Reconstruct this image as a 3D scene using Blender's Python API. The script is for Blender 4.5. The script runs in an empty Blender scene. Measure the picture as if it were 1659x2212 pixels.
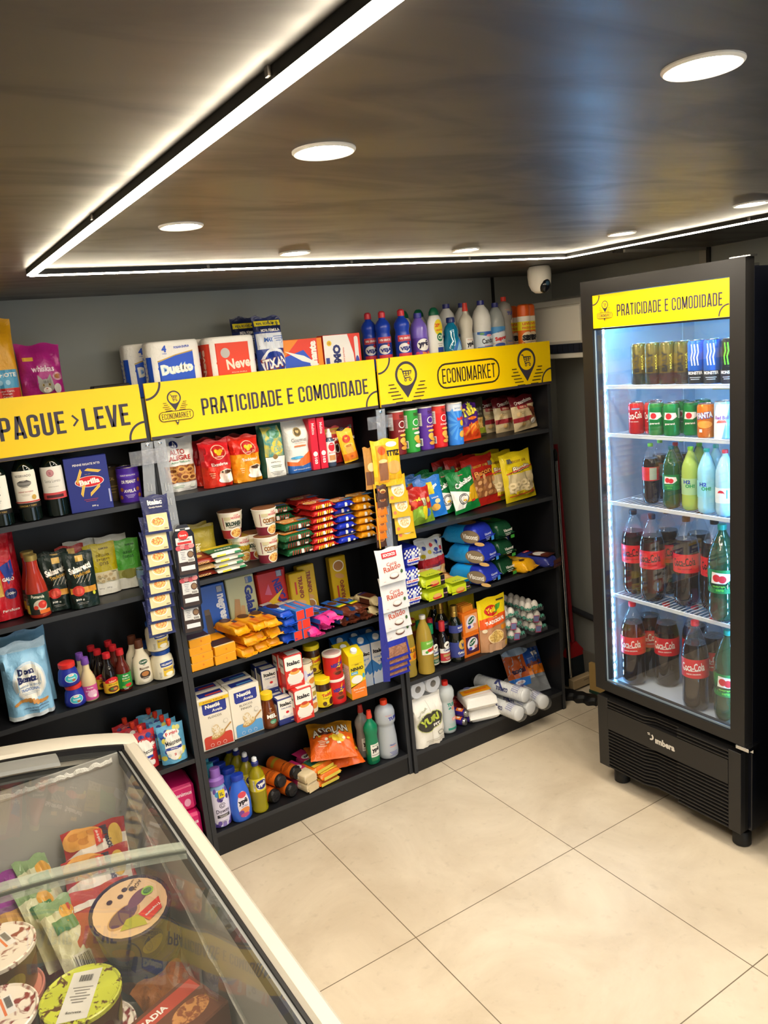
import bpy, bmesh, math, random
from mathutils import Vector, Matrix
SC = bpy.context.scene
COL = SC.collection
rnd = random.Random(7)
PI = math.pi

# ------------------------------------------------------------------ camera, world, exposure
CAM = bpy.data.objects.new('camera', bpy.data.cameras.new('camera'))
COL.objects.link(CAM)
CAM.data.sensor_fit = 'VERTICAL'; CAM.data.sensor_height = 24.0
CAM.data.lens = 18.4955
CAM.data.clip_start = 0.02
CAM.matrix_world = Matrix([[0.839763, 0.188127, -0.50932, -0.851752], [-0.534979, 0.126506, -0.835341, -3.075359], [-0.092718, 0.973963, 0.206878, 2.116765], [0.0, 0.0, 0.0, 1.0]])
SC.camera = CAM
SC.view_settings.view_transform = 'Standard'
SC.view_settings.look = 'None'
SC.view_settings.gamma = 1.0
SC.view_settings.use_curve_mapping = False
SC.view_settings.exposure = 0.12
W = bpy.data.worlds.new('world'); SC.world = W; W.use_nodes = True
W.node_tree.nodes['Background'].inputs[0].default_value = (0.72, 0.86, 1.0, 1)
W.node_tree.nodes['Background'].inputs[1].default_value = 2.4         # daylight beyond the glass door behind the camera
SC.cycles.use_denoising = True
SC.cycles.max_bounces = 10
SC.cycles.transparent_max_bounces = 24
SC.cycles.sample_clamp_indirect = 6.0
DOWNLIGHT = 190.0       # glow of each downlight lens
SPOT = 19.0            # watts of the lamp inside each downlight
STRIP = 72.0           # emission of the ceiling LED profile
COOLER = 165.0         # emission of the cooler's LED strips

# ------------------------------------------------------------------ helpers: colour and material
def lin(h):
    h = h.lstrip('#')
    o = []
    for i in (0, 2, 4):
        c = int(h[i:i+2], 16) / 255
        o.append(c / 12.92 if c <= .04045 else ((c + .055) / 1.055) ** 2.4)
    return o
_M = {}
def cm(h, r=.42, metal=0, bump=0, scale=60, trans=0, ior=1.45, emit=0, coat=0, alpha=1, name=None):
    """a plain principled material of one colour, with an optional crinkle bump"""
    key = (h, r, metal, bump, scale, trans, ior, emit, coat, alpha)
    if key in _M: return _M[key]
    m = bpy.data.materials.new(name or 'mat_' + h.lstrip('#')); m.use_nodes = True
    nt = m.node_tree; b = nt.nodes['Principled BSDF']
    c = lin(h)
    b.inputs['Base Color'].default_value = (*c, 1)
    b.inputs['Roughness'].default_value = r
    b.inputs['Metallic'].default_value = metal
    b.inputs['IOR'].default_value = ior
    b.inputs['Transmission Weight'].default_value = trans
    b.inputs['Coat Weight'].default_value = coat
    b.inputs['Alpha'].default_value = alpha
    if emit:
        b.inputs['Emission Color'].default_value = (*c, 1); b.inputs['Emission Strength'].default_value = emit
    if bump:
        tc = nt.nodes.new('ShaderNodeTexCoord'); n = nt.nodes.new('ShaderNodeTexNoise'); bp = nt.nodes.new('ShaderNodeBump')
        n.inputs['Scale'].default_value = scale; n.inputs['Detail'].default_value = 3; n.inputs['Distortion'].default_value = 1.2
        bp.inputs['Strength'].default_value = bump; bp.inputs['Distance'].default_value = .01
        nt.links.new(tc.outputs['Object'], n.inputs['Vector']); nt.links.new(n.outputs['Fac'], bp.inputs['Height'])
        nt.links.new(bp.outputs['Normal'], b.inputs['Normal'])
    _M[key] = m
    return m
def foil(h, r=.28): return cm(h, r, bump=.35, scale=38)
def film(h='#ffffff', a=.16, r=.08, bump=.5, ior=1.5):
    """clear plastic film or a thin pane: mostly see-through with a mirror sheen that grows at grazing angles"""
    key = ('film', h, a, r, bump, ior)
    if key in _M: return _M[key]
    m = bpy.data.materials.new('clear_film'); m.use_nodes = True
    nt = m.node_tree; nt.nodes.clear()
    out = nt.nodes.new('ShaderNodeOutputMaterial'); tr = nt.nodes.new('ShaderNodeBsdfTransparent'); gl = nt.nodes.new('ShaderNodeBsdfGlossy')
    df = nt.nodes.new('ShaderNodeBsdfDiffuse'); mx = nt.nodes.new('ShaderNodeMixShader'); m2 = nt.nodes.new('ShaderNodeMixShader')
    fr = nt.nodes.new('ShaderNodeFresnel')
    ge = nt.nodes.new('ShaderNodeNewGeometry'); ma = nt.nodes.new('ShaderNodeMath'); ma.operation = 'MULTIPLY_ADD'; ma.inputs[1].default_value = -2; ma.inputs[2].default_value = 1
    po = nt.nodes.new('ShaderNodeMath'); po.operation = 'POWER'; po.inputs[0].default_value = ior        # a thin sheet mirrors alike on both sides
    nt.links.new(ge.outputs['Backfacing'], ma.inputs[0]); nt.links.new(ma.outputs[0], po.inputs[1]); nt.links.new(po.outputs[0], fr.inputs[0])
    c = lin(h); gl.inputs['Roughness'].default_value = r; df.inputs['Color'].default_value = (*c, 1)
    m2.inputs[0].default_value = a
    nt.links.new(tr.outputs[0], m2.inputs[1]); nt.links.new(df.outputs[0], m2.inputs[2])
    nt.links.new(fr.outputs[0], mx.inputs[0]); nt.links.new(m2.outputs[0], mx.inputs[1]); nt.links.new(gl.outputs[0], mx.inputs[2])
    nt.links.new(mx.outputs[0], out.inputs[0])
    if bump:
        tc = nt.nodes.new('ShaderNodeTexCoord'); n = nt.nodes.new('ShaderNodeTexNoise'); bp = nt.nodes.new('ShaderNodeBump')
        n.inputs['Scale'].default_value = 30; n.inputs['Detail'].default_value = 4; n.inputs['Distortion'].default_value = 2
        bp.inputs['Strength'].default_value = bump; bp.inputs['Distance'].default_value = .02
        nt.links.new(tc.outputs['Object'], n.inputs['Vector']); nt.links.new(n.outputs['Fac'], bp.inputs['Height'])
        nt.links.new(bp.outputs['Normal'], gl.inputs['Normal']); nt.links.new(bp.outputs['Normal'], fr.inputs['Normal'])
    _M[key] = m
    return m
def speckle(h1, h2, scale=90, lo=.5, hi=.56, r=.4, dist=1.0, det=2, key='sp'):
    """two colours broken up by noise: food pictures, stained or printed surfaces"""
    k = (key, h1, h2, scale, lo, hi, r, dist)
    if k in _M: return _M[k]
    m = bpy.data.materials.new('printed_picture'); m.use_nodes = True
    nt = m.node_tree; b = nt.nodes['Principled BSDF']; b.inputs['Roughness'].default_value = r
    tc = nt.nodes.new('ShaderNodeTexCoord'); n = nt.nodes.new('ShaderNodeTexNoise'); cr = nt.nodes.new('ShaderNodeValToRGB')
    n.inputs['Scale'].default_value = scale; n.inputs['Detail'].default_value = det; n.inputs['Distortion'].default_value = dist
    cr.color_ramp.elements[0].position = lo; cr.color_ramp.elements[0].color = (*lin(h1), 1)
    cr.color_ramp.elements[1].position = hi; cr.color_ramp.elements[1].color = (*lin(h2), 1)
    nt.links.new(tc.outputs['Object'], n.inputs['Vector']); nt.links.new(n.outputs['Fac'], cr.inputs['Fac']); nt.links.new(cr.outputs[0], b.inputs['Base Color'])
    _M[k] = m
    return m
def emis(name, col, s):
    m = bpy.data.materials.new(name); m.use_nodes = True
    nt = m.node_tree; nt.nodes.clear()
    o = nt.nodes.new('ShaderNodeOutputMaterial'); e = nt.nodes.new('ShaderNodeEmission')
    e.inputs[0].default_value = (*col, 1); e.inputs[1].default_value = s
    nt.links.new(e.outputs[0], o.inputs[0])
    return m

# ------------------------------------------------------------------ helpers: mesh building
class MB:
    def __init__(s): s.v = []; s.f = []; s.k = []; s.ms = []
    def add(s, vs, fs, m):
        if m not in s.ms: s.ms.append(m)
        i = s.ms.index(m); b = len(s.v)
        s.v.extend([tuple(p) for p in vs])
        for f in fs: s.f.append([b + j for j in f]); s.k.append(i)
    def box(s, x0, x1, y0, y1, z0, z1, m, c=0):
        if c <= 0:
            vs = [(x, y, z) for z in (z0, z1) for y in (y0, y1) for x in (x0, x1)]
            s.add(vs, [(0, 2, 3, 1), (4, 5, 7, 6), (0, 1, 5, 4), (2, 6, 7, 3), (0, 4, 6, 2), (1, 3, 7, 5)], m); return
        X = (x0, x1); Y = (y0, y1); Z = (z0, z1); vs = []; ix = {}
        for a in (0, 1):
            for b in (0, 1):
                for d in (0, 1):
                    sx, sy, sz = (1 - 2*a)*c, (1 - 2*b)*c, (1 - 2*d)*c
                    for ax, p in (('x', (X[a], Y[b]+sy, Z[d]+sz)), ('y', (X[a]+sx, Y[b], Z[d]+sz)), ('z', (X[a]+sx, Y[b]+sy, Z[d]))):
                        ix[(a, b, d, ax)] = len(vs); vs.append(p)
        g = lambda a, b, d, ax: ix[(a, b, d, ax)]
        fs = []
        for a in (0, 1):
            q = [g(a, 0, 0, 'x'), g(a, 1, 0, 'x'), g(a, 1, 1, 'x'), g(a, 0, 1, 'x')]; fs.append(q if a else q[::-1])
            q = [g(0, a, 0, 'y'), g(1, a, 0, 'y'), g(1, a, 1, 'y'), g(0, a, 1, 'y')]; fs.append(q[::-1] if a else q)
            q = [g(0, 0, a, 'z'), g(1, 0, a, 'z'), g(1, 1, a, 'z'), g(0, 1, a, 'z')]; fs.append(q if a else q[::-1])
        for a in (0, 1):
            for b in (0, 1):
                fs.append([g(a, b, 0, 'x'), g(a, b, 1, 'x'), g(a, b, 1, 'y'), g(a, b, 0, 'y')])
                fs.append([g(a, 0, b, 'x'), g(a, 1, b, 'x'), g(a, 1, b, 'z'), g(a, 0, b, 'z')])
                fs.append([g(0, a, b, 'y'), g(1, a, b, 'y'), g(1, a, b, 'z'), g(0, a, b, 'z')])
                for d in (0, 1): fs.append([g(a, b, d, 'x'), g(a, b, d, 'y'), g(a, b, d, 'z')])
        s.add(vs, fs, m)
    def lathe(s, prof, m, n=24, sx=1, sy=1, ox=0, oy=0, oz=0, cap=True):
        vs = []; fs = []
        for r, z in prof:
            for j in range(n):
                a = 2*PI*j/n
                vs.append((ox + r*sx*math.sin(a), oy - r*sy*math.cos(a), oz + z))
        for i in range(len(prof) - 1):
            for j in range(n):
                k = (j + 1) % n
                fs.append((i*n + j, i*n + k, (i+1)*n + k, (i+1)*n + j))
        if cap:
            fs.append(tuple(range(n))[::-1]); fs.append(tuple((len(prof)-1)*n + j for j in range(n)))
        s.add(vs, fs, m)
    def tube(s, path, r, m, n=8, flat=1):
        vs = []; fs = []; P = [Vector(p) for p in path]
        for i, p in enumerate(P):
            d = (P[min(i+1, len(P)-1)] - P[max(i-1, 0)]).normalized()
            up = Vector((0, 0, 1)) if abs(d.z) < .9 else Vector((1, 0, 0))
            a = d.cross(up).normalized(); b = a.cross(d).normalized()
            rr = r[i] if isinstance(r, (list, tuple)) else r
            for j in range(n):
                t = 2*PI*j/n
                vs.append(p + a*math.cos(t)*rr + b*math.sin(t)*rr*flat)
        for i in range(len(P)-1):
            for j in range(n):
                k = (j+1) % n
                fs.append((i*n+j, i*n+k, (i+1)*n+k, (i+1)*n+j))
        fs.append(tuple(range(n))[::-1]); fs.append(tuple((len(P)-1)*n + j for j in range(n)))
        s.add(vs, fs, m)
    def sphere(s, c, rx, ry, rz, m, n=14, k=9, taper=0):
        vs = []; fs = []
        for i in range(k + 1):
            t = PI*i/k; z = -math.cos(t); r = math.sin(t)*(1 - taper*z)
            for j in range(n):
                a = 2*PI*j/n
                vs.append((c[0]+rx*r*math.sin(a), c[1]-ry*r*math.cos(a), c[2]+rz*z))
        for i in range(k):
            for j in range(n):
                q = (j+1) % n; fs.append((i*n+j, i*n+q, (i+1)*n+q, (i+1)*n+j))
        s.add(vs, fs, m)
    def loft(s, secs, m, closed=True):
        """secs: rings of equal length"""
        n = len(secs[0]); vs = [p for q in secs for p in q]; fs = []
        for i in range(len(secs)-1):
            for j in range(n):
                k = (j+1) % n
                fs.append((i*n+j, i*n+k, (i+1)*n+k, (i+1)*n+j))
        fs.append(tuple(range(n))[::-1]); fs.append(tuple((len(secs)-1)*n + j for j in range(n)))
        s.add(vs, fs, m)
    def mesh(s, name, fix=False, angle=.6):
        me = bpy.data.meshes.new(name); me.from_pydata(s.v, [], s.f)
        for m in s.ms: me.materials.append(m)
        me.polygons.foreach_set('material_index', s.k)
        me.polygons.foreach_set('use_smooth', [True]*len(s.f))
        me.update()
        if fix:
            bm = bmesh.new(); bm.from_mesh(me); bmesh.ops.remove_doubles(bm, verts=bm.verts, dist=1e-6); bmesh.ops.recalc_face_normals(bm, faces=bm.faces); bm.to_mesh(me); bm.free()
        me.set_sharp_from_angle(angle=angle)
        return me
    def build(s, name, parent=None, fix=False, angle=.6):
        o = bpy.data.objects.new(name, s.mesh(name, fix, angle)); COL.objects.link(o)
        if parent is not None: o.parent = parent
        return o

def tag(o, label=None, cat=None, group=None, kind=None):
    if label: o['label'] = label
    if cat: o['category'] = cat
    if group: o['group'] = group
    if kind: o['kind'] = kind
    return o
def put(o, loc, rz=0, rx=0, ry=0):
    o.location = loc; o.rotation_euler = (rx, ry, rz); return o
def thing(name, label, cat, loc=(0, 0, 0), rz=0, group=None, rx=0, ry=0):
    o = bpy.data.objects.new(name, None); COL.objects.link(o); o.empty_display_size = .03
    put(o, loc, rz, rx, ry); tag(o, label, cat, group); return o
def clone(root, loc, label=None, rz=None, rx=None, ry=None, group=None):
    c = root.copy(); COL.objects.link(c); c.location = loc
    e = list(root.rotation_euler)
    c.rotation_euler = (e[0] if rx is None else rx, e[1] if ry is None else ry, e[2] if rz is None else rz)
    if label: c['label'] = label
    if group: c['group'] = group
    for ch in list(root.children):
        d = ch.copy(); COL.objects.link(d); d.parent = c
        for g in list(ch.children):
            h = g.copy(); COL.objects.link(h); h.parent = d
    return c
def struct(name, mb, **k):
    return tag(mb.build(name, **k), kind='structure')

# ------------------------------------------------------------------ helpers: lettering and printed marks
_T = {}
def textgeo(t, bold=1.0):
    key = (t, bold)
    if key in _T: return _T[key]
    cu = bpy.data.curves.new('lettering', 'FONT'); cu.body = t; cu.size = 1; cu.resolution_u = 2; cu.offset = .022*bold; cu.fill_mode = 'FRONT'
    ob = bpy.data.objects.new('lettering', cu); COL.objects.link(ob)
    me = ob.to_mesh()
    vs = [(v.co.x, v.co.y) for v in me.vertices]; fs = [tuple(p.vertices) for p in me.polygons]
    ob.to_mesh_clear(); bpy.data.objects.remove(ob); bpy.data.curves.remove(cu)
    if not vs: vs, fs = [(0, 0), (1, 0), (1, 1)], []
    x0 = min(p[0] for p in vs); x1 = max(p[0] for p in vs); y0 = min(p[1] for p in vs); y1 = max(p[1] for p in vs)
    vs = [((x-x0)/max(x1-x0, 1e-6), (y-y0)/max(y1-y0, 1e-6)) for x, y in vs]
    _T[key] = (vs, fs, (x1-x0)/max(y1-y0, 1e-6))
    return _T[key]
def _arc(cx, cy, r, a0, a1, n=4, ry=None):
    ry = r if ry is None else ry
    return [(cx + r*math.cos(math.radians(a0 + (a1-a0)*i/n)), cy + ry*math.sin(math.radians(a0 + (a1-a0)*i/n))) for i in range(n+1)]
def _glyph(ch, w, t):
    """stroke paths of a tall condensed capital, inside (0..w, 0..1); t = stroke width"""
    h = t/2; l, r, b, u = h, w-h, h, 1-h; q = (w-t)*.42; m = .5
    rr = lambda p: p
    O = _arc(r-q, u-q, q, 0, 90) + _arc(l+q, u-q, q, 90, 180) + _arc(l+q, b+q, q, 180, 270) + _arc(r-q, b+q, q, 270, 360)
    g = {
     'O': [(O, 1)],
     'I': [([(l, 0), (l, 1)], 0)],
     'L': [([(l, 1), (l, b), (w, b)], 0)],
     'T': [([(0, u), (w, u)], 0), ([(w/2, 0), (w/2, 1)], 0)],
     'E': [([(w, u), (l, u), (l, b), (w, b)], 0), ([(l, .52), (w*.9, .52)], 0)],
     'D': [([(l, b), (l, u)] + _arc(r-q, u-q, q, 90, 0) + _arc(r-q, b+q, q, 0, -90), 1)],
     'P': [([(l, 0), (l, u)] + _arc(r-q, u-q, q, 90, 0) + _arc(r-q, .44+q, q, 0, -90) + [(l, .44)], 0)],
     'R': [([(l, 0), (l, u)] + _arc(r-q, u-q, q, 90, 0) + _arc(r-q, .47+q, q, 0, -90) + [(l, .47)], 0), ([(w*.5, .47), (r-.3*t, .40), (r, 0)], 0)],
     'A': [([(h*.7, 0), (w/2 - h*.35, 1)], 0), ([(w-h*.7, 0), (w/2 + h*.35, 1)], 0), ([(w*.2, .22), (w*.8, .22)], 0)],
     'C': [([(r, .64)] + _arc(r-q, u-q, q, 0, 90) + _arc(l+q, u-q, q, 90, 180) + _arc(l+q, b+q, q, 180, 270) + _arc(r-q, b+q, q, 270, 360) + [(r, .36)], 0)],
     'G': [([(r, .68)] + _arc(r-q, u-q, q, 0, 90) + _arc(l+q, u-q, q, 90, 180) + _arc(l+q, b+q, q, 180, 270) + _arc(r-q, b+q, q, 270, 360) + [(r, .46), (w*.52, .46)], 0)],
     'U': [([(l, 1)] + _arc(l+q, b+q, q, 180, 270) + _arc(r-q, b+q, q, 270, 360) + [(r, 1)], 0)],
     'M': [([(l, 0), (l, 1)], 0), ([(w-l, 0), (w-l, 1)], 0), ([(l, .97), (w/2, .12)], 0), ([(w-l, .97), (w/2, .12)], 0)],
     'N': [([(l, 0), (l, 1)], 0), ([(r, 0), (r, 1)], 0), ([(l, .95), (r, .05)], 0)],
     'V': [([(h*.7, 1), (w/2 - h*.35, 0)], 0), ([(w-h*.7, 1), (w/2 + h*.35, 0)], 0)],
     'K': [([(l, 0), (l, 1)], 0), ([(r, 1), (l+h, .46)], 0), ([(l+t, .56), (r+h*.2, 0)], 0)],
     '>': [([(l, .78), (w*.8, .5), (l, .22)], 0)],
     'S': [([(r, .70)] + _arc(r-q, u-q, q, 0, 90) + _arc(l+q, u-q, q, 90, 180) + _arc(l+q, .5+q, q, 180, 250) + _arc(r-q, .5-q, q, 70, 0) + _arc(r-q, b+q, q, 0, -90) + _arc(l+q, b+q, q, 270, 180) + [(l, .30)], 0)],
    }
    return g.get(ch, [])
def ribbon(path, t, closed=False):
    n = len(path); L = []; R = []
    pts = [Vector((p[0], p[1])) for p in path]
    for i in range(n):
        a = pts[i-1] if (i > 0 or closed) else None
        c = pts[(i+1) % n] if (i < n-1 or closed) else None
        d1 = (pts[i]-a).normalized() if a is not None else None
        d2 = (c-pts[i]).normalized() if c is not None else None
        if d1 is None: d1 = d2
        if d2 is None: d2 = d1
        n1 = Vector((-d1.y, d1.x)); n2 = Vector((-d2.y, d2.x)); mt = (n1+n2)
        if mt.length < 1e-6: mt = n1
        mt.normalize(); k = min(2.0, 1/max(.35, mt.dot(n1)))
        L.append(pts[i] + mt*t/2*k); R.append(pts[i] - mt*t/2*k)
    vs = [tuple(p) for p in L] + [tuple(p) for p in R]; fs = []
    for i in range(n if closed else n-1):
        j = (i+1) % n; fs.append((i, n+i, n+j, j))
    return vs, fs
def _slice(vs, fs, step):
    """cut flat polygons on a grid so that they can follow a curved surface"""
    polys = [[vs[i] for i in f] for f in fs]
    for ax in (0, 1):
        out = []
        for p in polys:
            lo = min(q[ax] for q in p); hi = max(q[ax] for q in p)
            if hi - lo <= step: out.append(p); continue
            k = math.floor(lo/step) + 1; rest = p
            while k*step < hi and len(rest) > 2:
                c = k*step; A = []; B = []
                for i in range(len(rest)):
                    a, b = rest[i], rest[(i+1) % len(rest)]
                    if a[ax] <= c: A.append(a)
                    if a[ax] >= c: B.append(a)
                    if (a[ax]-c)*(b[ax]-c) < 0:
                        s = (c-a[ax])/(b[ax]-a[ax]); m = (a[0]+(b[0]-a[0])*s, a[1]+(b[1]-a[1])*s); A.append(m); B.append(m)
                if len(A) > 2: out.append(A)
                rest = B; k += 1
            if len(rest) > 2: out.append(rest)
        polys = out
    V = []; F = []
    for p in polys:
        F.append(tuple(range(len(V), len(V)+len(p)))); V.extend(p)
    return V, F
class Print:
    """prints flat marks on a surface; surf(u, v, e) gives the 3-D point lying e above the surface"""
    def __init__(s, mb, surf, step=0, e0=.0004, de=.00022): s.mb = mb; s.surf = surf; s.step = step; s.e = e0; s.de = de
    def put(s, vs, fs, m):
        if s.step: vs, fs = _slice(vs, fs, s.step)
        s.mb.add([s.surf(u, v, s.e) for u, v in vs], fs, m); s.e += s.de
    def poly(s, pts, m): s.put(pts, [tuple(range(len(pts)))], m)
    def rect(s, u0, v0, u1, v1, m): s.poly([(u0, v0), (u1, v0), (u1, v1), (u0, v1)], m)
    def rrect(s, u0, v0, u1, v1, q, m):
        s.poly(_arc(u1-q, v1-q, q, 0, 90) + _arc(u0+q, v1-q, q, 90, 180) + _arc(u0+q, v0+q, q, 180, 270) + _arc(u1-q, v0+q, q, 270, 360), m)
    def ell(s, cx, cy, rx, ry, m, a0=0, a1=360, n=24, rot=0):
        p = _arc(0, 0, rx, a0, a1, n, ry); c, d = math.cos(math.radians(rot)), math.sin(math.radians(rot))
        p = [(cx + x*c - y*d, cy + x*d + y*c) for x, y in p]
        s.poly(p[:-1] if a1-a0 >= 360 else p, m)
    def line(s, pts, t, m, closed=False):
        vs, fs = ribbon(pts, t, closed); s.put(vs, fs, m)
    def text(s, t, cx, cy, w, h, m, bold=1.0, rot=0):
        """w or h may be 0: kept in proportion"""
        vs, fs, asp = textgeo(t, bold)
        if not h: h = w/asp
        if not w: w = h*asp
        c, d = math.cos(math.radians(rot)), math.sin(math.radians(rot))
        P = []
        for x, y in vs:
            x = (x-.5)*w; y = (y-.5)*h; P.append((cx + x*c - y*d, cy + x*d + y*c))
        s.put(P, fs, m)
    def block(s, t, cx, cy, w, h, m, gw=.40, st=.135, gap=.085):
        """tall condensed capitals fitted to w x h"""
        adv = {'I': st, '>': .36, ' ': .16, 'M': gw*1.28, 'T': gw*.94, 'L': gw*.88, 'E': gw*.88}
        tot = sum(adv.get(c, gw) + gap for c in t) - gap
        k = w/tot; x = cx - w/2; vs = []; fs = []
        for c in t:
            a = adv.get(c, gw)
            for path, cl in _glyph(c, a, st):
                v, f = ribbon(path, st, bool(cl)); b = len(vs)
                vs += [(x + p[0]*k, cy - h/2 + p[1]*h) for p in v]; fs += [tuple(b+i for i in q) for q in f]
            x += (a+gap)*k
        s.put(vs, fs, m)
    def lines(s, cx, cy, w, n, dy, m, t=None):
        """rows of print too small to read"""
        for i in range(n):
            ww = w*(1 - .22*((i*7) % 3)); s.rect(cx-ww/2, cy - i*dy - (t or dy*.35)/2, cx+ww/2, cy - i*dy + (t or dy*.35)/2, m)
    def barcode(s, u0, v0, u1, v1, ink):
        x = u0; i = 0
        while x < u1 - (u1-u0)*.04:
            w = (u1-u0)*(.03 + .035*((i*5) % 3)); s_e = s.e; s.rect(x, v0, x+w*.6, v1, ink); s.e = s_e; x += w; i += 1
        s.e += s.de
def star(cx, cy, r, k=.45, n=5, rot=90):
    return [(cx + (r if i % 2 == 0 else r*k)*math.cos(math.radians(rot + i*180/n)), cy + (r if i % 2 == 0 else r*k)*math.sin(math.radians(rot + i*180/n))) for i in range(2*n)]

# surfaces to print on
def s_front(d): return lambda u, v, e: (u, -d/2 - e, v)
def s_left(w): return lambda u, v, e: (-w/2 - e, -u, v)
def s_right(w): return lambda u, v, e: (w/2 + e, u, v)
def s_top(h): return lambda u, v, e: (u, v, h + e)
def s_lathe(prof, sx=1, sy=1, a0=0, rref=None):
    rm = rref or max(r for r, z in prof)
    def f(u, v, e):
        r = prof[-1][0]
        for (r0, z0), (r1, z1) in zip(prof, prof[1:]):
            if z0 <= v <= z1 and z1 > z0: r = r0 + (r1-r0)*(v-z0)/(z1-z0); break
        a = u/rm + a0
        return ((r+e)*sx*math.sin(a), -(r+e)*sy*math.cos(a), v)
    return f

# ------------------------------------------------------------------ the room shell
XL, XR, YF, YB, ZC = -1.10, 2.45, -4.4, 0.30, 2.412
def floor_mat():
    m = bpy.data.materials.new('beige_porcelain_tile'); m.use_nodes = True
    nt = m.node_tree; b = nt.nodes['Principled BSDF']; N = nt.nodes.new; L = nt.links.new
    tc = N('ShaderNodeTexCoord'); sp = N('ShaderNodeSeparateXYZ'); L(tc.outputs['Object'], sp.inputs[0])
    def grid(out, off, size):
        a = N('ShaderNodeMath'); a.operation = 'SUBTRACT'; L(out, a.inputs[0]); a.inputs[1].default_value = off
        d = N('ShaderNodeMath'); d.operation = 'DIVIDE'; L(a.outputs[0], d.inputs[0]); d.inputs[1].default_value = size
        f = N('ShaderNodeMath'); f.operation = 'PINGPONG'; L(d.outputs[0], f.inputs[0]); f.inputs[1].default_value = .5
        c = N('ShaderNodeMath'); c.operation = 'LESS_THAN'; L(f.outputs[0], c.inputs[0]); c.inputs[1].default_value = .0019/size
        return c
    gx = grid(sp.outputs[0], .4194, .8); gy = grid(sp.outputs[1], -.1234, .807)
    mx = N('ShaderNodeMath'); mx.operation = 'MAXIMUM'; L(gx.outputs[0], mx.inputs[0]); L(gy.outputs[0], mx.inputs[1])
    n1 = N('ShaderNodeTexNoise'); n1.inputs['Scale'].default_value = 2.2; n1.inputs['Detail'].default_value = 8; n1.inputs['Roughness'].default_value = .62; n1.inputs['Distortion'].default_value = .6
    L(tc.outputs['Object'], n1.inputs['Vector'])
    cr = N('ShaderNodeValToRGB'); cr.color_ramp.elements[0].position = .33; cr.color_ramp.elements[0].color = (*lin('#bfb098'), 1)
    cr.color_ramp.elements[1].position = .68; cr.color_ramp.elements[1].color = (*lin('#d8cbb4'), 1); L(n1.outputs['Fac'], cr.inputs['Fac'])
    n2 = N('ShaderNodeTexNoise'); n2.inputs['Scale'].default_value = 26; n2.inputs['Detail'].default_value = 4; L(tc.outputs['Object'], n2.inputs['Vector'])
    c2 = N('ShaderNodeValToRGB'); c2.color_ramp.elements[0].position = .24; c2.color_ramp.elements[0].color = (.80, .79, .77, 1); c2.color_ramp.elements[1].position = .40; c2.color_ramp.elements[1].color = (1, 1, 1, 1); L(n2.outputs['Fac'], c2.inputs['Fac'])
    mu = N('ShaderNodeMix'); mu.data_type = 'RGBA'; mu.blend_type = 'MULTIPLY'; mu.inputs[0].default_value = .6; L(cr.outputs[0], mu.inputs[6]); L(c2.outputs[0], mu.inputs[7])
    gm = N('ShaderNodeMix'); gm.data_type = 'RGBA'; L(mx.outputs[0], gm.inputs[0]); L(mu.outputs[2], gm.inputs[6]); gm.inputs[7].default_value = (*lin('#6f604c'), 1)
    L(gm.outputs[2], b.inputs['Base Color'])
    b.inputs['Roughness'].default_value = .42; b.inputs['Specular IOR Level'].default_value = .35
    return m
def ceil_mat():
    m = bpy.data.materials.new('black_satin_ceiling'); m.use_nodes = True
    nt = m.node_tree; b = nt.nodes['Principled BSDF']; N = nt.nodes.new; L = nt.links.new
    tc = N('ShaderNodeTexCoord'); mp = N('ShaderNodeMapping'); L(tc.outputs['Object'], mp.inputs[0]); mp.inputs['Scale'].default_value = (1.1, 3.2, 1)
    n = N('ShaderNodeTexNoise'); n.inputs['Scale'].default_value = 2.4; n.inputs['Detail'].default_value = 5; n.inputs['Distortion'].default_value = 1.0; L(mp.outputs[0], n.inputs['Vector'])
    cr = N('ShaderNodeValToRGB'); cr.color_ramp.elements[0].position = .36; cr.color_ramp.elements[0].color = (.040, .038, .039, 1); cr.color_ramp.elements[1].position = .5; cr.color_ramp.elements[1].color = (.062, .057, .052, 1)
    L(n.outputs['Fac'], cr.inputs['Fac']); L(cr.outputs[0], b.inputs['Base Color'])
    rr = N('ShaderNodeMapRange'); L(n.outputs['Fac'], rr.inputs[0]); rr.inputs[1].default_value = .3; rr.inputs[2].default_value = .6; rr.inputs[3].default_value = .46; rr.inputs[4].default_value = .36
    L(rr.outputs[0], b.inputs['Roughness'])
    return m
WALL = cm('#80827e', .55, bump=.06, scale=160)
WALLB = cm('#7b7c78', .6, bump=.06, scale=160)
BLACKT = cm('#0d0d10', .5)
mb = MB(); mb.box(XL, XR, YF, YB, -.06, 0, floor_mat()); struct('floor', mb)
mb = MB(); mb.box(XL, XR, YF, YB, ZC, ZC+.06, ceil_mat()); struct('ceiling', mb)
mb = MB(); mb.box(XL-.06, XR+.06, YB, YB+.06, -.06, ZC+.06, WALL); struct('wall_back', mb)
mb = MB(); mb.box(XR, XR+.06, YF, YB, -.06, ZC+.06, WALLB); struct('wall_right', mb)
mb = MB(); mb.box(XL-.06, XL, YF, YB, -.06, ZC+.06, WALLB); struct('wall_left', mb)
mb = MB()
for a, b, c, d in ((XL-.06, .10, -.06, ZC+.06), (2.10, XR+.06, -.06, ZC+.06), (.10, 2.10, 2.16, ZC+.06), (.10, 2.10, -.06, .0)): mb.box(a, b, YF-.06, YF, c, d, WALLB)
struct('wall_front', mb)
mb = MB()
for a, b, c, d in ((.101, .16, .001, 2.159), (1.07, 1.13, .001, 2.159), (2.04, 2.099, .001, 2.159), (.16, 2.04, 2.10, 2.159), (.16, 2.04, .001, .07)): mb.box(a, b, YF-.05, YF-.01, c, d, BLACKT)
dr = struct('door_1', mb)
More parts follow.
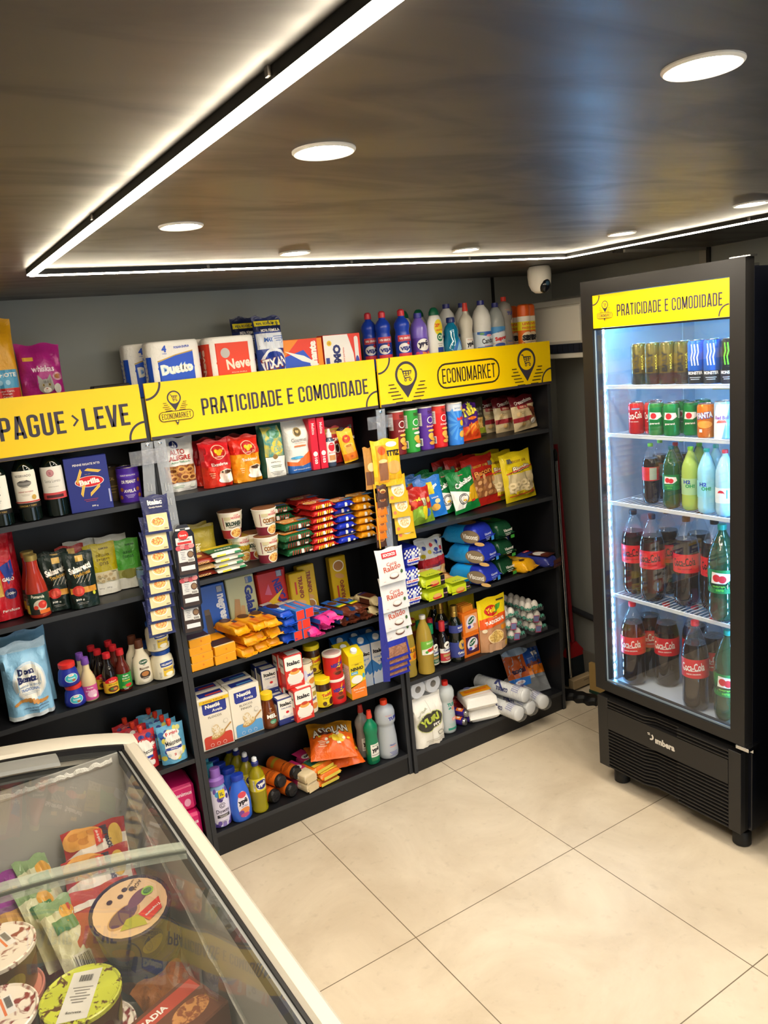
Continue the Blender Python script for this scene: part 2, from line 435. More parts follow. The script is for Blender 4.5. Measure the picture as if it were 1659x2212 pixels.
mb = MB(); mb.box(.16, 2.04, YF-.034, YF-.028, .07, 2.10, film('#eef4f8', .02, .02, 0)); mb.build('glass_pane', dr)
pl = bpy.data.lights.new('door_daylight', 'AREA'); pl.shape = 'RECTANGLE'; pl.size = 1.94; pl.size_y = 2.1; pl.cycles.is_portal = True
po_ = bpy.data.objects.new('door_daylight', pl); COL.objects.link(po_); po_.location = (1.10, YF-.065, 1.08); po_.rotation_euler = (PI/2, 0, PI)
mb = MB(); mb.box(2.008, 2.028, YB-.003, YB, .0, ZC, BLACKT); struct('trim_1', mb)          # dark panel joint in the back wall
mb = MB(); mb.box(XR-.012, XR, -.705, -.668, 1.5, ZC-.001, cm('#8a857c', .4)); mb.box(XR-.013, XR, -.722, -.705, 1.5, ZC-.001, BLACKT); struct('trim_2', mb)
mb = MB(); mb.box(1.895, XR-.014, -.708, -.698, ZC-.012, ZC, cm('#8a857c', .4)); mb.box(1.895, XR-.014, -.698, -.64, ZC-.005, ZC, BLACKT); struct('trim_3', mb)
mb = MB(); mb.box(XR-.012, XR, -.62, YB, 0, .20, cm('#68645c', .5), .002); struct('baseboard_right', mb)

# ------------------------------------------------------------------ ceiling LED profile and downlights
WARM = (1.0, .80, .58)
t = thing('led_light_strip', 'warm white LED light strip framing a rectangle on the black ceiling', 'light strip', (0, 0, ZC))
housing = cm('#1a1714', .4); lens = emis('warm_led_lens', (1.0, .86, .64), STRIP)
def run(x0, y0, x1, y1):
    a = MB(); b = MB(); w = .0112
    if abs(x1-x0) > abs(y1-y0):
        a.box(x0, x1, y0-w, y0+w, -.0138, 0, housing); b.box(x0, x1, y0-w*.98, y0+w*.98, -.0165, -.0139, lens)
        for i in range(1, 4): x = x0+(x1-x0)*i/4; a.box(x-.004, x+.004, y0-w-.004, y0+w+.004, -.010, 0, cm('#77706a', .4))
    else:
        a.box(x0-w, x0+w, y0, y1, -.0138, 0, housing); b.box(x0-w*.98, x0+w*.98, y0, y1, -.0165, -.0139, lens)
        for i in range(1, 4): y = y0+(y1-y0)*i/4; a.box(x0-w-.004, x0+w+.004, y-.004, y+.004, -.010, 0, cm('#77706a', .4))
    a.build('channel', t); b.build('diffuser', t)
LX0, LX1, LY0, LY1 = -.432, 1.655, -3.9, -.605
run(LX0, LY1, LX1, LY1); run(LX0, LY0, LX0, LY1-.0135); run(LX1, LY0, LX1, LY1-.0135); run(LX0, LY0-.0135, LX1, LY0-.0135)

lmat = emis('downlight_lens', (1.0, .90, .76), DOWNLIGHT)
def downlight(x, y, label):
    t = thing('ceiling_downlight', label, 'downlight', (x, y, ZC), 0, 'recessed ceiling downlights')
    a = MB(); a.lathe([(.036, -.0005), (.038, -.003), (.046, -.005), (.049, -.002), (.049, 0)], cm('#e8e2d8', .35), 32, cap=False); a.build('trim_ring', t)
    b = MB(); b.lathe([(.0, -.0015), (.0365, -.0015)], lmat, 32, cap=False); b.build('lens', t)
    L = bpy.data.lights.new('downlight_lamp', 'SPOT'); L.energy = SPOT; L.color = (1.0, .885, .74); L.spot_size = 2.85; L.spot_blend = .9; L.shadow_soft_size = .035
    o = bpy.data.objects.new('lamp', L); COL.objects.link(o); o.parent = t; o.location = (0, 0, -.012)
DL = [(-.226, -1.312, 'recessed round downlight nearest the corner of the LED strip'),
      (-.216, -1.958, 'second downlight along the long side of the LED strip'),
      (.283, -.842, 'small-looking downlight above the middle sign, near the back run of the strip'),
      (.955, -.822, 'downlight over the yellow sign with two cart pins'),
      (1.385, -1.135, 'downlight in front of the security camera and drinks cooler'),
      (1.345, -1.640, 'downlight above the drinks cooler at the edge of the view'),
      (.065, -2.412, 'largest downlight in view, near the top corner of the photo')]
for x, y, l in DL: downlight(x, y, l)
for i, (x, y) in enumerate([(1.1, -2.5), (1.3, -3.3), (-.2, -3.4), (.5, -3.6)]):
    downlight(x, y, 'downlight behind the camera, ' + ['right of centre', 'far right', 'over the freezer end', 'near the front wall'][i])

# ------------------------------------------------------------------ shelving units with their signs
LAM = cm('#141519', .42); LAMD = cm('#0b0d13', .5); EDGE = cm('#2b2d31', .45)
SH = [.112, .488, .860, 1.240, 1.605, 2.0]          # heights of the shelf tops
DEP = .285
def shelf_unit(x0, y0, label):
    t = thing('shelving_unit', label, 'shelf', (x0, y0, 0), 0, 'black shelving units along the back wall')
    w = 1.05
    for a in (0.001, w-.0215):
        m = MB(); m.box(a, a+.0205, .0012, DEP, 0, 2.0, LAM, .0008); m.box(a, a+.0205, 0, .0012, 0, 2.0, EDGE); m.build('side_panel', t)
    m = MB(); m.box(.022, w-.022, DEP-.006, DEP, .095, 1.98, LAMD); m.build('back_panel', t)
    for z in SH[:-1]:
        m = MB(); m.box(.0217, w-.0217, .0042, DEP-.006, z-.02, z, LAM, .0006); m.box(.0217, w-.0217, .003, .0042, z-.02, z, EDGE); m.build('shelf_board', t)
    m = MB(); m.box(.0217, w-.0217, .003, DEP-.006, 1.98, 2.0, LAM, .0006); m.build('top_board', t)
    m = MB(); m.box(.0217, w-.0217, .006, .022, 0, .0915, LAM, .0006); m.build('plinth', t)
    return t
shelf_unit(-1.05, 0, 'black shelving unit with wine, flour and sauces, partly behind the freezer')
shelf_unit(0, 0, 'middle black shelving unit with coffee, noodles, biscuits and milk')
shelf_unit(1.05, -.015, 'black shelving unit with crisps, bread and eggs, beside the brooms')

YEL = cm('#f7cf00', .38); INK = cm('#3a3340', .45); BRN = cm('#35261c', .45)
def cart(p, x, y, s, ink, bg):
    """shopping cart, s = width"""
    p.line([(x-.62*s, y+.42*s), (x-.40*s, y+.40*s), (x-.18*s, y-.34*s), (x+.40*s, y-.30*s)], s*.085, ink)
    p.poly([(x-.36*s, y+.27*s), (x+.56*s, y+.24*s), (x+.42*s, y-.16*s), (x-.22*s, y-.20*s)], ink)
    for i in range(3):
        for j in range(2):
            a = x-.24*s + i*.25*s; b = y + .04*s - j*.17*s
            p.rrect(a, b, a+.16*s, b+.11*s, .02*s, bg)
    for dx in (-.12, .34):
        p.ell(x+dx*s, y-.50*s, .13*s, .13*s, ink, n=14); p.ell(x+dx*s, y-.50*s, .06*s, .06*s, bg, n=12)
def pin(p, x, tip, top, w, ink, bg, lines=True):
    r = w/2; cy = top - r
    a = 38
    p.poly(_arc(x, cy, r, -a, 180+a, 22) + [(x, tip)], ink)
    p.ell(x, cy, r*.80, r*.80, bg, n=26)
    cart(p, x, cy+r*.08, r*.92, ink, bg)
    if lines:
        for k in range(6):
            yy = cy - r*(.62 + .27*k); g = r*(.98 - .17*k) + r*.18; ln = r*[.52, .58, .95, .88, .95, .85][k]
            for sgn in (-1, 1):
                a0, a1 = x + sgn*g, x + sgn*(g+ln); p.e -= p.de
                p.rect(min(a0, a1), yy - r*.035, max(a0, a1), yy + r*.035, BRN)
        p.e += p.de*2
def arcs(p, w, z0, z1, r=.062, t=.0085, tl=True, br=True):
    if tl: p.line(_arc(0, z1, r, 270, 360, 10), t, INK)
    if br: p.line(_arc(w, z0, r, 90, 180, 10), t, INK)
def econobox(p, cx, cy, w, h, ink, bg):
    q = h*.42
    pts = _arc(cx+w/2-q, cy+h/2-q, q, 0, 90) + _arc(cx-w/2+q, cy+h/2-q, q, 90, 180) + _arc(cx-w/2+q, cy-h/2+q, q, 180, 270) + _arc(cx+w/2-q, cy-h/2+q, q, 270, 360)
    p.poly(pts, bg); p.line(pts, h*.075, ink, True); p.block('ECONOMARKET', cx, cy, w*.87, h*.62, ink, st=.105)
def sign(x0, w, y, label, fn):
    t = thing('shelf_sign', label, 'sign', (x0, y, 1.838), 0, 'yellow signs on the shelf tops')
    H = .218
    m = MB(); m.box(0, w, -.010, 0, 0, H, YEL, .0008); Print(m, s_front(.020)).rect(.0005, .0005, w-.0005, .0125, INK); m.build('panel', t)
    fn(t, w, H)
def sg1(t, w, H):
    m = MB(); p = Print(m, s_front(.020)); o = w - 1.0
    p.block('PAGUE', .6375, .111, .222, .081, INK); p.block('>', w-.248, .112, .026, .070, INK, st=.10); p.block('LEVE', w-.137, .111, .170, .081, INK); m.build('lettering', t)
    m = MB(); p = Print(m, s_front(.020)); arcs(p, w, .0125, H, tl=False); m.build('corner_ornament', t)
def sg2(t, w, H):
    m = MB(); p = Print(m, s_front(.020)); p.block('PRATICIDADE E COMODIDADE', .605, .103, .778, .067, INK, st=.125); m.build('lettering', t)
    m = MB(); p = Print(m, s_front(.020)); pin(p, .110, .102, .180, .056, INK, YEL); econobox(p, .110, .083, .135, .036, BRN, YEL)
    p.poly(_arc(.110, .060, .0065, -30, 210, 12) + [(.110, .045)], INK); p.ell(.110, .061, .0032, .0032, YEL, n=12); m.build('logo', t)
    m = MB(); p = Print(m, s_front(.020)); arcs(p, w, .0125, H); m.build('corner_ornament', t)
def sg3(t, w, H):
    m = MB(); p = Print(m, s_front(.020)); econobox(p, .516, .105, .375, .112, BRN, YEL); m.build('lettering', t)
    for x in (.150, .888):
        m = MB(); p = Print(m, s_front(.020)); pin(p, x, .028, .195, .122, INK, YEL); m.build('logo', t)
    m = MB(); p = Print(m, s_front(.020)); arcs(p, w, .0125, H, r=.066); m.build('corner_ornament', t)
sign(-1.05, 1.033, 0, 'yellow sign reading PAGUE and LEVE with an arrow between', sg1)
sign(.001, 1.040, 0, 'long yellow sign reading PRATICIDADE E COMODIDADE on the middle unit', sg2)
sign(1.046, 1.054, -.0155, 'yellow sign reading ECONOMARKET between two cart pins', sg3)

# ------------------------------------------------------------------ air conditioner, camera, brooms, pipe
t = thing('air_conditioner', 'white wall air conditioner between shelf end and drinks cooler', 'air conditioner', (XR, -.105, 1.955))
AW = cm('#f0ece2', .45); n = .50
m = MB(); sec = [(0, .04), (-.17, .035), (-.19, .075), (-.205, .09), (-.21, .265), (-.17, .305), (0, .325)]
m.loft([[(x, y, z) for x, z in sec] for y in (0, n)], AW)
m.build('body', t)
m = MB(); m.box(-.2085, -.2065, -.001, n+.001, .272, .276, cm('#b9b4a8', .5)); m.build('panel_seam', t)
m = MB(); m.box(-.198, -.02, .006, n-.006, .028, .075, cm('#1c2130', .6)); m.build('air_outlet', t)
for i in range(12):
    m = MB(); m.box(-.200, -.185, .02+i*.04, .023+i*.04, .032, .07, cm('#10131c', .6)); m.build('vane', t)
m = MB(); m.box(-.19, -.0, 0, n, 0, .028, AW, .004); m.build('flap', t)

t = thing('security_camera', 'white dome security camera hanging under the ceiling by the LED strip', 'camera', (1.885, -.20, ZC), PI*.18)
CW = cm('#ece7de', .35)
m = MB(); m.lathe([(.0, -.128), (.022, -.125), (.040, -.112), (.052, -.085), (.056, -.05), (.055, -.018), (.047, -.004), (.030, 0)][::1], CW, 28); m.build('housing', t)
m = MB(); m.sphere((-.020, -.026, -.092), .028, .030, .036, cm('#14161c', .15)); m.build('lens_ball', t)
m = MB(); m.sphere((-.034, -.044, -.086), .011, .012, .012, cm('#2c4a63', .08)); m.build('lens', t)
m = MB(); Print(m, s_lathe([(.056, -.06), (.055, -.018)], a0=-.1), .01).text('INTELBRAS', .03, -.034, .026, .005, cm('#77726a', .5)); m.build('brand_mark', t)

def stick(name, label, path, r, hexc, metal=0, rough=.3): pass
t = thing('broom', 'red-handled broom with dark bristles standing beside the shelving unit', 'broom', (2.385, .195, 0))
m = MB(); m.tube([(.0, .0, .24), (-.045, .02, 1.47)], .0125, cm('#8d1524', .35), 10); m.build('handle', t)
m = MB(); m.loft([[(x*a, y*b, z) for x, y in ((-1, -1), (1, -1), (1, 1), (-1, 1))] for a, b, z in ((.062, .026, .175), (.058, .024, .21), (.034, .018, .24), (.018, .014, .262))], cm('#a3151d', .4)); m.build('head', t)
m = MB(); m.loft([[(x*a, y*b, z) for x, y in ((-1, -1), (-.5, -1.1), (0, -1), (.5, -1.1), (1, -1), (1, 1), (0, 1.1), (-1, 1))] for a, b, z in ((.088, .034, .012), (.08, .032, .08), (.062, .026, .176))], cm('#101b22', .8)); m.build('bristles', t)
t = thing('mop_handle', 'chrome pole with a black cap leaning in the corner', 'pole', (2.300, .145, 0))
m = MB(); m.tube([(.0, .0, .075), (-.005, .03, 1.385)], .0115, cm('#c4c8d2', .16, 1), 14); m.build('pole', t)
m = MB(); m.tube([(-.005, .03, 1.385), (-.005, .030, 1.43), (-.005, .030, 1.452)], [.0135, .0135, .006], cm('#0b0b0e', .4), 12); m.build('end_cap', t)
t = thing('squeegee', 'wooden floor squeegee block lying at the foot of the brooms', 'squeegee', (2.365, .12, 0), .0)
m = MB(); m.box(-.085, .085, -.022, .022, .012, .072, cm('#b9a27c', .6, bump=.1), .004); m.build('block', t)
m = MB(); m.box(-.083, .083, -.006, .006, 0, .016, cm('#14110f', .7)); m.build('rubber_blade', t)
m = MB(); Print(m, s_front(.044)).text('CONDOR', .02, .052, .04, .008, cm('#4a4038', .5)); m.build('stamp', t)
t = thing('wooden_board', 'narrow wooden board standing against the wall by the cooler', 'board', (2.36, -.02, 0), .1)
m = MB(); m.box(-.012, .012, -.055, .055, .02, .19, cm('#a98a52', .6), .002); m.build('plank', t)
m = MB(); m.box(-.014, .014, -.06, .06, 0, .022, cm('#0d3527', .6), .003); m.build('felt_base', t)
t = thing('rubber_squeegee_head', 'black rubber mop head lying on the floor beside the shelf end', 'mop head', (2.232, .020, 0), -1.25)
m = MB(); m.loft([[(x, y*(.042 + .010*math.sin(x*95)), z) for y, z in ((-1, 0), (-1, .6*.045), (-.55, .042), (.55, .042), (1, .6*.045), (1, 0))] for x in [-.13 + i*.0104 for i in range(26)]], cm('#0a0a0d', .55)); m.build('rubber_body', t)
t = tag(MB().build('wall_pipe'), None) if 0 else None
m = MB(); m.tube([(XR-.030, YB-.02, .46), (XR-.030, -.2, .415), (XR-.030, -.66, .405)], .0175, cm('#26272b', .5), 12)
for y in (.03, -.0): m.tube([(XR-.030, y+.012, .437), (XR-.030, y-.012, .435)], .022, cm('#1f2024', .5), 12)
tag(m.build('wall_pipe'), 'dark grey pipe running low along the wall behind the cooler', 'pipe')

# ------------------------------------------------------------------ drinks cooler
KB = cm('#1b1a1a', .38); KD = cm('#08090c', .45); KS = cm('#0a0d18', .4)
CHROME = cm('#cfd0d2', .2, 1)
LINER = cm('#b9c6d2', .5)
PANE = film('#dfe9f2', .012, .015, 0)
LEDC = emis('cool_led', (.17, .52, 1.0), COOLER)
sF = s_left(0)
def cooler(x, y, label, full=True):
    t = thing('drinks_cooler', label, 'drinks cooler', (x, y, 0))
    c = MB()
    for a, b in ((-.375, -.335), (.335, .375)): c.box(.056, .715, a, b, .085, 2.262, KS, .003)
    c.box(.056, .715, -.335, .335, 2.215, 2.262, KS); c.box(.056, .715, -.335, .335, .085, .495, KS); c.box(.69, .715, -.335, .335, .495, 2.215, KS)
    c.build('cabinet', t)
    if full:
        l = MB()
        l.box(.06, .69, .328, .3349, .4955, 2.2149, LINER); l.box(.06, .69, -.3349, -.328, .4955, 2.2149, LINER); l.box(.682, .6899, -.328, .328, .4955, 2.2149, LINER)
        l.box(.06, .682, -.328, .328, .4955, .500, LINER); l.box(.06, .682, -.328, .328, 2.207, 2.2149, LINER)
        l.build('liner', t)
    # door
    zb, zt, yl, yr, il, ir, iz0, iz1 = .478, 2.292, .372, -.380, .313, -.320, .523, 2.234
    def mitre(name, q, m):
        d = MB(); vs = [(0, a, b) for a, b in q] + [(.05, a, b) for a, b in q]
        d.add(vs, [(0, 1, 2, 3), (7, 6, 5, 4), (0, 4, 5, 1), (1, 5, 6, 2), (2, 6, 7, 3), (3, 7, 4, 0)], m); return d.build(name, t, fix=True)
    mitre('door_frame', [(yl, zt), (yr, zt), (ir, iz1), (il, iz1)], KB); mitre('door_frame', [(yr, zb), (yl, zb), (il, iz0), (ir, iz0)], KB)
    mitre('door_frame', [(yl, zb), (yl, zt), (il, iz1), (il, iz0)], KB); mitre('door_frame', [(yr, zt), (yr, zb), (ir, iz0), (ir, iz1)], KB)
    if full:
        g = MB(); g.box(.012, .016, ir+.001, il-.001, iz0+.001, iz1-.001, PANE); g.build('door_glass', t)
        g = MB(); g.box(.0095, .0115, ir+.001, il-.001, iz0+.001, iz0+.010, cm('#7f8f9c', .3)); g.box(.0095, .0115, ir+.001, il-.001, 2.092, 2.0985, cm('#101216', .4)); g.box(.0095, .0115, il-.008, il-.001, iz0+.01, 2.092, cm('#8ea3b4', .25)); g.build('glass_spacer_frame', t)
        s = MB(); s.box(.004, .009, ir+.002, il-.002, 2.0995, iz1-.002, YEL)
        s.build('header_panel', t)
        sf = lambda u, v, e: (.0038-e, -u, v)
        s = MB(); p = Print(s, sf); p.block('PRATICIDADE E COMODIDADE', .053, 2.163, .474, .046, INK, st=.125); s.build('lettering', t)
        s = MB(); p = Print(s, sf); pin(p, -.245, 2.160, 2.207, .034, INK, YEL); econobox(p, -.245, 2.1485, .082, .021, INK, YEL); p.poly(_arc(-.245, 2.134, .0036, -30, 210, 10) + [(-.245, 2.125)], INK); s.build('logo', t)
        s = MB(); p = Print(s, sf); p.line(_arc(-.310, 2.230, .036, 270, 360, 8), .0052, INK); p.line(_arc(.316, 2.103, .040, 90, 180, 8), .0052, INK); s.build('corner_ornament', t)
        # wire shelves
        wm = cm('#e6ecf1', .35)
        for z in (.925, 1.350, 1.650, 1.855):
            w = MB()
            for i in range(29): yy = -.312 + i*.0223; w.tube([(.075, yy, z-.004), (.640, yy, z-.004)], .0017, wm, 5)
            for xx in (.075, .21, .36, .50, .64): w.tube([(xx, -.316, z-.0065), (xx, .316, z-.0065)], .0026, wm, 6)
            w.tube([(.072, -.316, z+.002), (.072, .316, z+.002)], .0028, wm, 6)
            w.box(.069, .0715, -.316, .316, z-.012, z-.001, cm('#c9d3da', .4))
            for yy in (-.316, .316): w.tube([(.075, yy, z-.0065), (.64, yy, z-.0065)], .003, wm, 6)
            w.build('wire_shelf', t)
        for yy in (.322, -.322):
            for xx in (.085, .60):
                m = MB(); m.box(xx-.007, xx+.007, min(yy, yy*1.018), max(yy, yy*1.018), .51, 2.19, cm('#b8c2ca', .4)); 
                m.build('shelf_rail', t)
        # light strips
        for yy, sg in ((.318, -1), (-.318, 1)):
            m = MB(); m.box(.0625, .074, min(yy, yy-sg*.004), max(yy, yy-sg*.004), .515, 2.19, cm('#e6eef5', .3))
            for i in range(42): z = .525 + i*.0397; m.box(.065, .0715, min(yy+sg*.0002, yy+sg*.0028), max(yy+sg*.0002, yy+sg*.0028), z, z+.020, LEDC)
            m.build('light_strip', t)
        m = MB(); m.box(.064, .082, -.30, .30, 2.2035, 2.2069, cm('#e6eef5', .3)); m.box(.066, .080, -.29, .29, 2.2005, 2.2034, LEDC); m.build('light_strip', t)
        m = MB(); Print(m, lambda u, v, e: (.6815-e, -u, v)).rect(-.235, 1.775, -.145, 1.815, cm('#c9a25a', .5)); p = Print(m, lambda u, v, e: (.6813-e, -u, v)); p.lines(-.19, 1.803, .07, 3, .01, cm('#6d4c22', .5)); m.build('warning_sticker', t)
    # lower front panel: louvres that step back in the middle
    px = lambda y: .028 if -.068 < y < .055 else .004
    path = [(.355, .004), (.105, .004), (.055, .030), (-.068, .030), (-.0685, .004), (-.31, .004)]
    m = MB(); m.box(.034, .055, -.36, .368, .088, .44, cm('#050506', .6))
    m.box(.002, .034, .310, .370, .088, .44, KB, .002); m.box(.002, .034, -.362, -.308, .088, .44, KB, .002)
    m.box(.001, .034, .105, .310, .287, .392, KB); m.box(.001, .034, -.308, -.0685, .287, .392, KB)
    m.add([(x, y, z) for z in (.287, .392) for x, y in ((.001, .105), (.001, .055), (.001, -.0685), (.034, -.0685), (.034, .105))], [(0, 1, 2, 7, 6, 5), (0, 4, 3, 2, 1), (5, 6, 7, 8, 9)], KB)
    m.build('lower_panel', t)
    def slat(z, h):
        m = MB(); P = [(.010 if x < .02 else .030, y) for y, x in [(.312, .004), (.105, .004), (.055, .030), (-.068, .030), (-.069, .004), (-.309, .004)]]
        vs = []
        for x, y in P: vs += [(x-.008, y, z+h*.15), (x-.008, y, z+h*.45), (x+.016, y, z+h), (x+.016, y, z+h*.62)]
        fs = []
        for i in range(len(P)-1):
            for j in range(4): k = (j+1) % 4; fs.append((4*i+j, 4*i+k, 4*i+4+k, 4*i+4+j))
        fs += [(0, 1, 2, 3), tuple(4*(len(P)-1)+j for j in (3, 2, 1, 0))]
        m.add(vs, fs, KB); m.build('grille_slat', t, fix=True)
    for i in range(12): slat(.090 + i*.0164, .0164)
    for i in range(3): slat(.394 + i*.0155, .0155)
    if full:
        m = MB(); p = Print(m, lambda u, v, e: (.0008-e, -u, v)); WL = cm('#d9d4cb', .4)
        p.text('ımbera', .008, .338, .100, .030, WL, 2.2); m.build('brand_lettering', t)
        m = MB(); p = Print(m, lambda u, v, e: (.0008-e, -u, v)); p.line(_arc(-.066, .345, .012, 60, -110, 10), .0075, WL); p.line([(-.083, .357), (-.070, .359)], .004, WL); p.line([(-.080, .351), (-.068, .353)], .003, WL); m.build('brand_mark', t)
    for yy in (-.32, .30):
        for xx in (.075, .64):
            m = MB(); m.lathe([(.030, 0), (.036, .004), (.036, .052), (.030, .062)], cm('#0b0b0c', .5), 20, ox=xx, oy=yy)
            m.lathe([(.012, .062), (.012, .0848)], CHROME, 10, ox=xx, oy=yy); m.build('foot', t)
    m = MB(); m.box(.004, .045, -.395, -.315, 2.2925, 2.298, CHROME, .001); m.box(.03, .09, -.374, -.345, 2.2625, 2.2715, CHROME, .001); m.build('hinge', t)
    m = MB(); m.box(-.006, .05, -.400, -.345, .462, .4775, CHROME, .002); m.box(.03, .075, -.396, -.3765, .445, .475, CHROME, .002); m.build('hinge', t)
    m = MB()
    for a, b, c, d in ((-.374, -.345, .485, 2.285), (.340, .372, .485, 2.285), (-.345, .340, .485, .505), (-.345, .340, 2.255, 2.285)): m.box(.0505, .0558, a, b, c, d, KD)
    m.build('door_gasket', t)
    return t
cooler(1.69, -1.015, 'tall lit black drinks cooler with yellow header sign, full of soft drinks')
cooler(1.700, -1.875, 'dark cabinet edge just beyond the drinks cooler, almost out of the photo', False)

# ------------------------------------------------------------------ chest freezer with curved sliding glass
FW = cm('#cbc4b4', .4); FI = cm('#bdbcb5', .5)
ZK = [(-.343, .906), (-.400, .929), (-.465, .948), (-.535, .966), (-.606, .981), (-.672, .993), (-.739, 1.004), (-.82, 1.015), (-.90, 1.023), (-.98, 1.029), (-1.07, 1.032)]
def za(x):
    for (a, p), (b, q) in zip(ZK, ZK[1:]):
        if b <= x <= a: return p + (q-p)*(x-a)/(b-a)
    return ZK[0][1] if x > ZK[0][0] else ZK[-1][1]
t = thing('chest_freezer', 'white chest freezer with curved sliding glass lids full of ice cream tubs', 'freezer', (0, 0, 0))
FY0, FY1 = -.452, -2.50
m = MB(); m.box(-1.07, -.365, FY1, FY0-.012, .06, .30, FW, .012)
m.box(-.405, -.365, FY1, FY0-.012, .30, .858, FW); m.box(-1.07, -1.01, FY1, FY0-.012, .30, .96, FW); m.box(-1.01, -.405, FY0-.10, FY0-.012, .30, .858, FW); m.box(-1.01, -.405, FY1, FY1+.09, .30, .858, FW)
m.build('body', t)
m = MB(); m.box(-.4112, -.4052, FY1+.09, FY0-.10, .40, .858, FI); m.box(-1.0098, -1.004, FY1+.09, FY0-.10, .40, .96, FI); m.box(-1.004, -.4112, FY0-.108, FY0-.1002, .40, .90, FI); m.box(-1.004, -.4112, FY1+.0902, FY1+.098, .40, .90, FI); m.box(-1.0098, -.4052, FY1+.09, FY0-.10, .40, .44, FI); m.build('liner', t)
xs = [-.345 - i*.0242 for i in range(31)]
m = MB(); m.loft([[(x, y, za(x)+d) for y, d in ((FY0-.004, -.075), (FY0, -.018), (FY0-.008, -.004), (FY0-.020, 0), (FY0-.078, -.004), (FY0-.088, -.012), (FY0-.090, -.070))] for x in xs], FW); m.build('end_rim', t, fix=True)
m = MB(); m.loft([[(x, y, z) for x, z in ((-.352, .800), (-.344, .872), (-.346, .893), (-.355, .905), (-.384, .908), (-.394, .900), (-.396, .84))] for y in (FY0-.012, FY0-.07, -1.2, FY1)], FW); m.build('side_rim', t, fix=True)
m = MB(); m.box(-.4035, -.3965, FY1, FY0-.09, .86, .9035, cm('#0d0d0f', .5)); m.box(-.4115, -.404, FY1, FY0-.09, .86, .897, cm('#9a9b98', .3)); m.box(-.419, -.412, FY1, FY0-.09, .86, .900, cm('#17181a', .5)); m.build('slide_track', t)
m = MB(); m.loft([[(x, y, za(x)+d) for y, d in ((FY0-.0905, -.012), (FY0-.0905, -.05), (FY0-.099, -.05), (FY0-.099, -.014))] for x in xs[2:]], cm('#101013', .5)); m.build('gasket', t, fix=True)
GL = film('#e8efe8', .03, .012, 0, 1.75); GE = film('#c3cbb9', .36, .1, 0)
def lid(y0, y1, dz, far):
    xx = [-.4195 - i*.0213 for i in range(28)]
    g = MB(); n = len(xx); vs = [(x, y, za(x)+dz) for y in (y0, y1) for x in xx]; g.add(vs, [(i, i+1, n+i+1, n+i) for i in range(n-1)], GL); l = g.build('glass_lid', t)
    e = MB(); ey = (y1, y1+.012) if far else (y0-.034, y0)
    e.loft([[(x, y, za(x)+dz+d) for y, d in ((ey[0], -.003), (ey[1], -.003), (ey[1], .007), (ey[0], .007))] for x in xx], GE); e.build('lid_edge', l, fix=True)
    if not far:
        e = MB(); e.loft([[(x, y, za(x)+dz+d) for y, d in ((y0-.040, -.004), (y0-.0345, -.004), (y0-.0345, .003), (y0-.040, .003))] for x in xx], cm('#55584e', .4)); e.build('lid_seal', l, fix=True)
    return l
far = lid(FY0-.100, -1.262, -.030, True); near = lid(-1.225, FY1+.02, -.012, False)
h = MB(); hx = [-.600 - i*.02 for i in range(12)]
h.loft([[(x, y, za(x)-.030+d) for y, d in ((FY0-.125, .001), (FY0-.115, .020), (FY0-.150, .026), (FY0-.185, .020), (FY0-.190, .010), (FY0-.160, .008))] for x in hx], cm('#8d8e8a', .35)); h.build('handle', far, fix=True)
fr = MB()
def frost(p0, p1, nrm, hgt):
    P0 = Vector(p0); P1 = Vector(p1); n = 60; secs = []
    for i in range(n+1):
        c = P0.lerp(P1, i/n); w = .006 + .004*rnd.random(); hh = hgt*(.7+.6*rnd.random()); N = Vector(nrm)
        secs.append([c, c + N*w*.6 + Vector((0, 0, hh*.15)), c + N*w + Vector((0, 0, hh*.5)), c + N*w*.5 + Vector((0, 0, hh*.9)), c + Vector((0, 0, hh))])
    fr.loft(secs, cm('#f1efe6', .7, bump=.6, scale=220))
frost((-.4115, FY0-.11, .755), (-.4115, FY1+.12, .50), (-1, 0, 0), .012); frost((-1.0, FY0-.1085, .868), (-.44, FY0-.1085, .868), (0, -1, 0), .020)
fr.build('frost_ridge', t, fix=True)

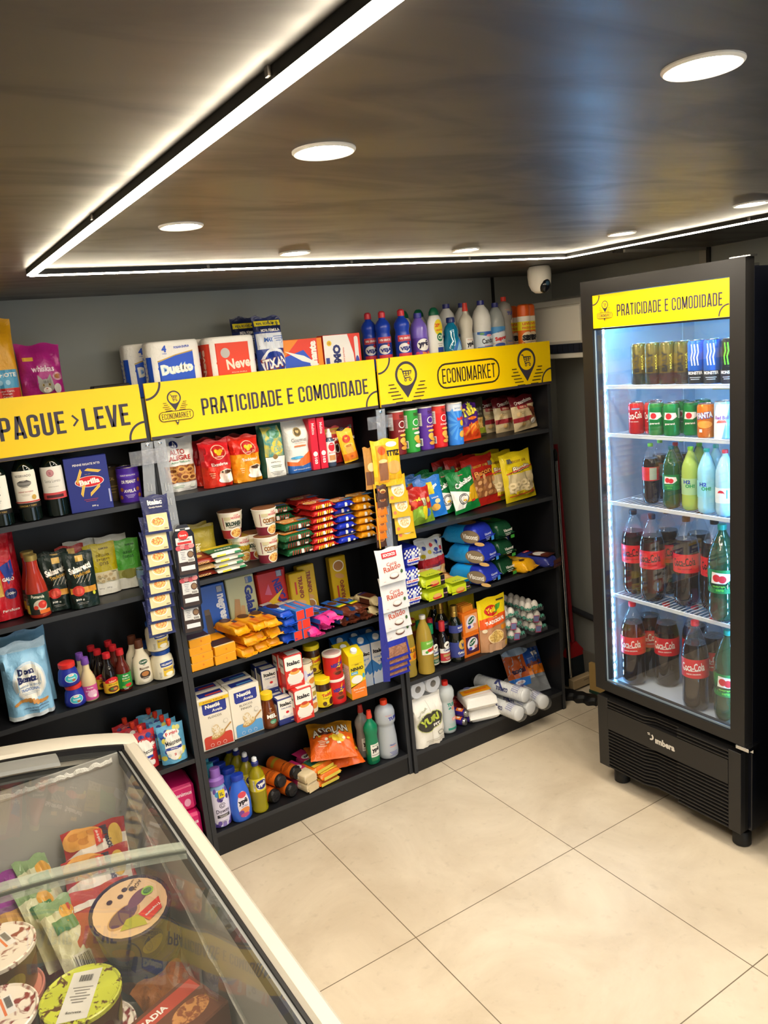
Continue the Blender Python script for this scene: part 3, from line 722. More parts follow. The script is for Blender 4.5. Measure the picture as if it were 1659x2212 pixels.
# ------------------------------------------------------------------ makers of packaged goods (local frame: front faces -y, base at z = 0)
WHT = '#f3efe6'; CRM = '#f2e6c8'
def P_(h, r=.42): return cm(h, r)
def settle(o):
    """lifts a tilted object until its lowest point rests at the height it was given"""
    M = o.rotation_euler.to_matrix(); o.location.z -= min((M @ v.co).z for v in o.data.vertices) - .0004; return o
def carton(name, label, cat, loc, w, d, h, col, fn=None, rz=0, group=None, c=.0015, rx=0, ry=0, r=.38):
    m = MB(); m.box(-w/2, w/2, -d/2, d/2, 0, h, cm(col, r), c)
    if fn: fn(m, Print(m, s_front(d)), Print(m, s_left(w)), Print(m, s_top(h)))
    o = settle(put(m.build(name), loc, rz, rx, ry)); return tag(o, label, cat, group)
def bottle(name, label, cat, loc, prof, bm, cap=None, capm=None, lab=None, rz=0, group=None, sx=1, sy=1, n=24, step=.006, extra=None):
    """prof: (radius, height) pairs of the body; lab(Print, add_band) prints the wrap-around label"""
    t = thing(name, label, cat, loc, rz, group)
    m = MB(); m.lathe(prof, bm, n, sx, sy); m.build('body', t, angle=.9)
    if cap: m = MB(); m.lathe(cap, capm, 18, sx if sx < 1 else 1, sy if sy < 1 else 1); m.build('cap', t)
    if extra: extra(t)
    if lab:
        m = MB(); f = s_lathe(prof, sx, sy); p = Print(m, f, step, .0006)
        R = max(r for r, z in prof)
        def band(z0, z1, mat, a=PI, a0=0):
            k = 26; e = p.e; vs = []; fs = []; zz = sorted({z0, z1, *[z for r, z in prof if z0 < z < z1]})
            for z in zz:
                for i in range(k+1): vs.append(f((a0 - a + 2*a*i/k)*R, z, e))
            for j in range(len(zz)-1):
                for i in range(k): fs.append((j*(k+1)+i, j*(k+1)+i+1, (j+1)*(k+1)+i+1, (j+1)*(k+1)+i))
            m.add(vs, fs, mat); p.e += p.de
        lab(p, band); m.build('label', t)
    return t
def can(name, label, cat, loc, r, h, col, fn, lid='#c9c9c4', rz=0, group=None, rough=.3, metal=0, neck=0, lidm=None, plastic=0):
    t = thing(name, label, cat, loc, rz, group)
    prof = [(r-neck, 0), (r, .006 if neck else .001), (r, h-.012 if neck else h-.004), (r-neck, h-.002 if neck else h-.002)]
    m = MB(); m.lathe(prof, cm(col, rough, metal), 28)
    f = s_lathe([(r, 0), (r, h)]); p = Print(m, f, .005, .0004)
    def band(z0, z1, mat, a=PI, a0=0):
        k = 28; vs = [f((a0-a+2*a*i/k)*r, z, p.e) for z in (z0, z1) for i in range(k+1)]; m.add(vs, [(i, i+1, k+2+i, k+1+i) for i in range(k)], mat); p.e += p.de
    fn(p, band); m.build('body', t)
    lm = lidm or cm(lid, .25, 1)
    m = MB()
    if plastic: m.lathe([(r+.0015, h-plastic), (r+.0018, h-.002), (r, h), (r-.004, h), (r-.006, h-.002), (0.0005, h-.002)], lm, 28, cap=False)
    else: m.lathe([(r-neck, h-.003), (r-neck+.0012, h), (r-neck-.001, h), (r-neck-.003, h-.004), (.0005, h-.004)], lm, 28, cap=False); m.lathe([(r-neck-.001, .004), (r-neck-.001, -.0)], lm, 28, cap=False)
    m.build('lid', t); return t
def pouch_mesh(m, w, h, t, col, mode='pillow', seed=0, bands=(), wr=1.0, nu=14, nv=18, top=None, waist=.06, rough=.28, foilm=None):
    """fills mesh m with a bag and returns the function of its front surface. bands: (v0, v1, colour) as parts of the height"""
    q = random.Random(seed); ph = [q.uniform(0, 6) for _ in range(6)]
    seal = .05
    def g(v):
        if mode == 'pillow':
            x = (v-seal)/(1-2*seal); return 0 if x <= 0 or x >= 1 else max(0, math.sin(PI*x))**.55
        if mode == 'stand':
            x = v/(1-seal*1.3); return 0 if x >= 1 else (1-x**2.2)**.75*(.92+.08*math.sin(PI*min(1, x*1.4)))
        if mode == 'brick':
            x = v/(1-seal); return 0 if x >= 1 else (1 if x < .74 else max(0, 1-((x-.74)/.26)**1.6))*(1-.12*(1-min(1, v/.08)))
    ex = {'pillow': 2.3, 'stand': 2.2, 'brick': 5}[mode]
    def wid(v):
        k = g(v)
        if mode == 'pillow': return w/2*(1-waist*k)
        if mode == 'stand': return w/2*(1-.04*k)
        return w/2*(1-.05*k)
    A = wr*min(.0055, t*.085)
    F = [[None]*(nu+1) for _ in range(nv+1)]; B = [[None]*(nu+1) for _ in range(nv+1)]
    for j in range(nv+1):
        v = j/nv; k = g(v); hw = wid(v)
        for i in range(nu+1):
            a = -1 + 2*i/nu; a = math.copysign(abs(a)**.85, a)
            T = t/2*k*max(0, 1-abs(a)**ex)**(.62 if mode != 'brick' else .5)
            e = A*(math.sin(7*a+ph[0]+3*v)*math.sin(9*v+ph[1]) + .7*math.sin(15*a+ph[2])*math.sin(17*v+ph[3]-5*a) + .5*math.sin(26*v*a+ph[4]))*min(1, T/(t*.2+1e-6))
            cr = .0012*wr*math.sin(22*a+ph[5])*(1 if (v < seal or v > 1-seal) else 0)
            dz = .004*wr*math.sin(5*a+ph[2])*(1 if v > .97 else 0) - (.018*h*k*0)
            F[j][i] = (a*hw, -T - e + cr, v*h + dz); B[j][i] = (a*hw, T*.9 + e*.6 + cr + .0006, v*h + dz)
    fm = lambda c: c if not isinstance(c, str) else (foilm or foil)(c, rough)
    vs = [p for r in F for p in r]; n = nu+1
    groups = {}
    for j in range(nv):
        v = (j+.5)/nv; c = col
        for a, b, cc in bands:
            if a <= v < b: c = cc
        groups.setdefault(c, []).extend([(j*n+i, j*n+i+1, (j+1)*n+i+1, (j+1)*n+i) for i in range(nu)])
    for c, fs in groups.items(): m.add(vs, fs, fm(c))
    vs = [p for r in B for p in r]; fsb = [(j*n+i, (j+1)*n+i, (j+1)*n+i+1, j*n+i+1) for j in range(nv) for i in range(nu)]
    m.add(vs, fsb, fm(col))
    if mode != 'pillow':
        m.add(F[0] + B[0], [(i, n+i, n+i+1, i+1) for i in range(nu)], fm(col))
    def surf(u, v, e):
        y = min(max(v/h, 0), .9999)*nv; j = int(y); fy = y-j
        hw = wid(v/h) or w/2
        a = max(-1, min(1, u/hw)); a = math.copysign(abs(a)**(1/.85), a); x = min((a+1)/2*nu, nu-.0001); i = int(x); fx = x-i
        P = [Vector(F[j][i]), Vector(F[j][i+1]), Vector(F[j+1][i]), Vector(F[j+1][i+1])]
        p = P[0]*(1-fx)*(1-fy) + P[1]*fx*(1-fy) + P[2]*(1-fx)*fy + P[3]*fx*fy
        return (p.x, p.y - .0007 - e, p.z)
    return surf
def pouch(name, label, cat, loc, w, h, t, col, fn=None, mode='pillow', rz=0, rx=0, ry=0, group=None, seed=0, bands=(), wr=1.0, step=.006, rough=.28, nu=14, nv=18, waist=.06):
    m = MB(); s = pouch_mesh(m, w, h, t, col, mode, seed, bands, wr, nu, nv, rough=rough, waist=waist)
    if fn: fn(m, Print(m, s, step, .0010, .0003))
    o = settle(put(m.build(name, angle=1.1), loc, rz, rx, ry)); return tag(o, label, cat, group)
def flow_mesh(m, w, h, l, col, fin=.016, p=5, seed=0, bands=(), crumple=0, taper=.014, n=16, ends=(1, 1)):
    """a flow-wrapped pack lying along y; h is its height"""
    q = random.Random(seed); secs = []; ys = []
    st = []
    if ends[0]: st += [(0, .02, 1.02), (fin*.5, .03, 1.03), (fin, .06, 1.0), (fin+taper*.4, .78, .985)]
    else: st += [(0, .95, .97)]
    st += [(fin+taper, 1, 1)]; mid = [(l*f, 1, 1) for f in (.25, .4, .5, .6, .75)]
    e2 = [(l-(fin+taper), 1, 1)]
    if ends[1]: e2 += [(l-(fin+taper*.4), .78, .985), (l-fin, .06, 1.0), (l-fin*.5, .03, 1.03), (l, .02, 1.02)]
    else: e2 += [(l, .95, .97)]
    for y, bh, bw in st + mid + e2:
        ring = []
        for i in range(n):
            a = 2*PI*(i+.5)/n; cx, sz = math.cos(a), math.sin(a)
            X = math.copysign(abs(cx)**(2/p), cx)*w/2*bw; Z = math.copysign(abs(sz)**(2/p), sz)*h/2*bh
            jit = crumple if bh < .5 else crumple*.16
            ring.append((X + q.uniform(-jit, jit)*.6, y - l/2 + q.uniform(-jit, jit)*.8*(1 if bh < .5 else .3), h*.5 + Z*1 - (h*.18*(1-bh)) + q.uniform(-jit, jit)))
        secs.append(ring); ys.append(y/l)
    mats = [next((c for a, b, c in bands if a <= (ys[i]+ys[i+1])/2 < b), col) for i in range(len(secs)-1)]
    vs = [x for r in secs for x in r]; N = len(secs); gr = {}
    for i in range(N-1):
        gr.setdefault(mats[i], []).extend([(i*n+j, i*n+(j+1) % n, (i+1)*n+(j+1) % n, (i+1)*n+j) for j in range(n)])
    gr.setdefault(mats[0], []).append(tuple(range(n))[::-1]); gr.setdefault(mats[-1], []).append(tuple((N-1)*n+j for j in range(n)))
    for c, fs in gr.items(): m.add(vs, fs, c if not isinstance(c, str) else foil(c))
def flow(name, label, cat, loc, w, h, l, col, fn=None, rz=0, group=None, seed=0, rx=0, ry=0, axis='y', **k):
    m = MB(); flow_mesh(m, w, h, l, col, seed=seed, **k)
    if axis == 'x': m.v = [(-y, x, z) for x, y, z in m.v]; w, l = l, w
    if fn: fn(m, Print(m, s_top(h), 0, .0008), Print(m, s_left(w), 0, .0008), Print(m, s_front(l), 0, .0008))
    o = settle(put(m.build(name, fix=False, angle=1.0), loc, rz, rx, ry)); return tag(o, label, cat, group)
FOODR = speckle('#c98a4a', '#8a4a22', 60, .44, .56); FOODY = speckle('#f0c870', '#c88a34', 60, .44, .56); NOOD = speckle('#efc46a', '#c2742e', 120, .42, .58)
GRN = P_('#2f7a3c'); RED = P_('#d3202a'); BLK = P_('#17151a'); WH = P_(WHT); NAVY = P_('#1f2a63'); YL = P_('#f4cf1d'); ORG = P_('#ee7a1b'); BRW = P_('#4a2714'); GOLD = P_('#c8a24a', .3)
BLU = P_('#1f57c8'); SKY = P_('#59b3e6'); PNK = P_('#e2418f'); PUR = P_('#5b2d91'); GRY = P_('#8f8c88'); TXT = P_('#6a645c')
ORD = ['front', 'second', 'third', 'fourth', 'fifth', 'sixth']

# ------------------------------------------------------------------ unit 1: wine, pasta, sauces
z1, z2, z3, z4, zb, zt = 1.605, 1.240, .860, .488, .112, 2.0
zt += .0005; z1 += .0005; z2 += .0005; z3 += .0005; z4 += .0005; zb += .0005
# wine
WB = cm('#0a1410', .06, coat=.5)
WP = [(.034, 0), (.0395, .004), (.0400, .175), (.037, .195), (.026, .215), (.0165, .232), (.0145, .25), (.0145, .296), (.0155, .297), (.0155, .302)]
def wl1(p, b):
    b(.062, .182, P_('#efece2'), 1.25); K = P_('#4a4438')
    p.text('Casillero', .0, .146, .040, .012, K, .6); p.text('del', 0, .131, .010, .007, K, .6); p.text('Diablo', 0, .117, .032, .011, K, .6); p.lines(0, .094, .03, 3, .006, GRY); b(.045, .060, P_('#14110e'), 1.25); p.text('CONCHA Y TORO', 0, .0525, .052, .005, GOLD, .6)
def wl2(p, b):
    b(.070, .188, P_('#f0eadb'), 1.3); K = P_('#4d473f')
    p.text('RESERVADO', 0, .170, .056, .0085, K, .5); p.ell(0, .142, .025, .012, P_('#8f8b86')); p.poly([(-.026, .146), (-.012, .153), (0, .149), (.010, .155), (.026, .146)], P_('#55504c'))
    p.lines(0, .136, .04, 3, .004, P_('#3a3634')); p.text('CABERNET SAUVIGNON', 0, .112, .052, .005, P_('#b04a3e'), .5); p.lines(0, .102, .03, 2, .004, P_('#c0b8a8'))
    b(.072, .077, P_('#c0453c'), 1.3); p.ell(.026, .090, .008, .009, GOLD); b(.052, .069, P_('#171310'), 1.3); p.text('CONCHA Y TORO', 0, .0605, .058, .006, GOLD, .6)
def wl3(p, b):
    b(.068, .188, P_('#e2dfd6'), 1.3); p.ell(-.004, .165, .013, .0135, P_('#b2727a')); p.ell(-.004, .165, .0105, .011, P_('#c98d92')); p.text('SL', -.004, .165, .008, .009, P_('#7b3b43'), .4)
    p.text('Santa Loreto', 0, .136, .056, .011, P_('#8e8b86'), .1); p.text('CABERNET SAUVIGNON', 0, .114, .036, .003, P_('#77736e'), .3); b(.068, .092, P_('#c8474a'), 1.3); p.rect(-.031, .073, .031, .084, P_('#4a2228'))
def wine(x, y, lab, l, rz):
    bottle('wine_bottle', l, 'wine bottle', (x, y, z1), WP, WB, [(.0158, .2505), (.0158, .303), (.0, .3035)], cm('#3a1218', .35), lab, rz, 'dark wine bottles on the top shelf')
wine(-.560, .050, wl1, 'wine bottle with old-style lettering, first of the three at the photo edge', -.3)
wine(-.464, .048, wl2, 'wine bottle whose cream label shows a grey vineyard and gold seal', -.25)
wine(-.369, .050, wl3, 'wine bottle with pink round emblem and red label band, beside the penne box', -.2)
def penne(m, f, l, t):
    f.text('PENNE RIGATE N°73', .002, .178, .096, .0085, WH, .8); f.ell(.004, .112, .052, .021, P_('#f3f0ea')); f.ell(.004, .112, .0495, .0195, RED); f.text('Barilla', .004, .112, .072, .021, WH, 2, 4)
    for x, y, a in ((.022, .152, -14), (-.030, .134, 66), (-.022, .086, 72), (.020, .078, 40)):
        c, s = math.cos(math.radians(a)), math.sin(math.radians(a)); f.e -= .0004
        f.poly([(x+c*u-s*v, y+s*u+c*v) for u, v in ((-.030, -.005), (.020, -.005), (.030, .005), (-.020, .005))], P_('#e8c055')); f.line([(x-c*.026, y-s*.026), (x+c*.024, y+s*.024)], .0012, P_('#b98a2d'))
    f.text('500 g', .01, .018, .022, .0075, WH, .8); f.text('DAL 1877', .002, .140, .02, .003, GOLD, .4); f.rect(.066, .025, .072, .075, P_('#aab0d8')); f.lines(.0, .045, .05, 2, .006, P_('#a04058'))
carton('pasta_box', 'dark blue penne box with a red oval, beside the wine bottles', 'pasta box', (-.250, .035, z1), .152, .05, .206, '#27317e', penne, -.12)
def pnut(p, b):
    b(.016, .120, P_('#4b2a9c')); b(.098, .114, P_('#5d39b4')); p.text('DR PEANUT', 0, .082, .056, .013, WH, 2); p.text('PEANUT REVOLUTION', 0, .107, .060, .006, WH, 1); p.text('AVELÃ', 0, .047, .046, .015, WH, 1.5); p.lines(0, .030, .04, 3, .005, P_('#cdbdf0'))
    for x, z in ((-.030, .052), (.031, .050), (.040, .085), (.036, .025), (-.036, .022)): p.ell(x, z, .007, .008, P_('#a5652f'))
t = can('peanut_butter_can', 'purple can of hazelnut peanut paste beside the clear hanging strips', 'can', (-.088, .085, z1), .0430, .138, '#4a2a98', pnut, rz=-.25)
def pnut2(p, b): b(.01, .125, P_('#4a3a1c')); p.text('TROPICAL', -.01, .09, .05, .012, P_('#b89a58'), 1.5, 0); p.lines(0, .06, .05, 3, .012, P_('#8a7038'))
can('peanut_butter_can', 'dark brown can half hidden behind the purple can', 'can', (-.130, .190, z1), .0430, .140, '#3a2c16', pnut2, rz=-.3)

# pasta, tomato, pouches
def spag(m, p):
    p.rect(-.045, .09, -.004, .30, P_('#e0b45a')); 
    for i in range(7): p.e -= p.de; p.rect(-.043+i*.0058, .092, -.0405+i*.0058, .298, P_('#b98837'))
    p.poly([(.0, .20), (.045, .22), (.045, .17), (.02, .13)], P_('#28429b')); p.text('GALO', .022, .150, .040, .014, WH, 2); p.ell(.022, .095, .022, .020, P_('#30356f')); p.text('500g', .022, .095, .032, .013, WH, 1.4); p.text('Parafuso', .01, .035, .06, .010, WH, .6)
pouch('spaghetti_bag', 'tall red bag of long pasta at the photo edge', 'pasta bag', (-.600, .105, z2), .112, .325, .05, '#c41f2c', spag, 'brick', .1, -.10, 0, None, 3)
pouch('spaghetti_bag', 'second red pasta bag standing behind the first', 'pasta bag', (-.575, .170, z2), .11, .33, .05, '#b91c2a', None, 'brick', .1, -.10, 0, None, 5)
JP = [(.030, 0), (.0385, .006), (.0395, .02), (.0395, .10), (.036, .125), (.026, .165), (.0215, .19), (.0205, .218)]
def pom(p, b):
    b(.018, .098, P_('#1f3a2c'), 1.7); p.text('Pomarola', -.004, .086, .046, .012, CRM_ := P_('#ece7d2'), 1.2, -6); p.ell(0, .050, .024, .023, P_('#c9c0ae')); p.ell(.008, .054, .015, .015, P_('#cf3325')); p.ell(.012, .058, .005, .005, P_('#e8624e')); p.ell(-.016, .045, .008, .008, P_('#d8402c')); p.rect(-.034, .018, -.006, .038, P_('#2a2320')); p.rect(-.005, .020, .034, .034, P_('#dd6b23')); p.rect(-.060, .022, -.040, .055, P_('#dcc24a')); p.lines(-.048, .08, .02, 5, .005, P_('#9fb09c'))
t = bottle('tomato_sauce_bottle', 'glass bottle of red tomato sauce with green label, in front', 'sauce bottle', (-.496, .046, z2), JP, cm('#a8301f', .1, coat=.6), [(.0225, .2185), (.0235, .222), (.0235, .238), (.021, .240), (.0, .2395)], cm('#b09a5a', .3, .6), pom, .0, 'tomato sauce bottles')
clone(t, (-.512, .140, z2), 'second tomato sauce bottle, behind the front one')
def sals(m, p):
    p.rect(-.010, .178, .018, .200, GOLD); p.text('Salsaretti', 0, .152, .082, .025, WH, 2.2, 12); p.text('Tradicional', .004, .130, .062, .014, P_('#d8a73a'), .8, 12)
    for i in range(4): p.line([(-.02+i*.014, .098), (.0+i*.012, .125)], .0016, P_('#c8c0b0'))
    p.rect(-.046, .058, .046, .080, P_('#c88a2c')); p.ell(-.018, .068, .022, .020, P_('#c9362c')); p.ell(-.018, .068, .014, .013, P_('#dd5a48')); p.text('300 g', -.018, .034, .030, .009, WH, 1); p.lines(-.01, .022, .04, 2, .005, GRY); p.ell(.036, .052, .005, .008, P_('#cfd13a'))
for i, (x, y, lab) in enumerate([(-.352, .040, 'black tomato sauce pouch in front, next to the mushroom pouch'), (-.420, .062, 'black tomato sauce pouch half behind its twin, beside the glass bottle'), (-.405, .140, 'black tomato sauce pouch in the back row, orange tab showing'), (-.335, .150, 'tomato pouch at the very back with a red corner')]):
    pouch('tomato_sauce_pouch', lab, 'sauce pouch', (x, y, z2), .108, .212, .055, '#15241f', sals, 'stand', -.1, -.08, 0, 'black tomato sauce pouches', 11+i, () if i < 3 else ((.8, 1, '#a02a28'),), waist=0)
def champ(m, p):
    K = P_('#55491b')
    p.text('KAMONA', .016, .183, .038, .008, P_('#4d4424'), 1.5); p.rect(-.045, .178, -.030, .190, P_('#4a4a52'))
    for i, s in enumerate(('cham', 'pign', 'ons')): p.text(s, .008, .158-i*.017, [.052, .050, .036][i], .013, P_('#7a6a22'), .6)
    p.text('inteiros', .038, .088, .022, .006, P_('#6a5c26'), .8)
    for x, z in ((-.03, .062), (-.008, .057), (.014, .062), (.033, .060), (-.02, .078), (.004, .076), (.024, .080)): p.ell(x, z, .012, .010, P_('#d9caa2')); p.ell(x+.001, z-.003, .007, .006, P_('#b09a6c'))
    p.text('330 g', -.018, .026, .018, .006, TXT, .5); p.text('200 g', .012, .026, .018, .006, TXT, .5)
pouch('mushroom_pouch', 'yellow and white stand-up pouch of mushrooms', 'food pouch', (-.226, .148, z2), .122, .205, .05, '#ece8da', champ, 'stand', -.08, -.06, 0, None, 21, ((.44, 1, '#b3a413'), (.20, .44, '#d8cfae')), .6, waist=0)
pouch('olive_pouch', 'green and white stand-up pouch beside the mushroom pouch', 'food pouch', (-.128, .158, z2), .112, .20, .05, '#ecebe0', lambda m, p: (p.text('KAMONA', .020, .176, .034, .008, P_('#1f4a24'), 1.5), p.text('azei', .006, .148, .036, .013, P_('#2c6a2c'), .6), p.text('tonas', .006, .130, .044, .013, P_('#2c6a2c'), .6), p.ell(0, .06, .032, .02, P_('#8c8a3e'))), 'stand', -.1, -.06, 0, None, 22, ((.40, 1, '#54ad3e'), (.2, .4, '#a7a763')), .6, waist=0)
for i, (x, l) in enumerate([(-.262, 'white food pouch standing behind the yellow mushroom pouch'), (-.165, 'white food pouch standing behind the green olive pouch')]):
    pouch('food_pouch', l, 'food pouch', (x, .215, z2), .125, .215, .045, '#d9dcd6', None, 'stand', -.05, -.08, 0, 'white pouches at the back', 25+i, (), .6, waist=0)
t = can('tuna_tin', 'small pale blue tin, lower of two behind the cheese strip', 'tin', (-.065, .115, z2), .040, .040, '#a9c6e4', lambda p, b: (b(.006, .034, P_('#8fb4dd')), p.lines(0, .026, .05, 3, .007, P_('#4a6aa6'))), group='small fish tins')
clone(t, (-.068, .117, z2+.0405), 'small pale blue tin, upper of two behind the cheese strip')

# flour, jars, sauces
def flour(m, p):
    p.ell(.002, .140, .058, .075, P_('#d3e4f0')); p.ell(.002, .138, .052, .068, P_('#f0eee4')); K = P_('#20285f')
    p.text('Dona', -.006, .180, .056, .026, K, 3); p.text('Benta', -.004, .150, .070, .026, K, 3); p.text('FARINHA DE TRIGO', 0, .124, .074, .008, P_('#6f8cb4'), .8); p.text('TRADICIONAL', 0, .110, .066, .012, P_('#5f86c0'), 1.2); p.lines(0, .098, .06, 2, .005, P_('#b5c3d2'))
    for i in range(9): p.ell(-.052+i*.0125, .064+.008*math.sin(i*.7), .012, .006, P_('#c98e47'), n=12, rot=25); p.e -= p.de*.5
    p.text('FARINHA DE TRIGO ENRIQUECIDA', .012, .040, .088, .006, K, 1, 3); p.text('COM FERRO E ÁCIDO FÓLICO', .020, .030, .070, .005, K, 1, 3)
pouch('flour_bag', 'pale blue and white flour bag standing in front', 'flour bag', (-.588, .062, z3), .172, .285, .10, '#8fc4e6', flour, 'brick', .05, -.10, .03, 'flour bags', 31, ((.9, 1, '#a9c9de'), (0, .05, '#dce7ee')), 1.6)
pouch('flour_bag', 'second flour bag, blue corner showing behind the front bag', 'flour bag', (-.560, .175, z3), .17, .295, .10, '#7fb6da', None, 'brick', .08, -.08, 0, 'flour bags', 32, (), 1.6)
PJ = [(.032, 0), (.038, .004), (.040, .018), (.034, .055), (.028, .066), (.028, .070)]
def pud(p, b):
    p.ell(0, .034, .027, .017, WH); p.ell(0, .034, .025, .0155, P_('#3fb6c4')); p.ell(0, .044, .012, .004, P_('#f5efe4')); p.text('Oetker', 0, .0445, .014, .004, RED, 1); p.text('Fermento', 0, .033, .028, .006, WH, 1); p.ell(.006, .025, .007, .004, P_('#a5622c'))
t = bottle('baking_powder_jar', 'blue jar with red lid, lower of the stacked two', 'jar', (-.432, .046, z3), PJ, cm('#23309c', .3), [(.030, .0702), (.031, .073), (.031, .087), (.028, .089), (.0, .089)], cm('#d8322f', .35), pud, 0, 'blue jars with red lids')
clone(t, (-.442, .044, z3+.0895), 'blue jar with red lid, upper of the stacked two', .15)
GS = [(.024, 0), (.029, .004), (.029, .075), (.027, .092), (.018, .115), (.0135, .125), (.013, .148)]
def gs(p, b): b(.008, .066, P_('#c94f94'), 1.9); p.ell(.002, .032, .020, .014, P_('#e6b6d0')); p.ell(.010, .022, .008, .006, P_('#f2eae0')); p.text('Kenko', -.004, .058, .022, .006, WH, 1.2); p.text('Molho de alho', -.004, .046, .036, .006, P_('#f4d8e6'), .8)
t = bottle('garlic_sauce_bottle', 'cream garlic sauce bottle with purple cap and pink label, in front', 'sauce bottle', (-.374, .050, z3), GS, cm('#d9c69a', .25), [(.0145, .1482), (.0155, .150), (.014, .176), (.0, .1765)], cm('#7b4fae', .4), gs, .1, 'garlic sauce bottles')
clone(t, (-.380, .118, z3), 'cream garlic sauce bottle, second in its row')
def soy(p, b): b(.010, .060, P_('#e3bb2d'), 1.8); p.poly([(-.03, .052), (-.03, .062), (-.015, .072), (.0, .076), (.015, .072), (.03, .062), (.03, .052)], RED); p.text('Sakura', 0, .059, .030, .008, P_('#f3d9b0'), .8, 4); p.ell(.0, .026, .021, .012, P_('#6b3a1c')); p.ell(-.006, .028, .007, .004, P_('#3f8a3a')); p.ell(.006, .026, .008, .005, P_('#c77b3a')); p.text('Molho de Soja', 0, .045, .034, .0055, BLK, 1)
t = bottle('soy_sauce_bottle', 'dark soy sauce bottle with red cap, front of its row', 'sauce bottle', (-.291, .050, z3), GS, cm('#140a08', .06, coat=.5), [(.0145, .1482), (.0155, .150), (.0148, .170), (.0, .1705)], cm('#c7222c', .4), soy, .1, 'soy sauce bottles')
for i, (dx, y) in enumerate([(-.020, .120), (-.030, .185)]): clone(t, (-.291+dx, y, z3), 'dark soy sauce bottle with red cap, %s of its row' % ['second', 'last'][i])
def pep(p, b): b(.014, .076, P_('#1f8a3a'), 1.9); p.text('Kenko', .0, .067, .022, .0065, WH, 1.2); p.text('Molho de', 0, .056, .030, .006, P_('#d9e8cf'), .7); p.text('Pimenta', 0, .047, .030, .007, P_('#e8d24a'), 1); p.ell(.006, .026, .014, .007, P_('#d0302a')); p.ell(-.012, .022, .008, .004, P_('#7fbf45')); p.lines(-.005, .016, .02, 2, .004, WH)
t = bottle('chilli_sauce_bottle', 'red chilli sauce bottle with green label, front of its row', 'sauce bottle', (-.240, .048, z3), GS, cm('#5f1c10', .12, coat=.4), [(.0145, .1482), (.0155, .150), (.0148, .172), (.0, .1725)], cm('#d0252e', .4), pep, .1, 'chilli sauce bottles')
for i, (dx, y) in enumerate([(-.010, .118), (-.012, .185)]): clone(t, (-.240+dx, y, z3), 'red chilli sauce bottle, %s of its row' % ['second', 'last'][i])
CP = [(.030, 0), (.037, .004), (.0385, .03), (.037, .085), (.032, .110), (.020, .130), (.0165, .142), (.0160, .150)]
def cap(p, b):
    p.ell(0, .062, .029, .052, P_('#efe6d2')); p.ell(0, .096, .020, .010, P_('#2f5a3c')); p.text('Cepêra', 0, .096, .032, .009, WH, 1.2, 3); p.text('NEW', 0, .083, .010, .004, BLK, 1); p.text('Maionese', 0, .070, .040, .012, P_('#5a3a22'), .8); p.ell(0, .042, .022, .018, P_('#3a2c22')); p.ell(0, .046, .015, .010, P_('#b5773f')); p.lines(0, .030, .03, 2, .005, P_('#d8cfc0'))
t = bottle('mayonnaise_bottle', 'cream squeeze bottle with brown cap and oval label, in front', 'sauce bottle', (-.160, .060, z3), CP, cm('#ece2c6', .3), [(.0168, .1502), (.0182, .152), (.0165, .186), (.0, .187)], cm('#5a2f1d', .4), cap, .1, 'cream squeeze bottles', 1.0, .72)
clone(t, (-.168, .130, z3), 'second cream squeeze bottle with brown cap, just behind')
HJ = [(.036, 0), (.0445, .006), (.0455, .03), (.0455, .072), (.042, .092), (.0355, .100), (.0355, .106)]
def hel(p, b): b(.016, .078, P_('#f0e8cc'), 1.0); p.poly([(-.027, .058), (.027, .058), (.030, .076), (0, .080), (-.030, .076)], P_('#1f3f8f')); p.text('HELLMANN’S', 0, .068, .048, .009, WH, 1.5); p.rect(-.020, .018, .026, .054, P_('#e8c23a')); p.text('MAIONESE', .002, .046, .038, .007, P_('#3a4a8a'), 1); p.ell(.004, .026, .016, .008, P_('#f5efdc')); p.ell(.034, .040, .007, .008, NAVY); p.lines(-.032, .036, .010, 5, .005, GRY)
t = bottle('mayonnaise_jar', 'mayonnaise jar with blue lid standing in front on the shelf', 'jar', (-.079, .056, z3), HJ, cm('#efe6c8', .2, coat=.3), [(.037, .1062), (.0385, .108), (.0385, .121), (.036, .123), (.0, .123)], cm('#1f4a9a', .35), hel, .2, 'mayonnaise jars')
clone(t, (-.083, .058, z3+.1235), 'mayonnaise jar on top of another, behind the cheese strip', .15); clone(t, (-.130, .150, z3), 'mayonnaise jar standing in the row behind')

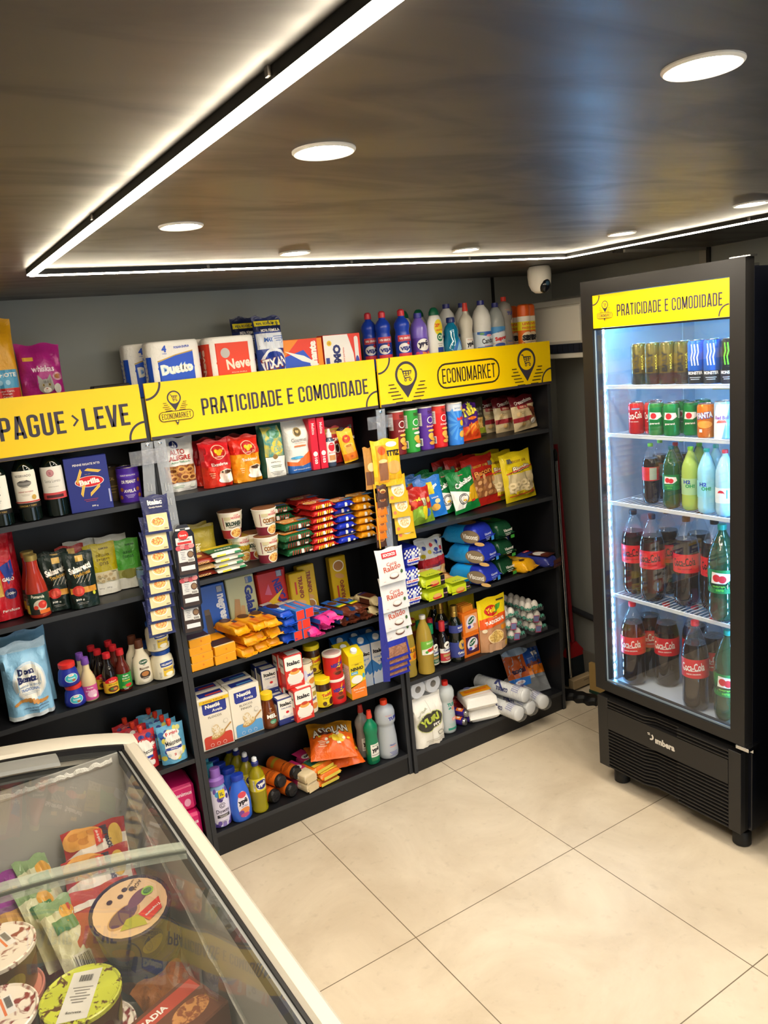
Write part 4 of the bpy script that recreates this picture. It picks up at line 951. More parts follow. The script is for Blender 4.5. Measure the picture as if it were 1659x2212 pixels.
# spouted pouches and flat packs
def spout(name, lab, loc, seed, base, spots, fn, rz=0, grp=None):
    t = thing(name, lab, 'sauce pouch', loc, rz, grp, -.06)
    m = MB(); s = pouch_mesh(m, .112, .165, .05, base, 'stand', seed, (), .6, waist=0); p = Print(m, s, .008, .0004, .0003)
    q = random.Random(seed)
    for i in range(26):
        x, z = q.uniform(-.045, .045), q.uniform(.012, .15); p.ell(x, z, q.uniform(.008, .013), q.uniform(.008, .012), P_(spots[i % len(spots)]), n=14); p.e -= p.de*.93
    fn(p); m.build('bag', t, angle=1.1)
    m = MB(); m.lathe([(.0075, .160), (.0075, .168), (.0105, .168), (.0105, .186), (.009, .188), (0, .188)], cm('#e0402a', .35), 14); m.build('spout_cap', t)
    return t
def mai(p):
    p.e += .0008; p.ell(0, .075, .036, .060, P_('#f1eee2')); p.rect(-.034, .060, .034, .072, P_('#2c3f94')); p.text('ORIGINAL', 0, .066, .030, .005, WH, 1); p.ell(0, .128, .034, .015, P_('#f4efe6')); p.text('Fugini', 0, .128, .050, .018, P_('#c8232c'), 1.5, 4); p.text('Maionese', .002, .092, .068, .020, P_('#17151a'), .6, 4); p.text('23', 0, .040, .010, .010, P_('#c8232c'), 1.5); p.ell(-.024, .040, .007, .008, P_('#d8d4c8')); p.ell(.024, .040, .007, .008, P_('#d8d4c8'))
for i in range(4):
    spout('mayonnaise_pouch', 'blue and yellow spotted mayonnaise pouch, %s of its row' % ['front', 'second', 'third', 'last'][i], (-.094-.012*i, .040+.056*i, z4), 41+i, '#67aed4', ['#d9d05a', '#2c3f94', '#e2dc86', '#2f6fb4'], mai, .0, 'mayonnaise pouches with red spouts')
def bbq(p):
    p.e += .0008; p.ell(0, .085, .034, .045, P_('#f1eee2')); p.text('Fugini', 0, .128, .046, .016, P_('#c8232c'), 1.5, 4); p.text('Barbecue', .002, .078, .064, .018, P_('#17151a'), .6, 4); p.rect(-.03, .050, .03, .060, P_('#2c3f94')); p.ell(0, .03, .030, .014, P_('#f0eadf'))
for i in range(3):
    spout('barbecue_pouch', 'red barbecue sauce pouch, %s of its row beside the mayonnaise pouches' % ['front', 'second', 'last'][i], (-.208-.015*i, .062+.062*i, z4), 51+i, '#b9262e', ['#2c3a8a', '#d4404a', '#8f1a26', '#e8e2d8'], bbq, .05, 'barbecue pouches with red spouts')
for i, (x, y, l) in enumerate([(-.345, .10, 'white and green flat pack lying just above the freezer rim, lower'), (-.325, .16, 'white and green flat pack lying on the other flat packs'), (-.43, .14, 'pale flat pack mostly hidden behind the freezer corner')]):
    flow('flat_food_pack', l, 'food pack', (x, y, z4+[0, .0, .0][i] + (.0 if i != 1 else .045)), .13, .035, .17, '#e6e8df', lambda m, t, l, f: (t.rect(-.05, -.05, .05, .0, GRN), t.rect(-.05, .01, .05, .04, P_('#4a6a4a'))), .5, 'flat food packs', 60+i)
for i in range(2): flow('flat_food_pack', 'white pack %s in the low pile near the barbecue pouches' % ['bottom', 'middle'][i], 'food pack', (-.335+.01*i, .16, z4+.0*i + (0 if i == 0 else .0225)), .12, .022, .16, '#dfe3dc', None, .45, 'flat food packs', 65+i) if i == 9 else None
def dia(m, f, l, t):
    W_ = P_('#f5dfe8'); f.text('Plenimus', 0, .085, .082, .018, W_, 1.2); f.ell(.018, .040, .014, .018, P_('#f0a8c8')); f.ell(-.015, .035, .012, .016, P_('#f0a8c8')); l.text('Plenimus', 0, .085, .09, .018, W_, 1.2)
for i, (x, y, zz, l) in enumerate([(-.078, .10, 0, 'pink pack on the bottom shelf nearest the divider, lower'), (-.082, .13, .125, 'pink pack stacked on the lower pink pack'), (-.205, .12, 0, 'pink pack further along the bottom shelf behind the freezer')]):
    carton('tissue_pack', l, 'hygiene pack', (x, y, zb+zz), .11, .16, .123, '#d81f6e', dia, -.05, 'pink hygiene packs', .012, r=.3)

# on top of the unit
def whk(m, p):
    p.text('whiskas', .002, .142, .078, .023, P_('#f3dce8'), 1.5); p.rect(-.060, .172, -.024, .186, P_('#d8a83a')); p.ell(.050, .112, .017, .015, P_('#d9a6b8')); p.ell(.050, .112, .011, .009, P_('#a86a3a'))
    G = P_('#9a968f'); p.ell(.006, 0.078, .028, .026, G); p.poly([(-.022, 0.088), (-.022, 0.120), (-.004, 0.100)], G); p.poly([(.010, 0.100), (.024, 0.122), (.032, 0.090)], G); p.ell(.008, 0.064, .014, .010, P_('#e4e0d8')); p.ell(-.004, 0.082, .004, .005, P_('#c8a84a')); p.ell(.018, 0.083, .004, .005, P_('#c8a84a')); p.ell(-.004, 0.082, .002, .004, BLK); p.ell(.018, 0.083, .002, .004, BLK); p.ell(.008, 0.069, .003, .002, P_('#b86a6a')); p.ell(.046, 0.068, .014, .018, P_('#c9c5be'))
    for k in (-1, 0, 1): p.line([(.006+k*.007, .098), (.006+k*.006, .088)], .0025, P_('#5f5b56'))
pouch('cat_food_bag', 'magenta cat food bag with a grey kitten on it, on top of the shelf', 'pet food bag', (-.345, .110, zt), .155, .235, .09, '#a8237c', whk, 'pillow', .0, -.05, .02, None, 71, (), 1.3)
def dog(m, p):
    p.rect(-.02, .085, .085, .150, P_('#4a9fc8')); p.text('FILHOTE', .036, .132, .080, .015, WH, 1.6); p.ell(.02, .105, .008, .009, P_('#9fd0e6')); p.ell(.045, .105, .008, .009, P_('#9fd0e6')); p.rect(-.02, .045, .085, .084, P_('#c4282c')); p.text('Sabor Carne,', .036, .074, .05, .007, WH, .9); p.text('Frango', .036, .064, .03, .007, WH, .9); p.text('Cereais', .036, .054, .03, .007, WH, .9)
pouch('dog_food_bag', 'tall golden yellow pet food bag cut by the photo edge', 'pet food bag', (-.500, .115, zt), .19, .335, .10, '#e0a21a', dog, 'brick', .0, -.03, 0, None, 72, (), 1.2)
mb = MB(); mb.box(-.07, .07, -.03, .03, 0, .062, cm('#2b2420', .5), .003); o = mb.build('router_box'); put(o, (-.08, .17, zt)); tag(o, 'small dark box lying behind the yellow sign at its joint', 'box')

# ------------------------------------------------------------------ unit 2: coffee, noodles, biscuits, milk, cleaning
def alto(m, p):
    p.ell(-.012, .192, .018, .014, P_('#24306f')); p.line([(-.020, .184), (-.012, .202), (-.006, .184)], .003, WH); R_ = P_('#b8322c')
    p.text('ALTO', -.008, .164, .062, .020, R_, 1.2); p.text('ALEGRE', -.002, .140, .090, .020, R_, 1.2); p.text('Açúcar Refinado', 0, .122, .080, .010, P_('#2f8a55'), .5)
    p.rect(-.064, .038, .058, .108, FOODR)
    for x, z in ((-.036, .088), (.0, .092), (.034, .088), (-.034, .056), (.012, .060), (.042, .056)): p.ell(x, z, .019, .013, P_('#d9a45c')); p.ell(x, z, .012, .007, P_('#7e4520'))
    p.lines(-.02, .024, .05, 2, .006, P_('#8ab08f')); p.ell(.040, .022, .012, .008, P_('#dfe3d8'))
pouch('sugar_bag', 'white refined sugar bag with a picture of pastries', 'sugar bag', (.125, .125, z1), .150, .218, .085, '#ecebe6', alto, 'brick', .02, .05, 0, None, 81, (), 1.2)
def cof(red):
    def f(m, p):
        p.ell(.006, .142, .031, .030, P_('#e8b89c')); p.ell(.006, .142, .028, .027, P_('#b41f1c'))
        for k in (-1, 1): p.ell(.006+k*.009, .147, .0095, .0085, P_('#e2b81f'))
        p.ell(.006, .138, .010, .009, P_('#e2b81f')); p.text('3 CORAÇÕES', .006, .124, .040, .006, WH, 1)
        p.text('Extraforte' if red else 'Tradicional', .004, .094, .066, .013, WH, 1.2)
        p.ell(.028, .026, .036, .012, P_('#f5efe2')); p.ell(.028, .045, .028, .026, P_('#f7f1e6')); p.ell(.028, .060, .026, .010, P_('#e6d8c0')); p.ell(.028, .060, .021, .0075, P_('#3d2313')); p.lines(-.034, .060, .02, 3, .008, P_('#f0c7a0'))
    return f
COF = [('coffee_bag', 'red vacuum coffee bag with a white cup, in front', (.268, .055), '#c01d24', 1, '#d22a20', 82), ('coffee_bag', 'red coffee bag behind the front red one', (.255, .145), '#a31822', 1, '#c22a20', 83),
       ('coffee_bag', 'orange and red vacuum coffee bag with a cup, in front', (.395, .055), '#e39319', 0, '#c9281c', 84), ('coffee_bag', 'dark red coffee bag behind the orange one', (.380, .145), '#8d1420', 1, '#b3241c', 85)]
for n, l, (x, y), c, k, top, sd in COF:
    pouch(n, l, 'coffee bag', (x, y, z1), .132, .193, .080, c, cof(k) if y < .1 else None, 'brick', .0, -.02, 0, 'vacuum coffee bags', sd, ((.62, 1, top),) if not k else ((0, .45, '#d2301f'),), 1.6)
def grn(m, p):
    p.rect(-.042, .088, .040, .215, speckle('#4f8f8a', '#b9b04a', 30, .4, .6)); p.ell(.012, .125, .028, .030, speckle('#e2c23a', '#5fa8a0', 40, .45, .6)); p.ell(.008, .184, .030, .02, speckle('#7fb0b0', '#3e7a4a', 30, .4, .6))
    p.rect(-.042, .0, .046, .086, P_('#e6e4da')); p.ell(0, .086, .011, .011, P_('#8a6a3a')); p.text('ESPÍRITO', 0, .064, .044, .006, BLK, .6); p.lines(0, .048, .05, 2, .006, P_('#2f5a4a')); p.lines(0, .022, .06, 3, .006, GRY)
pouch('coffee_bag', 'dark green coffee bag with a painted landscape label', 'coffee bag', (.522, .062, z1), .116, .226, .075, '#17493c', grn, 'brick', -.02, 0, 0, None, 86, (), .7)
def gour(m, p):
    p.ell(-.004, .176, .021, .020, P_('#a08a56')); p.ell(-.004, .176, .0165, .016, P_('#5a4a2a')); p.text('♥', -.004, .177, .018, .014, P_('#b9a36a'), .3); p.text('Gourmet', .0, .142, .072, .017, P_('#8f8a86'), .4); p.text('100% ARÁBICA', 0, .128, .05, .004, P_('#b05a30'), .5); p.rect(-.028, .112, .028, .118, P_('#d8743a'))
    p.poly([(-.058, .030), (-.058, .052), (-.02, .045), (.015, .070), (.058, .098), (.058, .030)], P_('#e0662a')); p.poly([(-.058, .0), (-.058, .034), (0, .026), (.058, .040), (.058, .0)], P_('#2a5da6')); p.ell(-.018, .066, .030, .006, P_('#4aa0d0')); p.text('CAFÉ TORRADO E MOÍDO', 0, .014, .086, .005, WH, .8)
pouch('coffee_bag', 'white gourmet coffee bag with orange and blue waves', 'coffee bag', (.643, .062, z1), .128, .230, .072, '#dcdad4', gour, 'brick', .0, 0, 0, None, 87, (), .7)
def mel(m, f, l, t):
    f.e += .0; f.ell(0, .070, .011, .011, P_('#f2dcd8')); f.text('103', 0, .040, .028, .014, WH, 1.5, -90); f.text('Melitta', 0, .180, .05, .014, P_('#f4d4d4'), .5, -90); l.text('Melitta', .0, .17, .07, .03, WH, .6); l.lines(0, .08, .05, 4, .01, P_('#f0b8b8'))
carton('coffee_filter_box', 'first narrow crimson coffee filter box standing on edge', 'filter box', (.706, .100, z1), .036, .18, .228, '#c5172f', mel, .02, 'crimson filter boxes')
carton('coffee_filter_box', 'second narrow crimson coffee filter box, beside the sweetener bottle', 'filter box', (.745, .098, z1), .036, .18, .226, '#c5172f', mel, .02, 'crimson filter boxes')
carton('coffee_filter_box', 'wide dark red box lying at the back behind the coffee pouches', 'filter box', (.905, .215, z1), .19, .10, .195, '#7a1420', lambda m, f, l, t: f.text('Melitta', .01, .14, .06, .022, P_('#c9a0a0'), .3), 0, None)
def ado(p, b): b(.02, .112, WH, 1.4); p.ell(.0, .088, .016, .020, RED); p.text('ADOCYL', 0, .062, .034, .008, RED, 1.5); p.rect(-.015, .028, .015, .052, P_('#c08a50')); p.lines(0, .024, .03, 1, .004, GRY)
bottle('sweetener_bottle', 'small clear sweetener bottle with white tip and red collar', 'sweetener bottle', (.798, .040, z1), [(.020, 0), (.023, .004), (.023, .100), (.021, .118), (.012, .126), (.012, .130)], cm('#51617a', .15, trans=.3), [(.013, .1302), (.014, .132), (.013, .150), (.009, .152), (.006, .168), (.0, .169)], cm('#e9e2dc', .35), ado, 0, None, 1, .8)
def nes(m, p): p.rect(-.040, .132, .040, .158, P_('#d9ab1c')); p.text('10% GRÁTIS', -.006, .145, .05, .012, RED, 1.2); p.text('NESCAFÉ', -.0, .108, .066, .020, WH, 2.2); p.ell(.012, .066, .018, .022, P_('#e9d6c2')); p.ell(.012, .066, .010, .018, P_('#2a1a14')); p.lines(-.01, .034, .05, 2, .007, P_('#e88a6a'))
pouch('coffee_pouch', 'red instant coffee pouch with yellow top band', 'coffee pouch', (.862, .105, z1), .085, .166, .035, '#c2251f', nes, 'stand', 0, -.05, 0, None, 88, waist=0)
def capp(m, p): p.ell(-.002, .106, .020, .018, P_('#c23a1e')); p.text('♥', -.002, .108, .014, .010, P_('#e8b43a'), .5); p.ell(.0, .076, .022, .009, P_('#f0c868')); p.ell(.0, .055, .020, .024, P_('#e2a04a')); p.ell(.0, .074, .016, .006, P_('#b8742c')); p.rect(-.036, .010, .036, .040, P_('#e0761c')); p.ell(0, .024, .008, .006, P_('#c0561a'))
pouch('cappuccino_pouch', 'yellow and orange cappuccino pouch leaning sideways at the shelf front', 'coffee pouch', (.905, .045, z1), .076, .148, .030, '#e9b21d', capp, 'stand', -.05, -.04, -.16, None, 89, waist=0)
pouch('coffee_pouch', 'dark brown coffee pouch just behind the yellow cappuccino pouch', 'coffee pouch', (.935, .095, z1), .080, .155, .030, '#2a1512', lambda m, p: (p.text('NESCAFÉ', .02, .10, .06, .016, WH, 2), p.rect(.005, .122, .025, .150, RED)), 'stand', -.05, -.05, -.14, None, 90, waist=0)

# noodles shelf
def nat(m, p): p.text('Natural', -.014, .074, .075, .022, P_('#efe9c8'), 1.2, -90); p.ell(.040, .050, .014, .024, P_('#b93a1c')); p.text('Yoki', .040, .050, .034, .012, P_('#efd24a'), 2, -90); p.poly([(.030, .018), (.050, .020), (.046, .036)], P_('#4f8a2a'))
pouch('popcorn_bag', 'olive yellow bag standing behind the flat packs, in front of its twin', 'food bag', (.170, .165, z2), .150, .185, .04, '#a8962c', nat, 'brick', .0, -.10, 0, 'olive yellow bags', 91, ((.93, 1, '#8c7d28'),), 1.0)
pouch('popcorn_bag', 'second olive yellow bag right at the back', 'food bag', (.178, .226, z2), .150, .190, .036, '#978628', nat, 'brick', .0, -.08, 0, 'olive yellow bags', 92, (), 1.0)
def flat1(m, t, l, f): t.rect(-.06, -.055, .06, .055, P_('#8f2a1c')); t.ell(.0, .0, .035, .03, FOODY); t.text('PAÇOCA', 0, -.02, .06, .012, P_('#e8c468'), 1.5); f.text('PAÇOCA', 0, .012, .07, .010, P_('#e2c070'), 1.5)
def flat2(m, t, l, f): t.rect(-.075, -.05, .075, .012, P_('#1f6a45')); t.text('ARROZ', .0, -.02, .08, .022, WH, 2); t.rect(-.075, .014, .075, .05, P_('#dfc32a')); f.rect(-.05, .006, -.01, .014, P_('#d9d13a')); f.rect(.03, .006, .06, .016, P_('#3a8a5a'))
for i in range(3): flow('wafer_pack', 'brown and cream flat pack, %s of its low pile by the meat trays' % ['bottom', 'middle', 'top'][i], 'snack pack', (.132, .105, z2+.0262*i), .125, .025, .16, ['#7e2a1c', '#c9a56a', '#8f2a1c'][i], flat1, .06, 'brown flat packs', 93+i, p=3)
for i in range(4): flow('cereal_pack', 'white and green flat pack, %s of its low pile' % ['bottom', 'second', 'third', 'top'][i], 'food pack', (.262-.006*(i % 2), .100+.004*i, z2+.0222*i), .135, .021, .15, '#e9e7dc', flat2, .10-.06*(i % 2), 'white and green flat packs', 97+i, p=3)
CN = [(.036, 0), (.0375, .002), (.0525, .112), (.0525, .114)]
def cup(kind):
    c1, nm, cc = {'b': ('#a02a32', 'BOLONHESA', '#26402e'), 'c': ('#7a2234', 'COSTELA', '#b8742a'), 'd': ('#c9a41c', 'CHEDDAR', '#e8c21f')}[kind]
    def f(p, b):
        b(.002, .040, P_(c1)); b(.040, .113, P_('#ece5d2')); K = P_('#1a1512')
        if kind == 'd': b(.030, .075, P_('#d9b824'))
        p.text('CUP', .010, .104, .020, .007, P_('#c8414c'), 1.5); p.text('NOODLES', .010, .094, .044, .010, P_('#c8414c'), 2); p.text(nm, 0, .068, .072, .021, K, 3); p.e += .0002; p.text(nm, 0, .0685, .069, .0185, P_(cc), 1.2); p.line([(-.026, .054), (-.01, .051), (.012, .055), (.030, .053)], .003, K)
        p.ell(.008, .026, .030, .023, P_('#efe8da')); p.ell(.008, .026, .026, .019, NOOD); p.rect(-.047, .046, -.044, .100, P_(c1)); p.rect(-.040, .086, -.014, .100, P_('#cfc49a')); p.rect(.034, .080, .047, .100, P_('#e2cf4a') if kind == 'c' else P_('#d8d0ba'))
    return f
def cupn(kind, label, x, y, z, rz=0):
    t = thing('noodle_cup', label, 'cup noodles', (x, y, z), rz, 'instant noodle cups')
    m = MB(); m.lathe(CN, cm('#ece5d2', .4), 30); p = Print(m, s_lathe(CN, rref=.047), .006, .0005)
    def band(z0, z1, mat):
        k = 30; f = s_lathe(CN, rref=.047); vs = [f((-PI+2*PI*i/k)*.047, z, p.e) for z in (z0, z1) for i in range(k+1)]; m.add(vs, [(i, i+1, k+2+i, k+1+i) for i in range(k)], mat); p.e += p.de
    cup(kind)(p, band); m.build('body', t)
    m = MB(); m.lathe([(.0520, .1142), (.0545, .1145), (.0548, .117), (.053, .1182)], cm('#f2ece0', .4), 30, cap=False); m.lathe([(.0532, .1180), (.001, .1184)], cm('#8a5a3a' if kind != 'd' else '#b08a2a', .35), 30, cap=False); m.build('lid', t); return t
cupn('d', 'yellow noodle cup, lower of the nearer stack of two', .340, .135, z2, -.1); cupn('b', 'green and red noodle cup stacked on the yellow noodle cup', .326, .138, z2+.1186, -.05)
cupn('b', 'red noodle cup standing half hidden behind the corner stack', .428, .150, z2, .05); cupn('c', 'maroon noodle cup at the shelf front, lower of its stack', .450, .055, z2, .12); cupn('c', 'maroon noodle cup on top of the front stack, yellow sticker showing', .452, .060, z2+.1186, .2)
def nood(w, st1, st2, hh=.0345):
    def f(m, t, l, fr):
        n = int((w-.05)/.0125); a, b = hh*.24, hh*.76
        for i in range(n if st2 else 0):
            x = -n*.00625+i*.0125; fr.e -= fr.de; fr.poly([(x, a), (x+.0060, a), (x+.0105, b), (x+.0045, b)], st2)
        fr.e += fr.de*2; fr.rect(-.008, a, .006, b, P_('#efe9dd')); fr.rect(w*.2, a, w*.3, a+.007, P_('#d8d2c8')); fr.rect(.003, b-.004, .006, b, BLK)
        t.rect(-w*.42, -.045, w*.42, .045, st1); t.ell(-.03, .0, .034, .026, P_('#e9d9b8')); t.ell(-.03, .0, .029, .021, NOOD); t.text('Lámen', .03, .02, .05, .02, WH, 1.5); t.rect(.01, -.04, .06, -.01, P_('#3f7fb8'))
    return f
NK = {'g': ('green', '#1d5a34', nood(.165, P_('#c9762a'), P_('#8e3a24'), .037)), 'r': ('red and yellow striped', '#b3221f', nood(.150, P_('#c43a22'), P_('#f0c624'), .0305)), 'b': ('blue', '#1c2fb0', nood(.115, P_('#c46a2a'), None)), 'o': ('orange yellow', '#e59a15', nood(.098, P_('#dd8a1c'), None))}
def nstack(kind, x, y, n, rz, where, dz=.0345, w=.165):
    nm, col, fn = NK[kind]
    base = flow('noodle_pack', '%s instant noodle pack, bottom of the %s stack' % (nm, where), 'instant noodles', (x, y, z2), .118, dz-.001, w, col, fn, rz, 'stacked instant noodle packs', 101+len(where), axis='x', p=3.0, fin=.010, taper=.010, crumple=.003)
    for i in range(1, n):
        c = clone(base, (x + rnd.uniform(-.006, .006), y + rnd.uniform(-.003, .005), base.location.z+dz*i), '%s instant noodle pack, %s of the %s stack' % (nm, 'top' if i == n-1 else ('second from bottom', 'third from bottom', 'fourth from bottom', 'fifth from bottom', 'sixth from bottom')[i-1], where), rz + rnd.uniform(-.07, .07))
nstack('g', .592, .078, 4, .10, 'front green', .037); nstack('r', .712, .075, 7, .16, 'striped', .0305, .142); nstack('b', .832, .085, 6, .12, 'blue', .033, .112); nstack('o', .938, .085, 6, .02, 'orange', .034, .100)
nstack('g', .555, .208, 6, -.03, 'back green', .0345); nstack('r', .715, .208, 7, .03, 'back striped', .031, .142)

# biscuit shelf: packs lying with their ends to the front
def bar(m, t, l, f): t.rect(-.026, -.085, .026, -.02, P_('#e08a14')); t.ell(0, .045, .024, .03, P_('#5a2f1a')); t.text('Bauducco', 0, -.05, .07, .018, P_('#d6521c'), 1.5, -90); t.rect(.008, -.02, .024, .012, P_('#3a2a4a')); l.rect(-.05, .012, .05, .03, P_('#d98a16')); f.text('a', .004, .02, .006, .007, P_('#e0741c'), 1)
def box4(m, f, l, t): t.rect(-.048, -.085, .046, -.005, P_('#3a2626')); t.rect(-.048, -.090, .046, -.080, P_('#e9d9a8')); f.text('a', .004, .020, .007, .008, P_('#d9661c'), 1)
for i in range(4): carton('biscuit_box', 'orange yellow biscuit box, %s in the pile by the divider' % ['bottom', 'second', 'third', 'top'][i], 'biscuit box', (.072, .100, z3+.0345*i), .096, .18, .034, '#eb9f10', box4, .02*(i % 2)+.02, 'orange biscuit boxes')
for i in range(2): carton('biscuit_box', 'wide orange yellow biscuit box, %s of the pile of two' % ['bottom', 'top'][i], 'biscuit box', (.172, .098, z3+.0400*i), .096, .185, .0395, '#eb9f10', box4, .03+.04*i, 'orange biscuit boxes')
k = 0
for cx, n, w, y0, rz in ((.256, 3, .069, .100, .22), (.330, 3, .069, .098, .20), (.400, 3, .068, .098, .18)):
    for i in range(n):
        flow('biscuit_pack', 'orange yellow biscuit pack, %s of the %s pile, crumpled end forward' % (['bottom', 'middle', 'top'][i], {.256: 'first', .330: 'second', .400: 'third'}[cx]), 'biscuits', (cx+rnd.uniform(-.006, .006), y0+rnd.uniform(-.008, .008), z3+.0445*i), w, .043, .215, '#eca413', bar, rz+rnd.uniform(-.04, .04), 'orange biscuit packs', 120+k, crumple=.006, fin=.024, taper=.022); k += 1
def pas(m, t, l, f): t.rect(-.026, -.08, .026, -.02, P_('#2f72d0')); t.text('Cookie', 0, -.045, .05, .018, WH, 1.5, -90); t.ell(0, .02, .022, .04, P_('#3a1d1a')); t.rect(-.026, .06, .026, .09, P_('#e6e2da')); l.rect(-.09, .006, .02, .034, P_('#2a63c4'))
for i in range(4): flow('biscuit_pack', 'blue cookie pack, %s of its pile beside the red-ended packs' % ['bottom', 'second', 'third', 'top'][i], 'biscuits', (.462+.003*(i % 2), .098, z3+.0375*i), .058, .0365, .20, '#1d50c4', pas, .20, 'blue cookie packs', 131+i, crumple=.005, fin=.022)
def rede(m, f, l, t): f.rect(-.0215, .001, .0215, .044, P_('#4f8fe0')); f.rect(-.0205, .002, .0205, .043, P_('#e23a24')); t.rect(-.021, -.088, .021, .088, P_('#3d7ec9')); t.text('Passatempo', 0, -.01, .10, .022, P_('#e65a3a'), 2, -90); t.rect(-.021, .05, .021, .088, P_('#e8dcc8')); l.rect(-.088, .002, .088, .043, P_('#2f74c8'))
for i in range(3):
    for j in range(2): carton('biscuit_pack', 'red-ended blue biscuit pack, %s row, %s column' % (['bottom', 'middle', 'top'][i], ['first', 'second'][j]), 'biscuits', (.508+.0462*j, .098, z3+.0458*i), .0450, .18, .0450, '#2f74c8', rede, .14, 'red-ended biscuit packs', .003)
def pnk(m, t, l, f): t.rect(-.026, -.03, .026, .088, P_('#2a5fb8')); t.ell(0, .0, .020, .024, P_('#4a2a1a')); t.text('recheado', 0, .05, .06, .014, P_('#f0c8e0'), 1.2, -90); l.rect(-.04, .01, .07, .03, P_('#2a5fb8'))
for i, (x, zz) in enumerate([(.612, 0), (.668, 0), (.640, .040), (.700, .036)]): flow('biscuit_pack', 'pink wrapped biscuit roll, %s' % ['lower, nearest the red ends', 'lower, second along', 'upper, nearest the red ends', 'upper, second along'][i], 'biscuits', (x, .095, z3+zz), .056, .040, .205, '#e03a92', pnk, .22, 'pink biscuit rolls', 140+i, crumple=.008, fin=.03, taper=.03, p=2.6)
def brn(m, t, l, f): t.rect(-.024, -.02, .024, .085, P_('#2b62b4')); t.ell(0, .03, .020, .026, P_('#5a3420')); t.rect(-.024, -.045, .024, -.028, P_('#e3c51e')); t.rect(-.024, -.028, .024, -.015, P_('#4f9a3a')); l.rect(.0, .01, .07, .03, P_('#2b62b4'))
for i, (x, zz) in enumerate([(.752, 0), (.806, 0), (.862, 0), (.772, .040), (.838, .040)]): flow('biscuit_pack', 'brown and blue biscuit roll, %s' % ['bottom row, first', 'bottom row, second', 'bottom row, third', 'upper row, first', 'upper row, second'][i], 'biscuits', (x, .098, z3+zz), .054, .040, .21, '#5d2c1c', brn, .26, 'brown biscuit rolls', 150+i, crumple=.008, fin=.034, taper=.03, p=2.6)
for i, (x, zz) in enumerate([(.925, 0), (.945, .042)]): flow('biscuit_pack', 'cream and brown biscuit roll by the divider, %s' % ['lower', 'upper'][i], 'biscuits', (x, .110, z3+zz), .054, .042, .21, '#d9c79a', lambda m, t, l, f: (t.rect(-.024, -.05, .024, .02, P_('#5a2c1c')), t.rect(-.024, .02, .024, .04, P_('#3a2a5a')), l.rect(-.02, .008, .05, .034, P_('#5a2c1c'))), .2, 'cream biscuit rolls', 160+i, crumple=.006, fin=.03, taper=.028, p=2.6)
# standing packs at the back of the biscuit shelf
def waf(c, s, tc, rot=-90, ex=None):
    def f(m, fr, l, t):
        fr.e += .0; fr.text(s, .034, .165, .150, .040, P_(tc), 2.2, rot); fr.rect(.026, .248, .054, .278, P_('#2a4a7a')); fr.barcode(.028, .250, .052, .276, P_('#c9cdd4'))
        if ex: ex(fr)
    return f
def wbox(x, y, w, h, c, fn, l, rx=-.13): carton('wafer_pack', l, 'wafers', (x, y, z3), w, .04, h, c, fn, .0, None, .004, rx, 0, .28)
wbox(.098, .192, .090, .215, '#2579c4', lambda m, f, l, t: (f.text('CLUB', .008, .150, .06, .022, WH, 2), f.text('SOCIAL', .012, .115, .074, .022, WH, 2)), 'light blue cracker pack behind the orange boxes')
wbox(.215, .192, .132, .290, '#1c55b8', waf('', 'negresco', '#eef0f4', -90, lambda p: (p.e.__class__, p.poly([(-.045, .08), (-.010, .06), (-.018, .170), (-.045, .180)], P_('#4a4038')), p.rect(-.044, .16, -.020, .185, P_('#6a5a4a')))), 'large blue chocolate wafer pack leaning at the back')
wbox(.366, .192, .138, .287, '#cfcf9c', waf('', 'Galak', '#2a3a8a', -90, lambda p: (p.poly([(-.055, .10), (-.02, .09), (-.015, .185), (-.038, .19)], P_('#c99a62')), p.poly([(-.03, .08), (0, .08), (.005, .15), (-.012, .155)], P_('#d8ac74')), p.rect(.04, .25, .06, .275, P_('#4a78b8')))), 'pale cream wafer pack leaning between blue and red packs')
wbox(.512, .192, .142, .280, '#c4271f', waf('', 'NESCAU', '#2a2a8a', -78, lambda p: (p.poly([(-.055, .13), (.05, .19), (.01, .14), (.065, .10), (-.02, .12)], P_('#e8bb1d')), p.poly([(-.045, .18), (-.02, .225), (-.010, .17)], P_('#d2607a')))), 'red wafer pack with a yellow bolt leaning at the back')
wbox(.522, .236, .140, .285, '#a81f1c', None, 'second red wafer pack right behind the first', -.05)
def tri(flip):
    def f(m, fr, l, t):
        a = 90 if flip else -90; fr.text('TRIUNFO', .008, .10 if flip else .185, .105, .022, P_('#7a1f2a'), 1.8, a); v_ = .10 if flip else .185; fr.rect(-.022, v_-.03, -.013, v_+.03, P_('#b8342c')); c = .225 if flip else .075
        fr.ell(.0, c, .030, .028, P_('#efe6d2')); fr.ell(0, c, .026, .023, P_('#a8743e')); fr.ell(.0, .175 if flip else .115, .026, .012, P_('#c9965a'), rot=-20)
    return f
for x, y, zz, rot, fl, l in ((.626, .175, .258, .0, 0, 'golden biscuit pack standing in front of its twin'), (.694, .225, .268, 0, 0, 'golden biscuit pack standing behind its twin, big biscuit picture low'), (.868, .225, .272, .0, 1, 'golden biscuit pack standing alone, printed upside down')):
    carton('biscuit_pack', l, 'biscuits', (x, y, z3), .090, .042, zz, '#c9a416', tri(fl), rot, 'golden biscuit packs', .004, -.07, 0, .3)

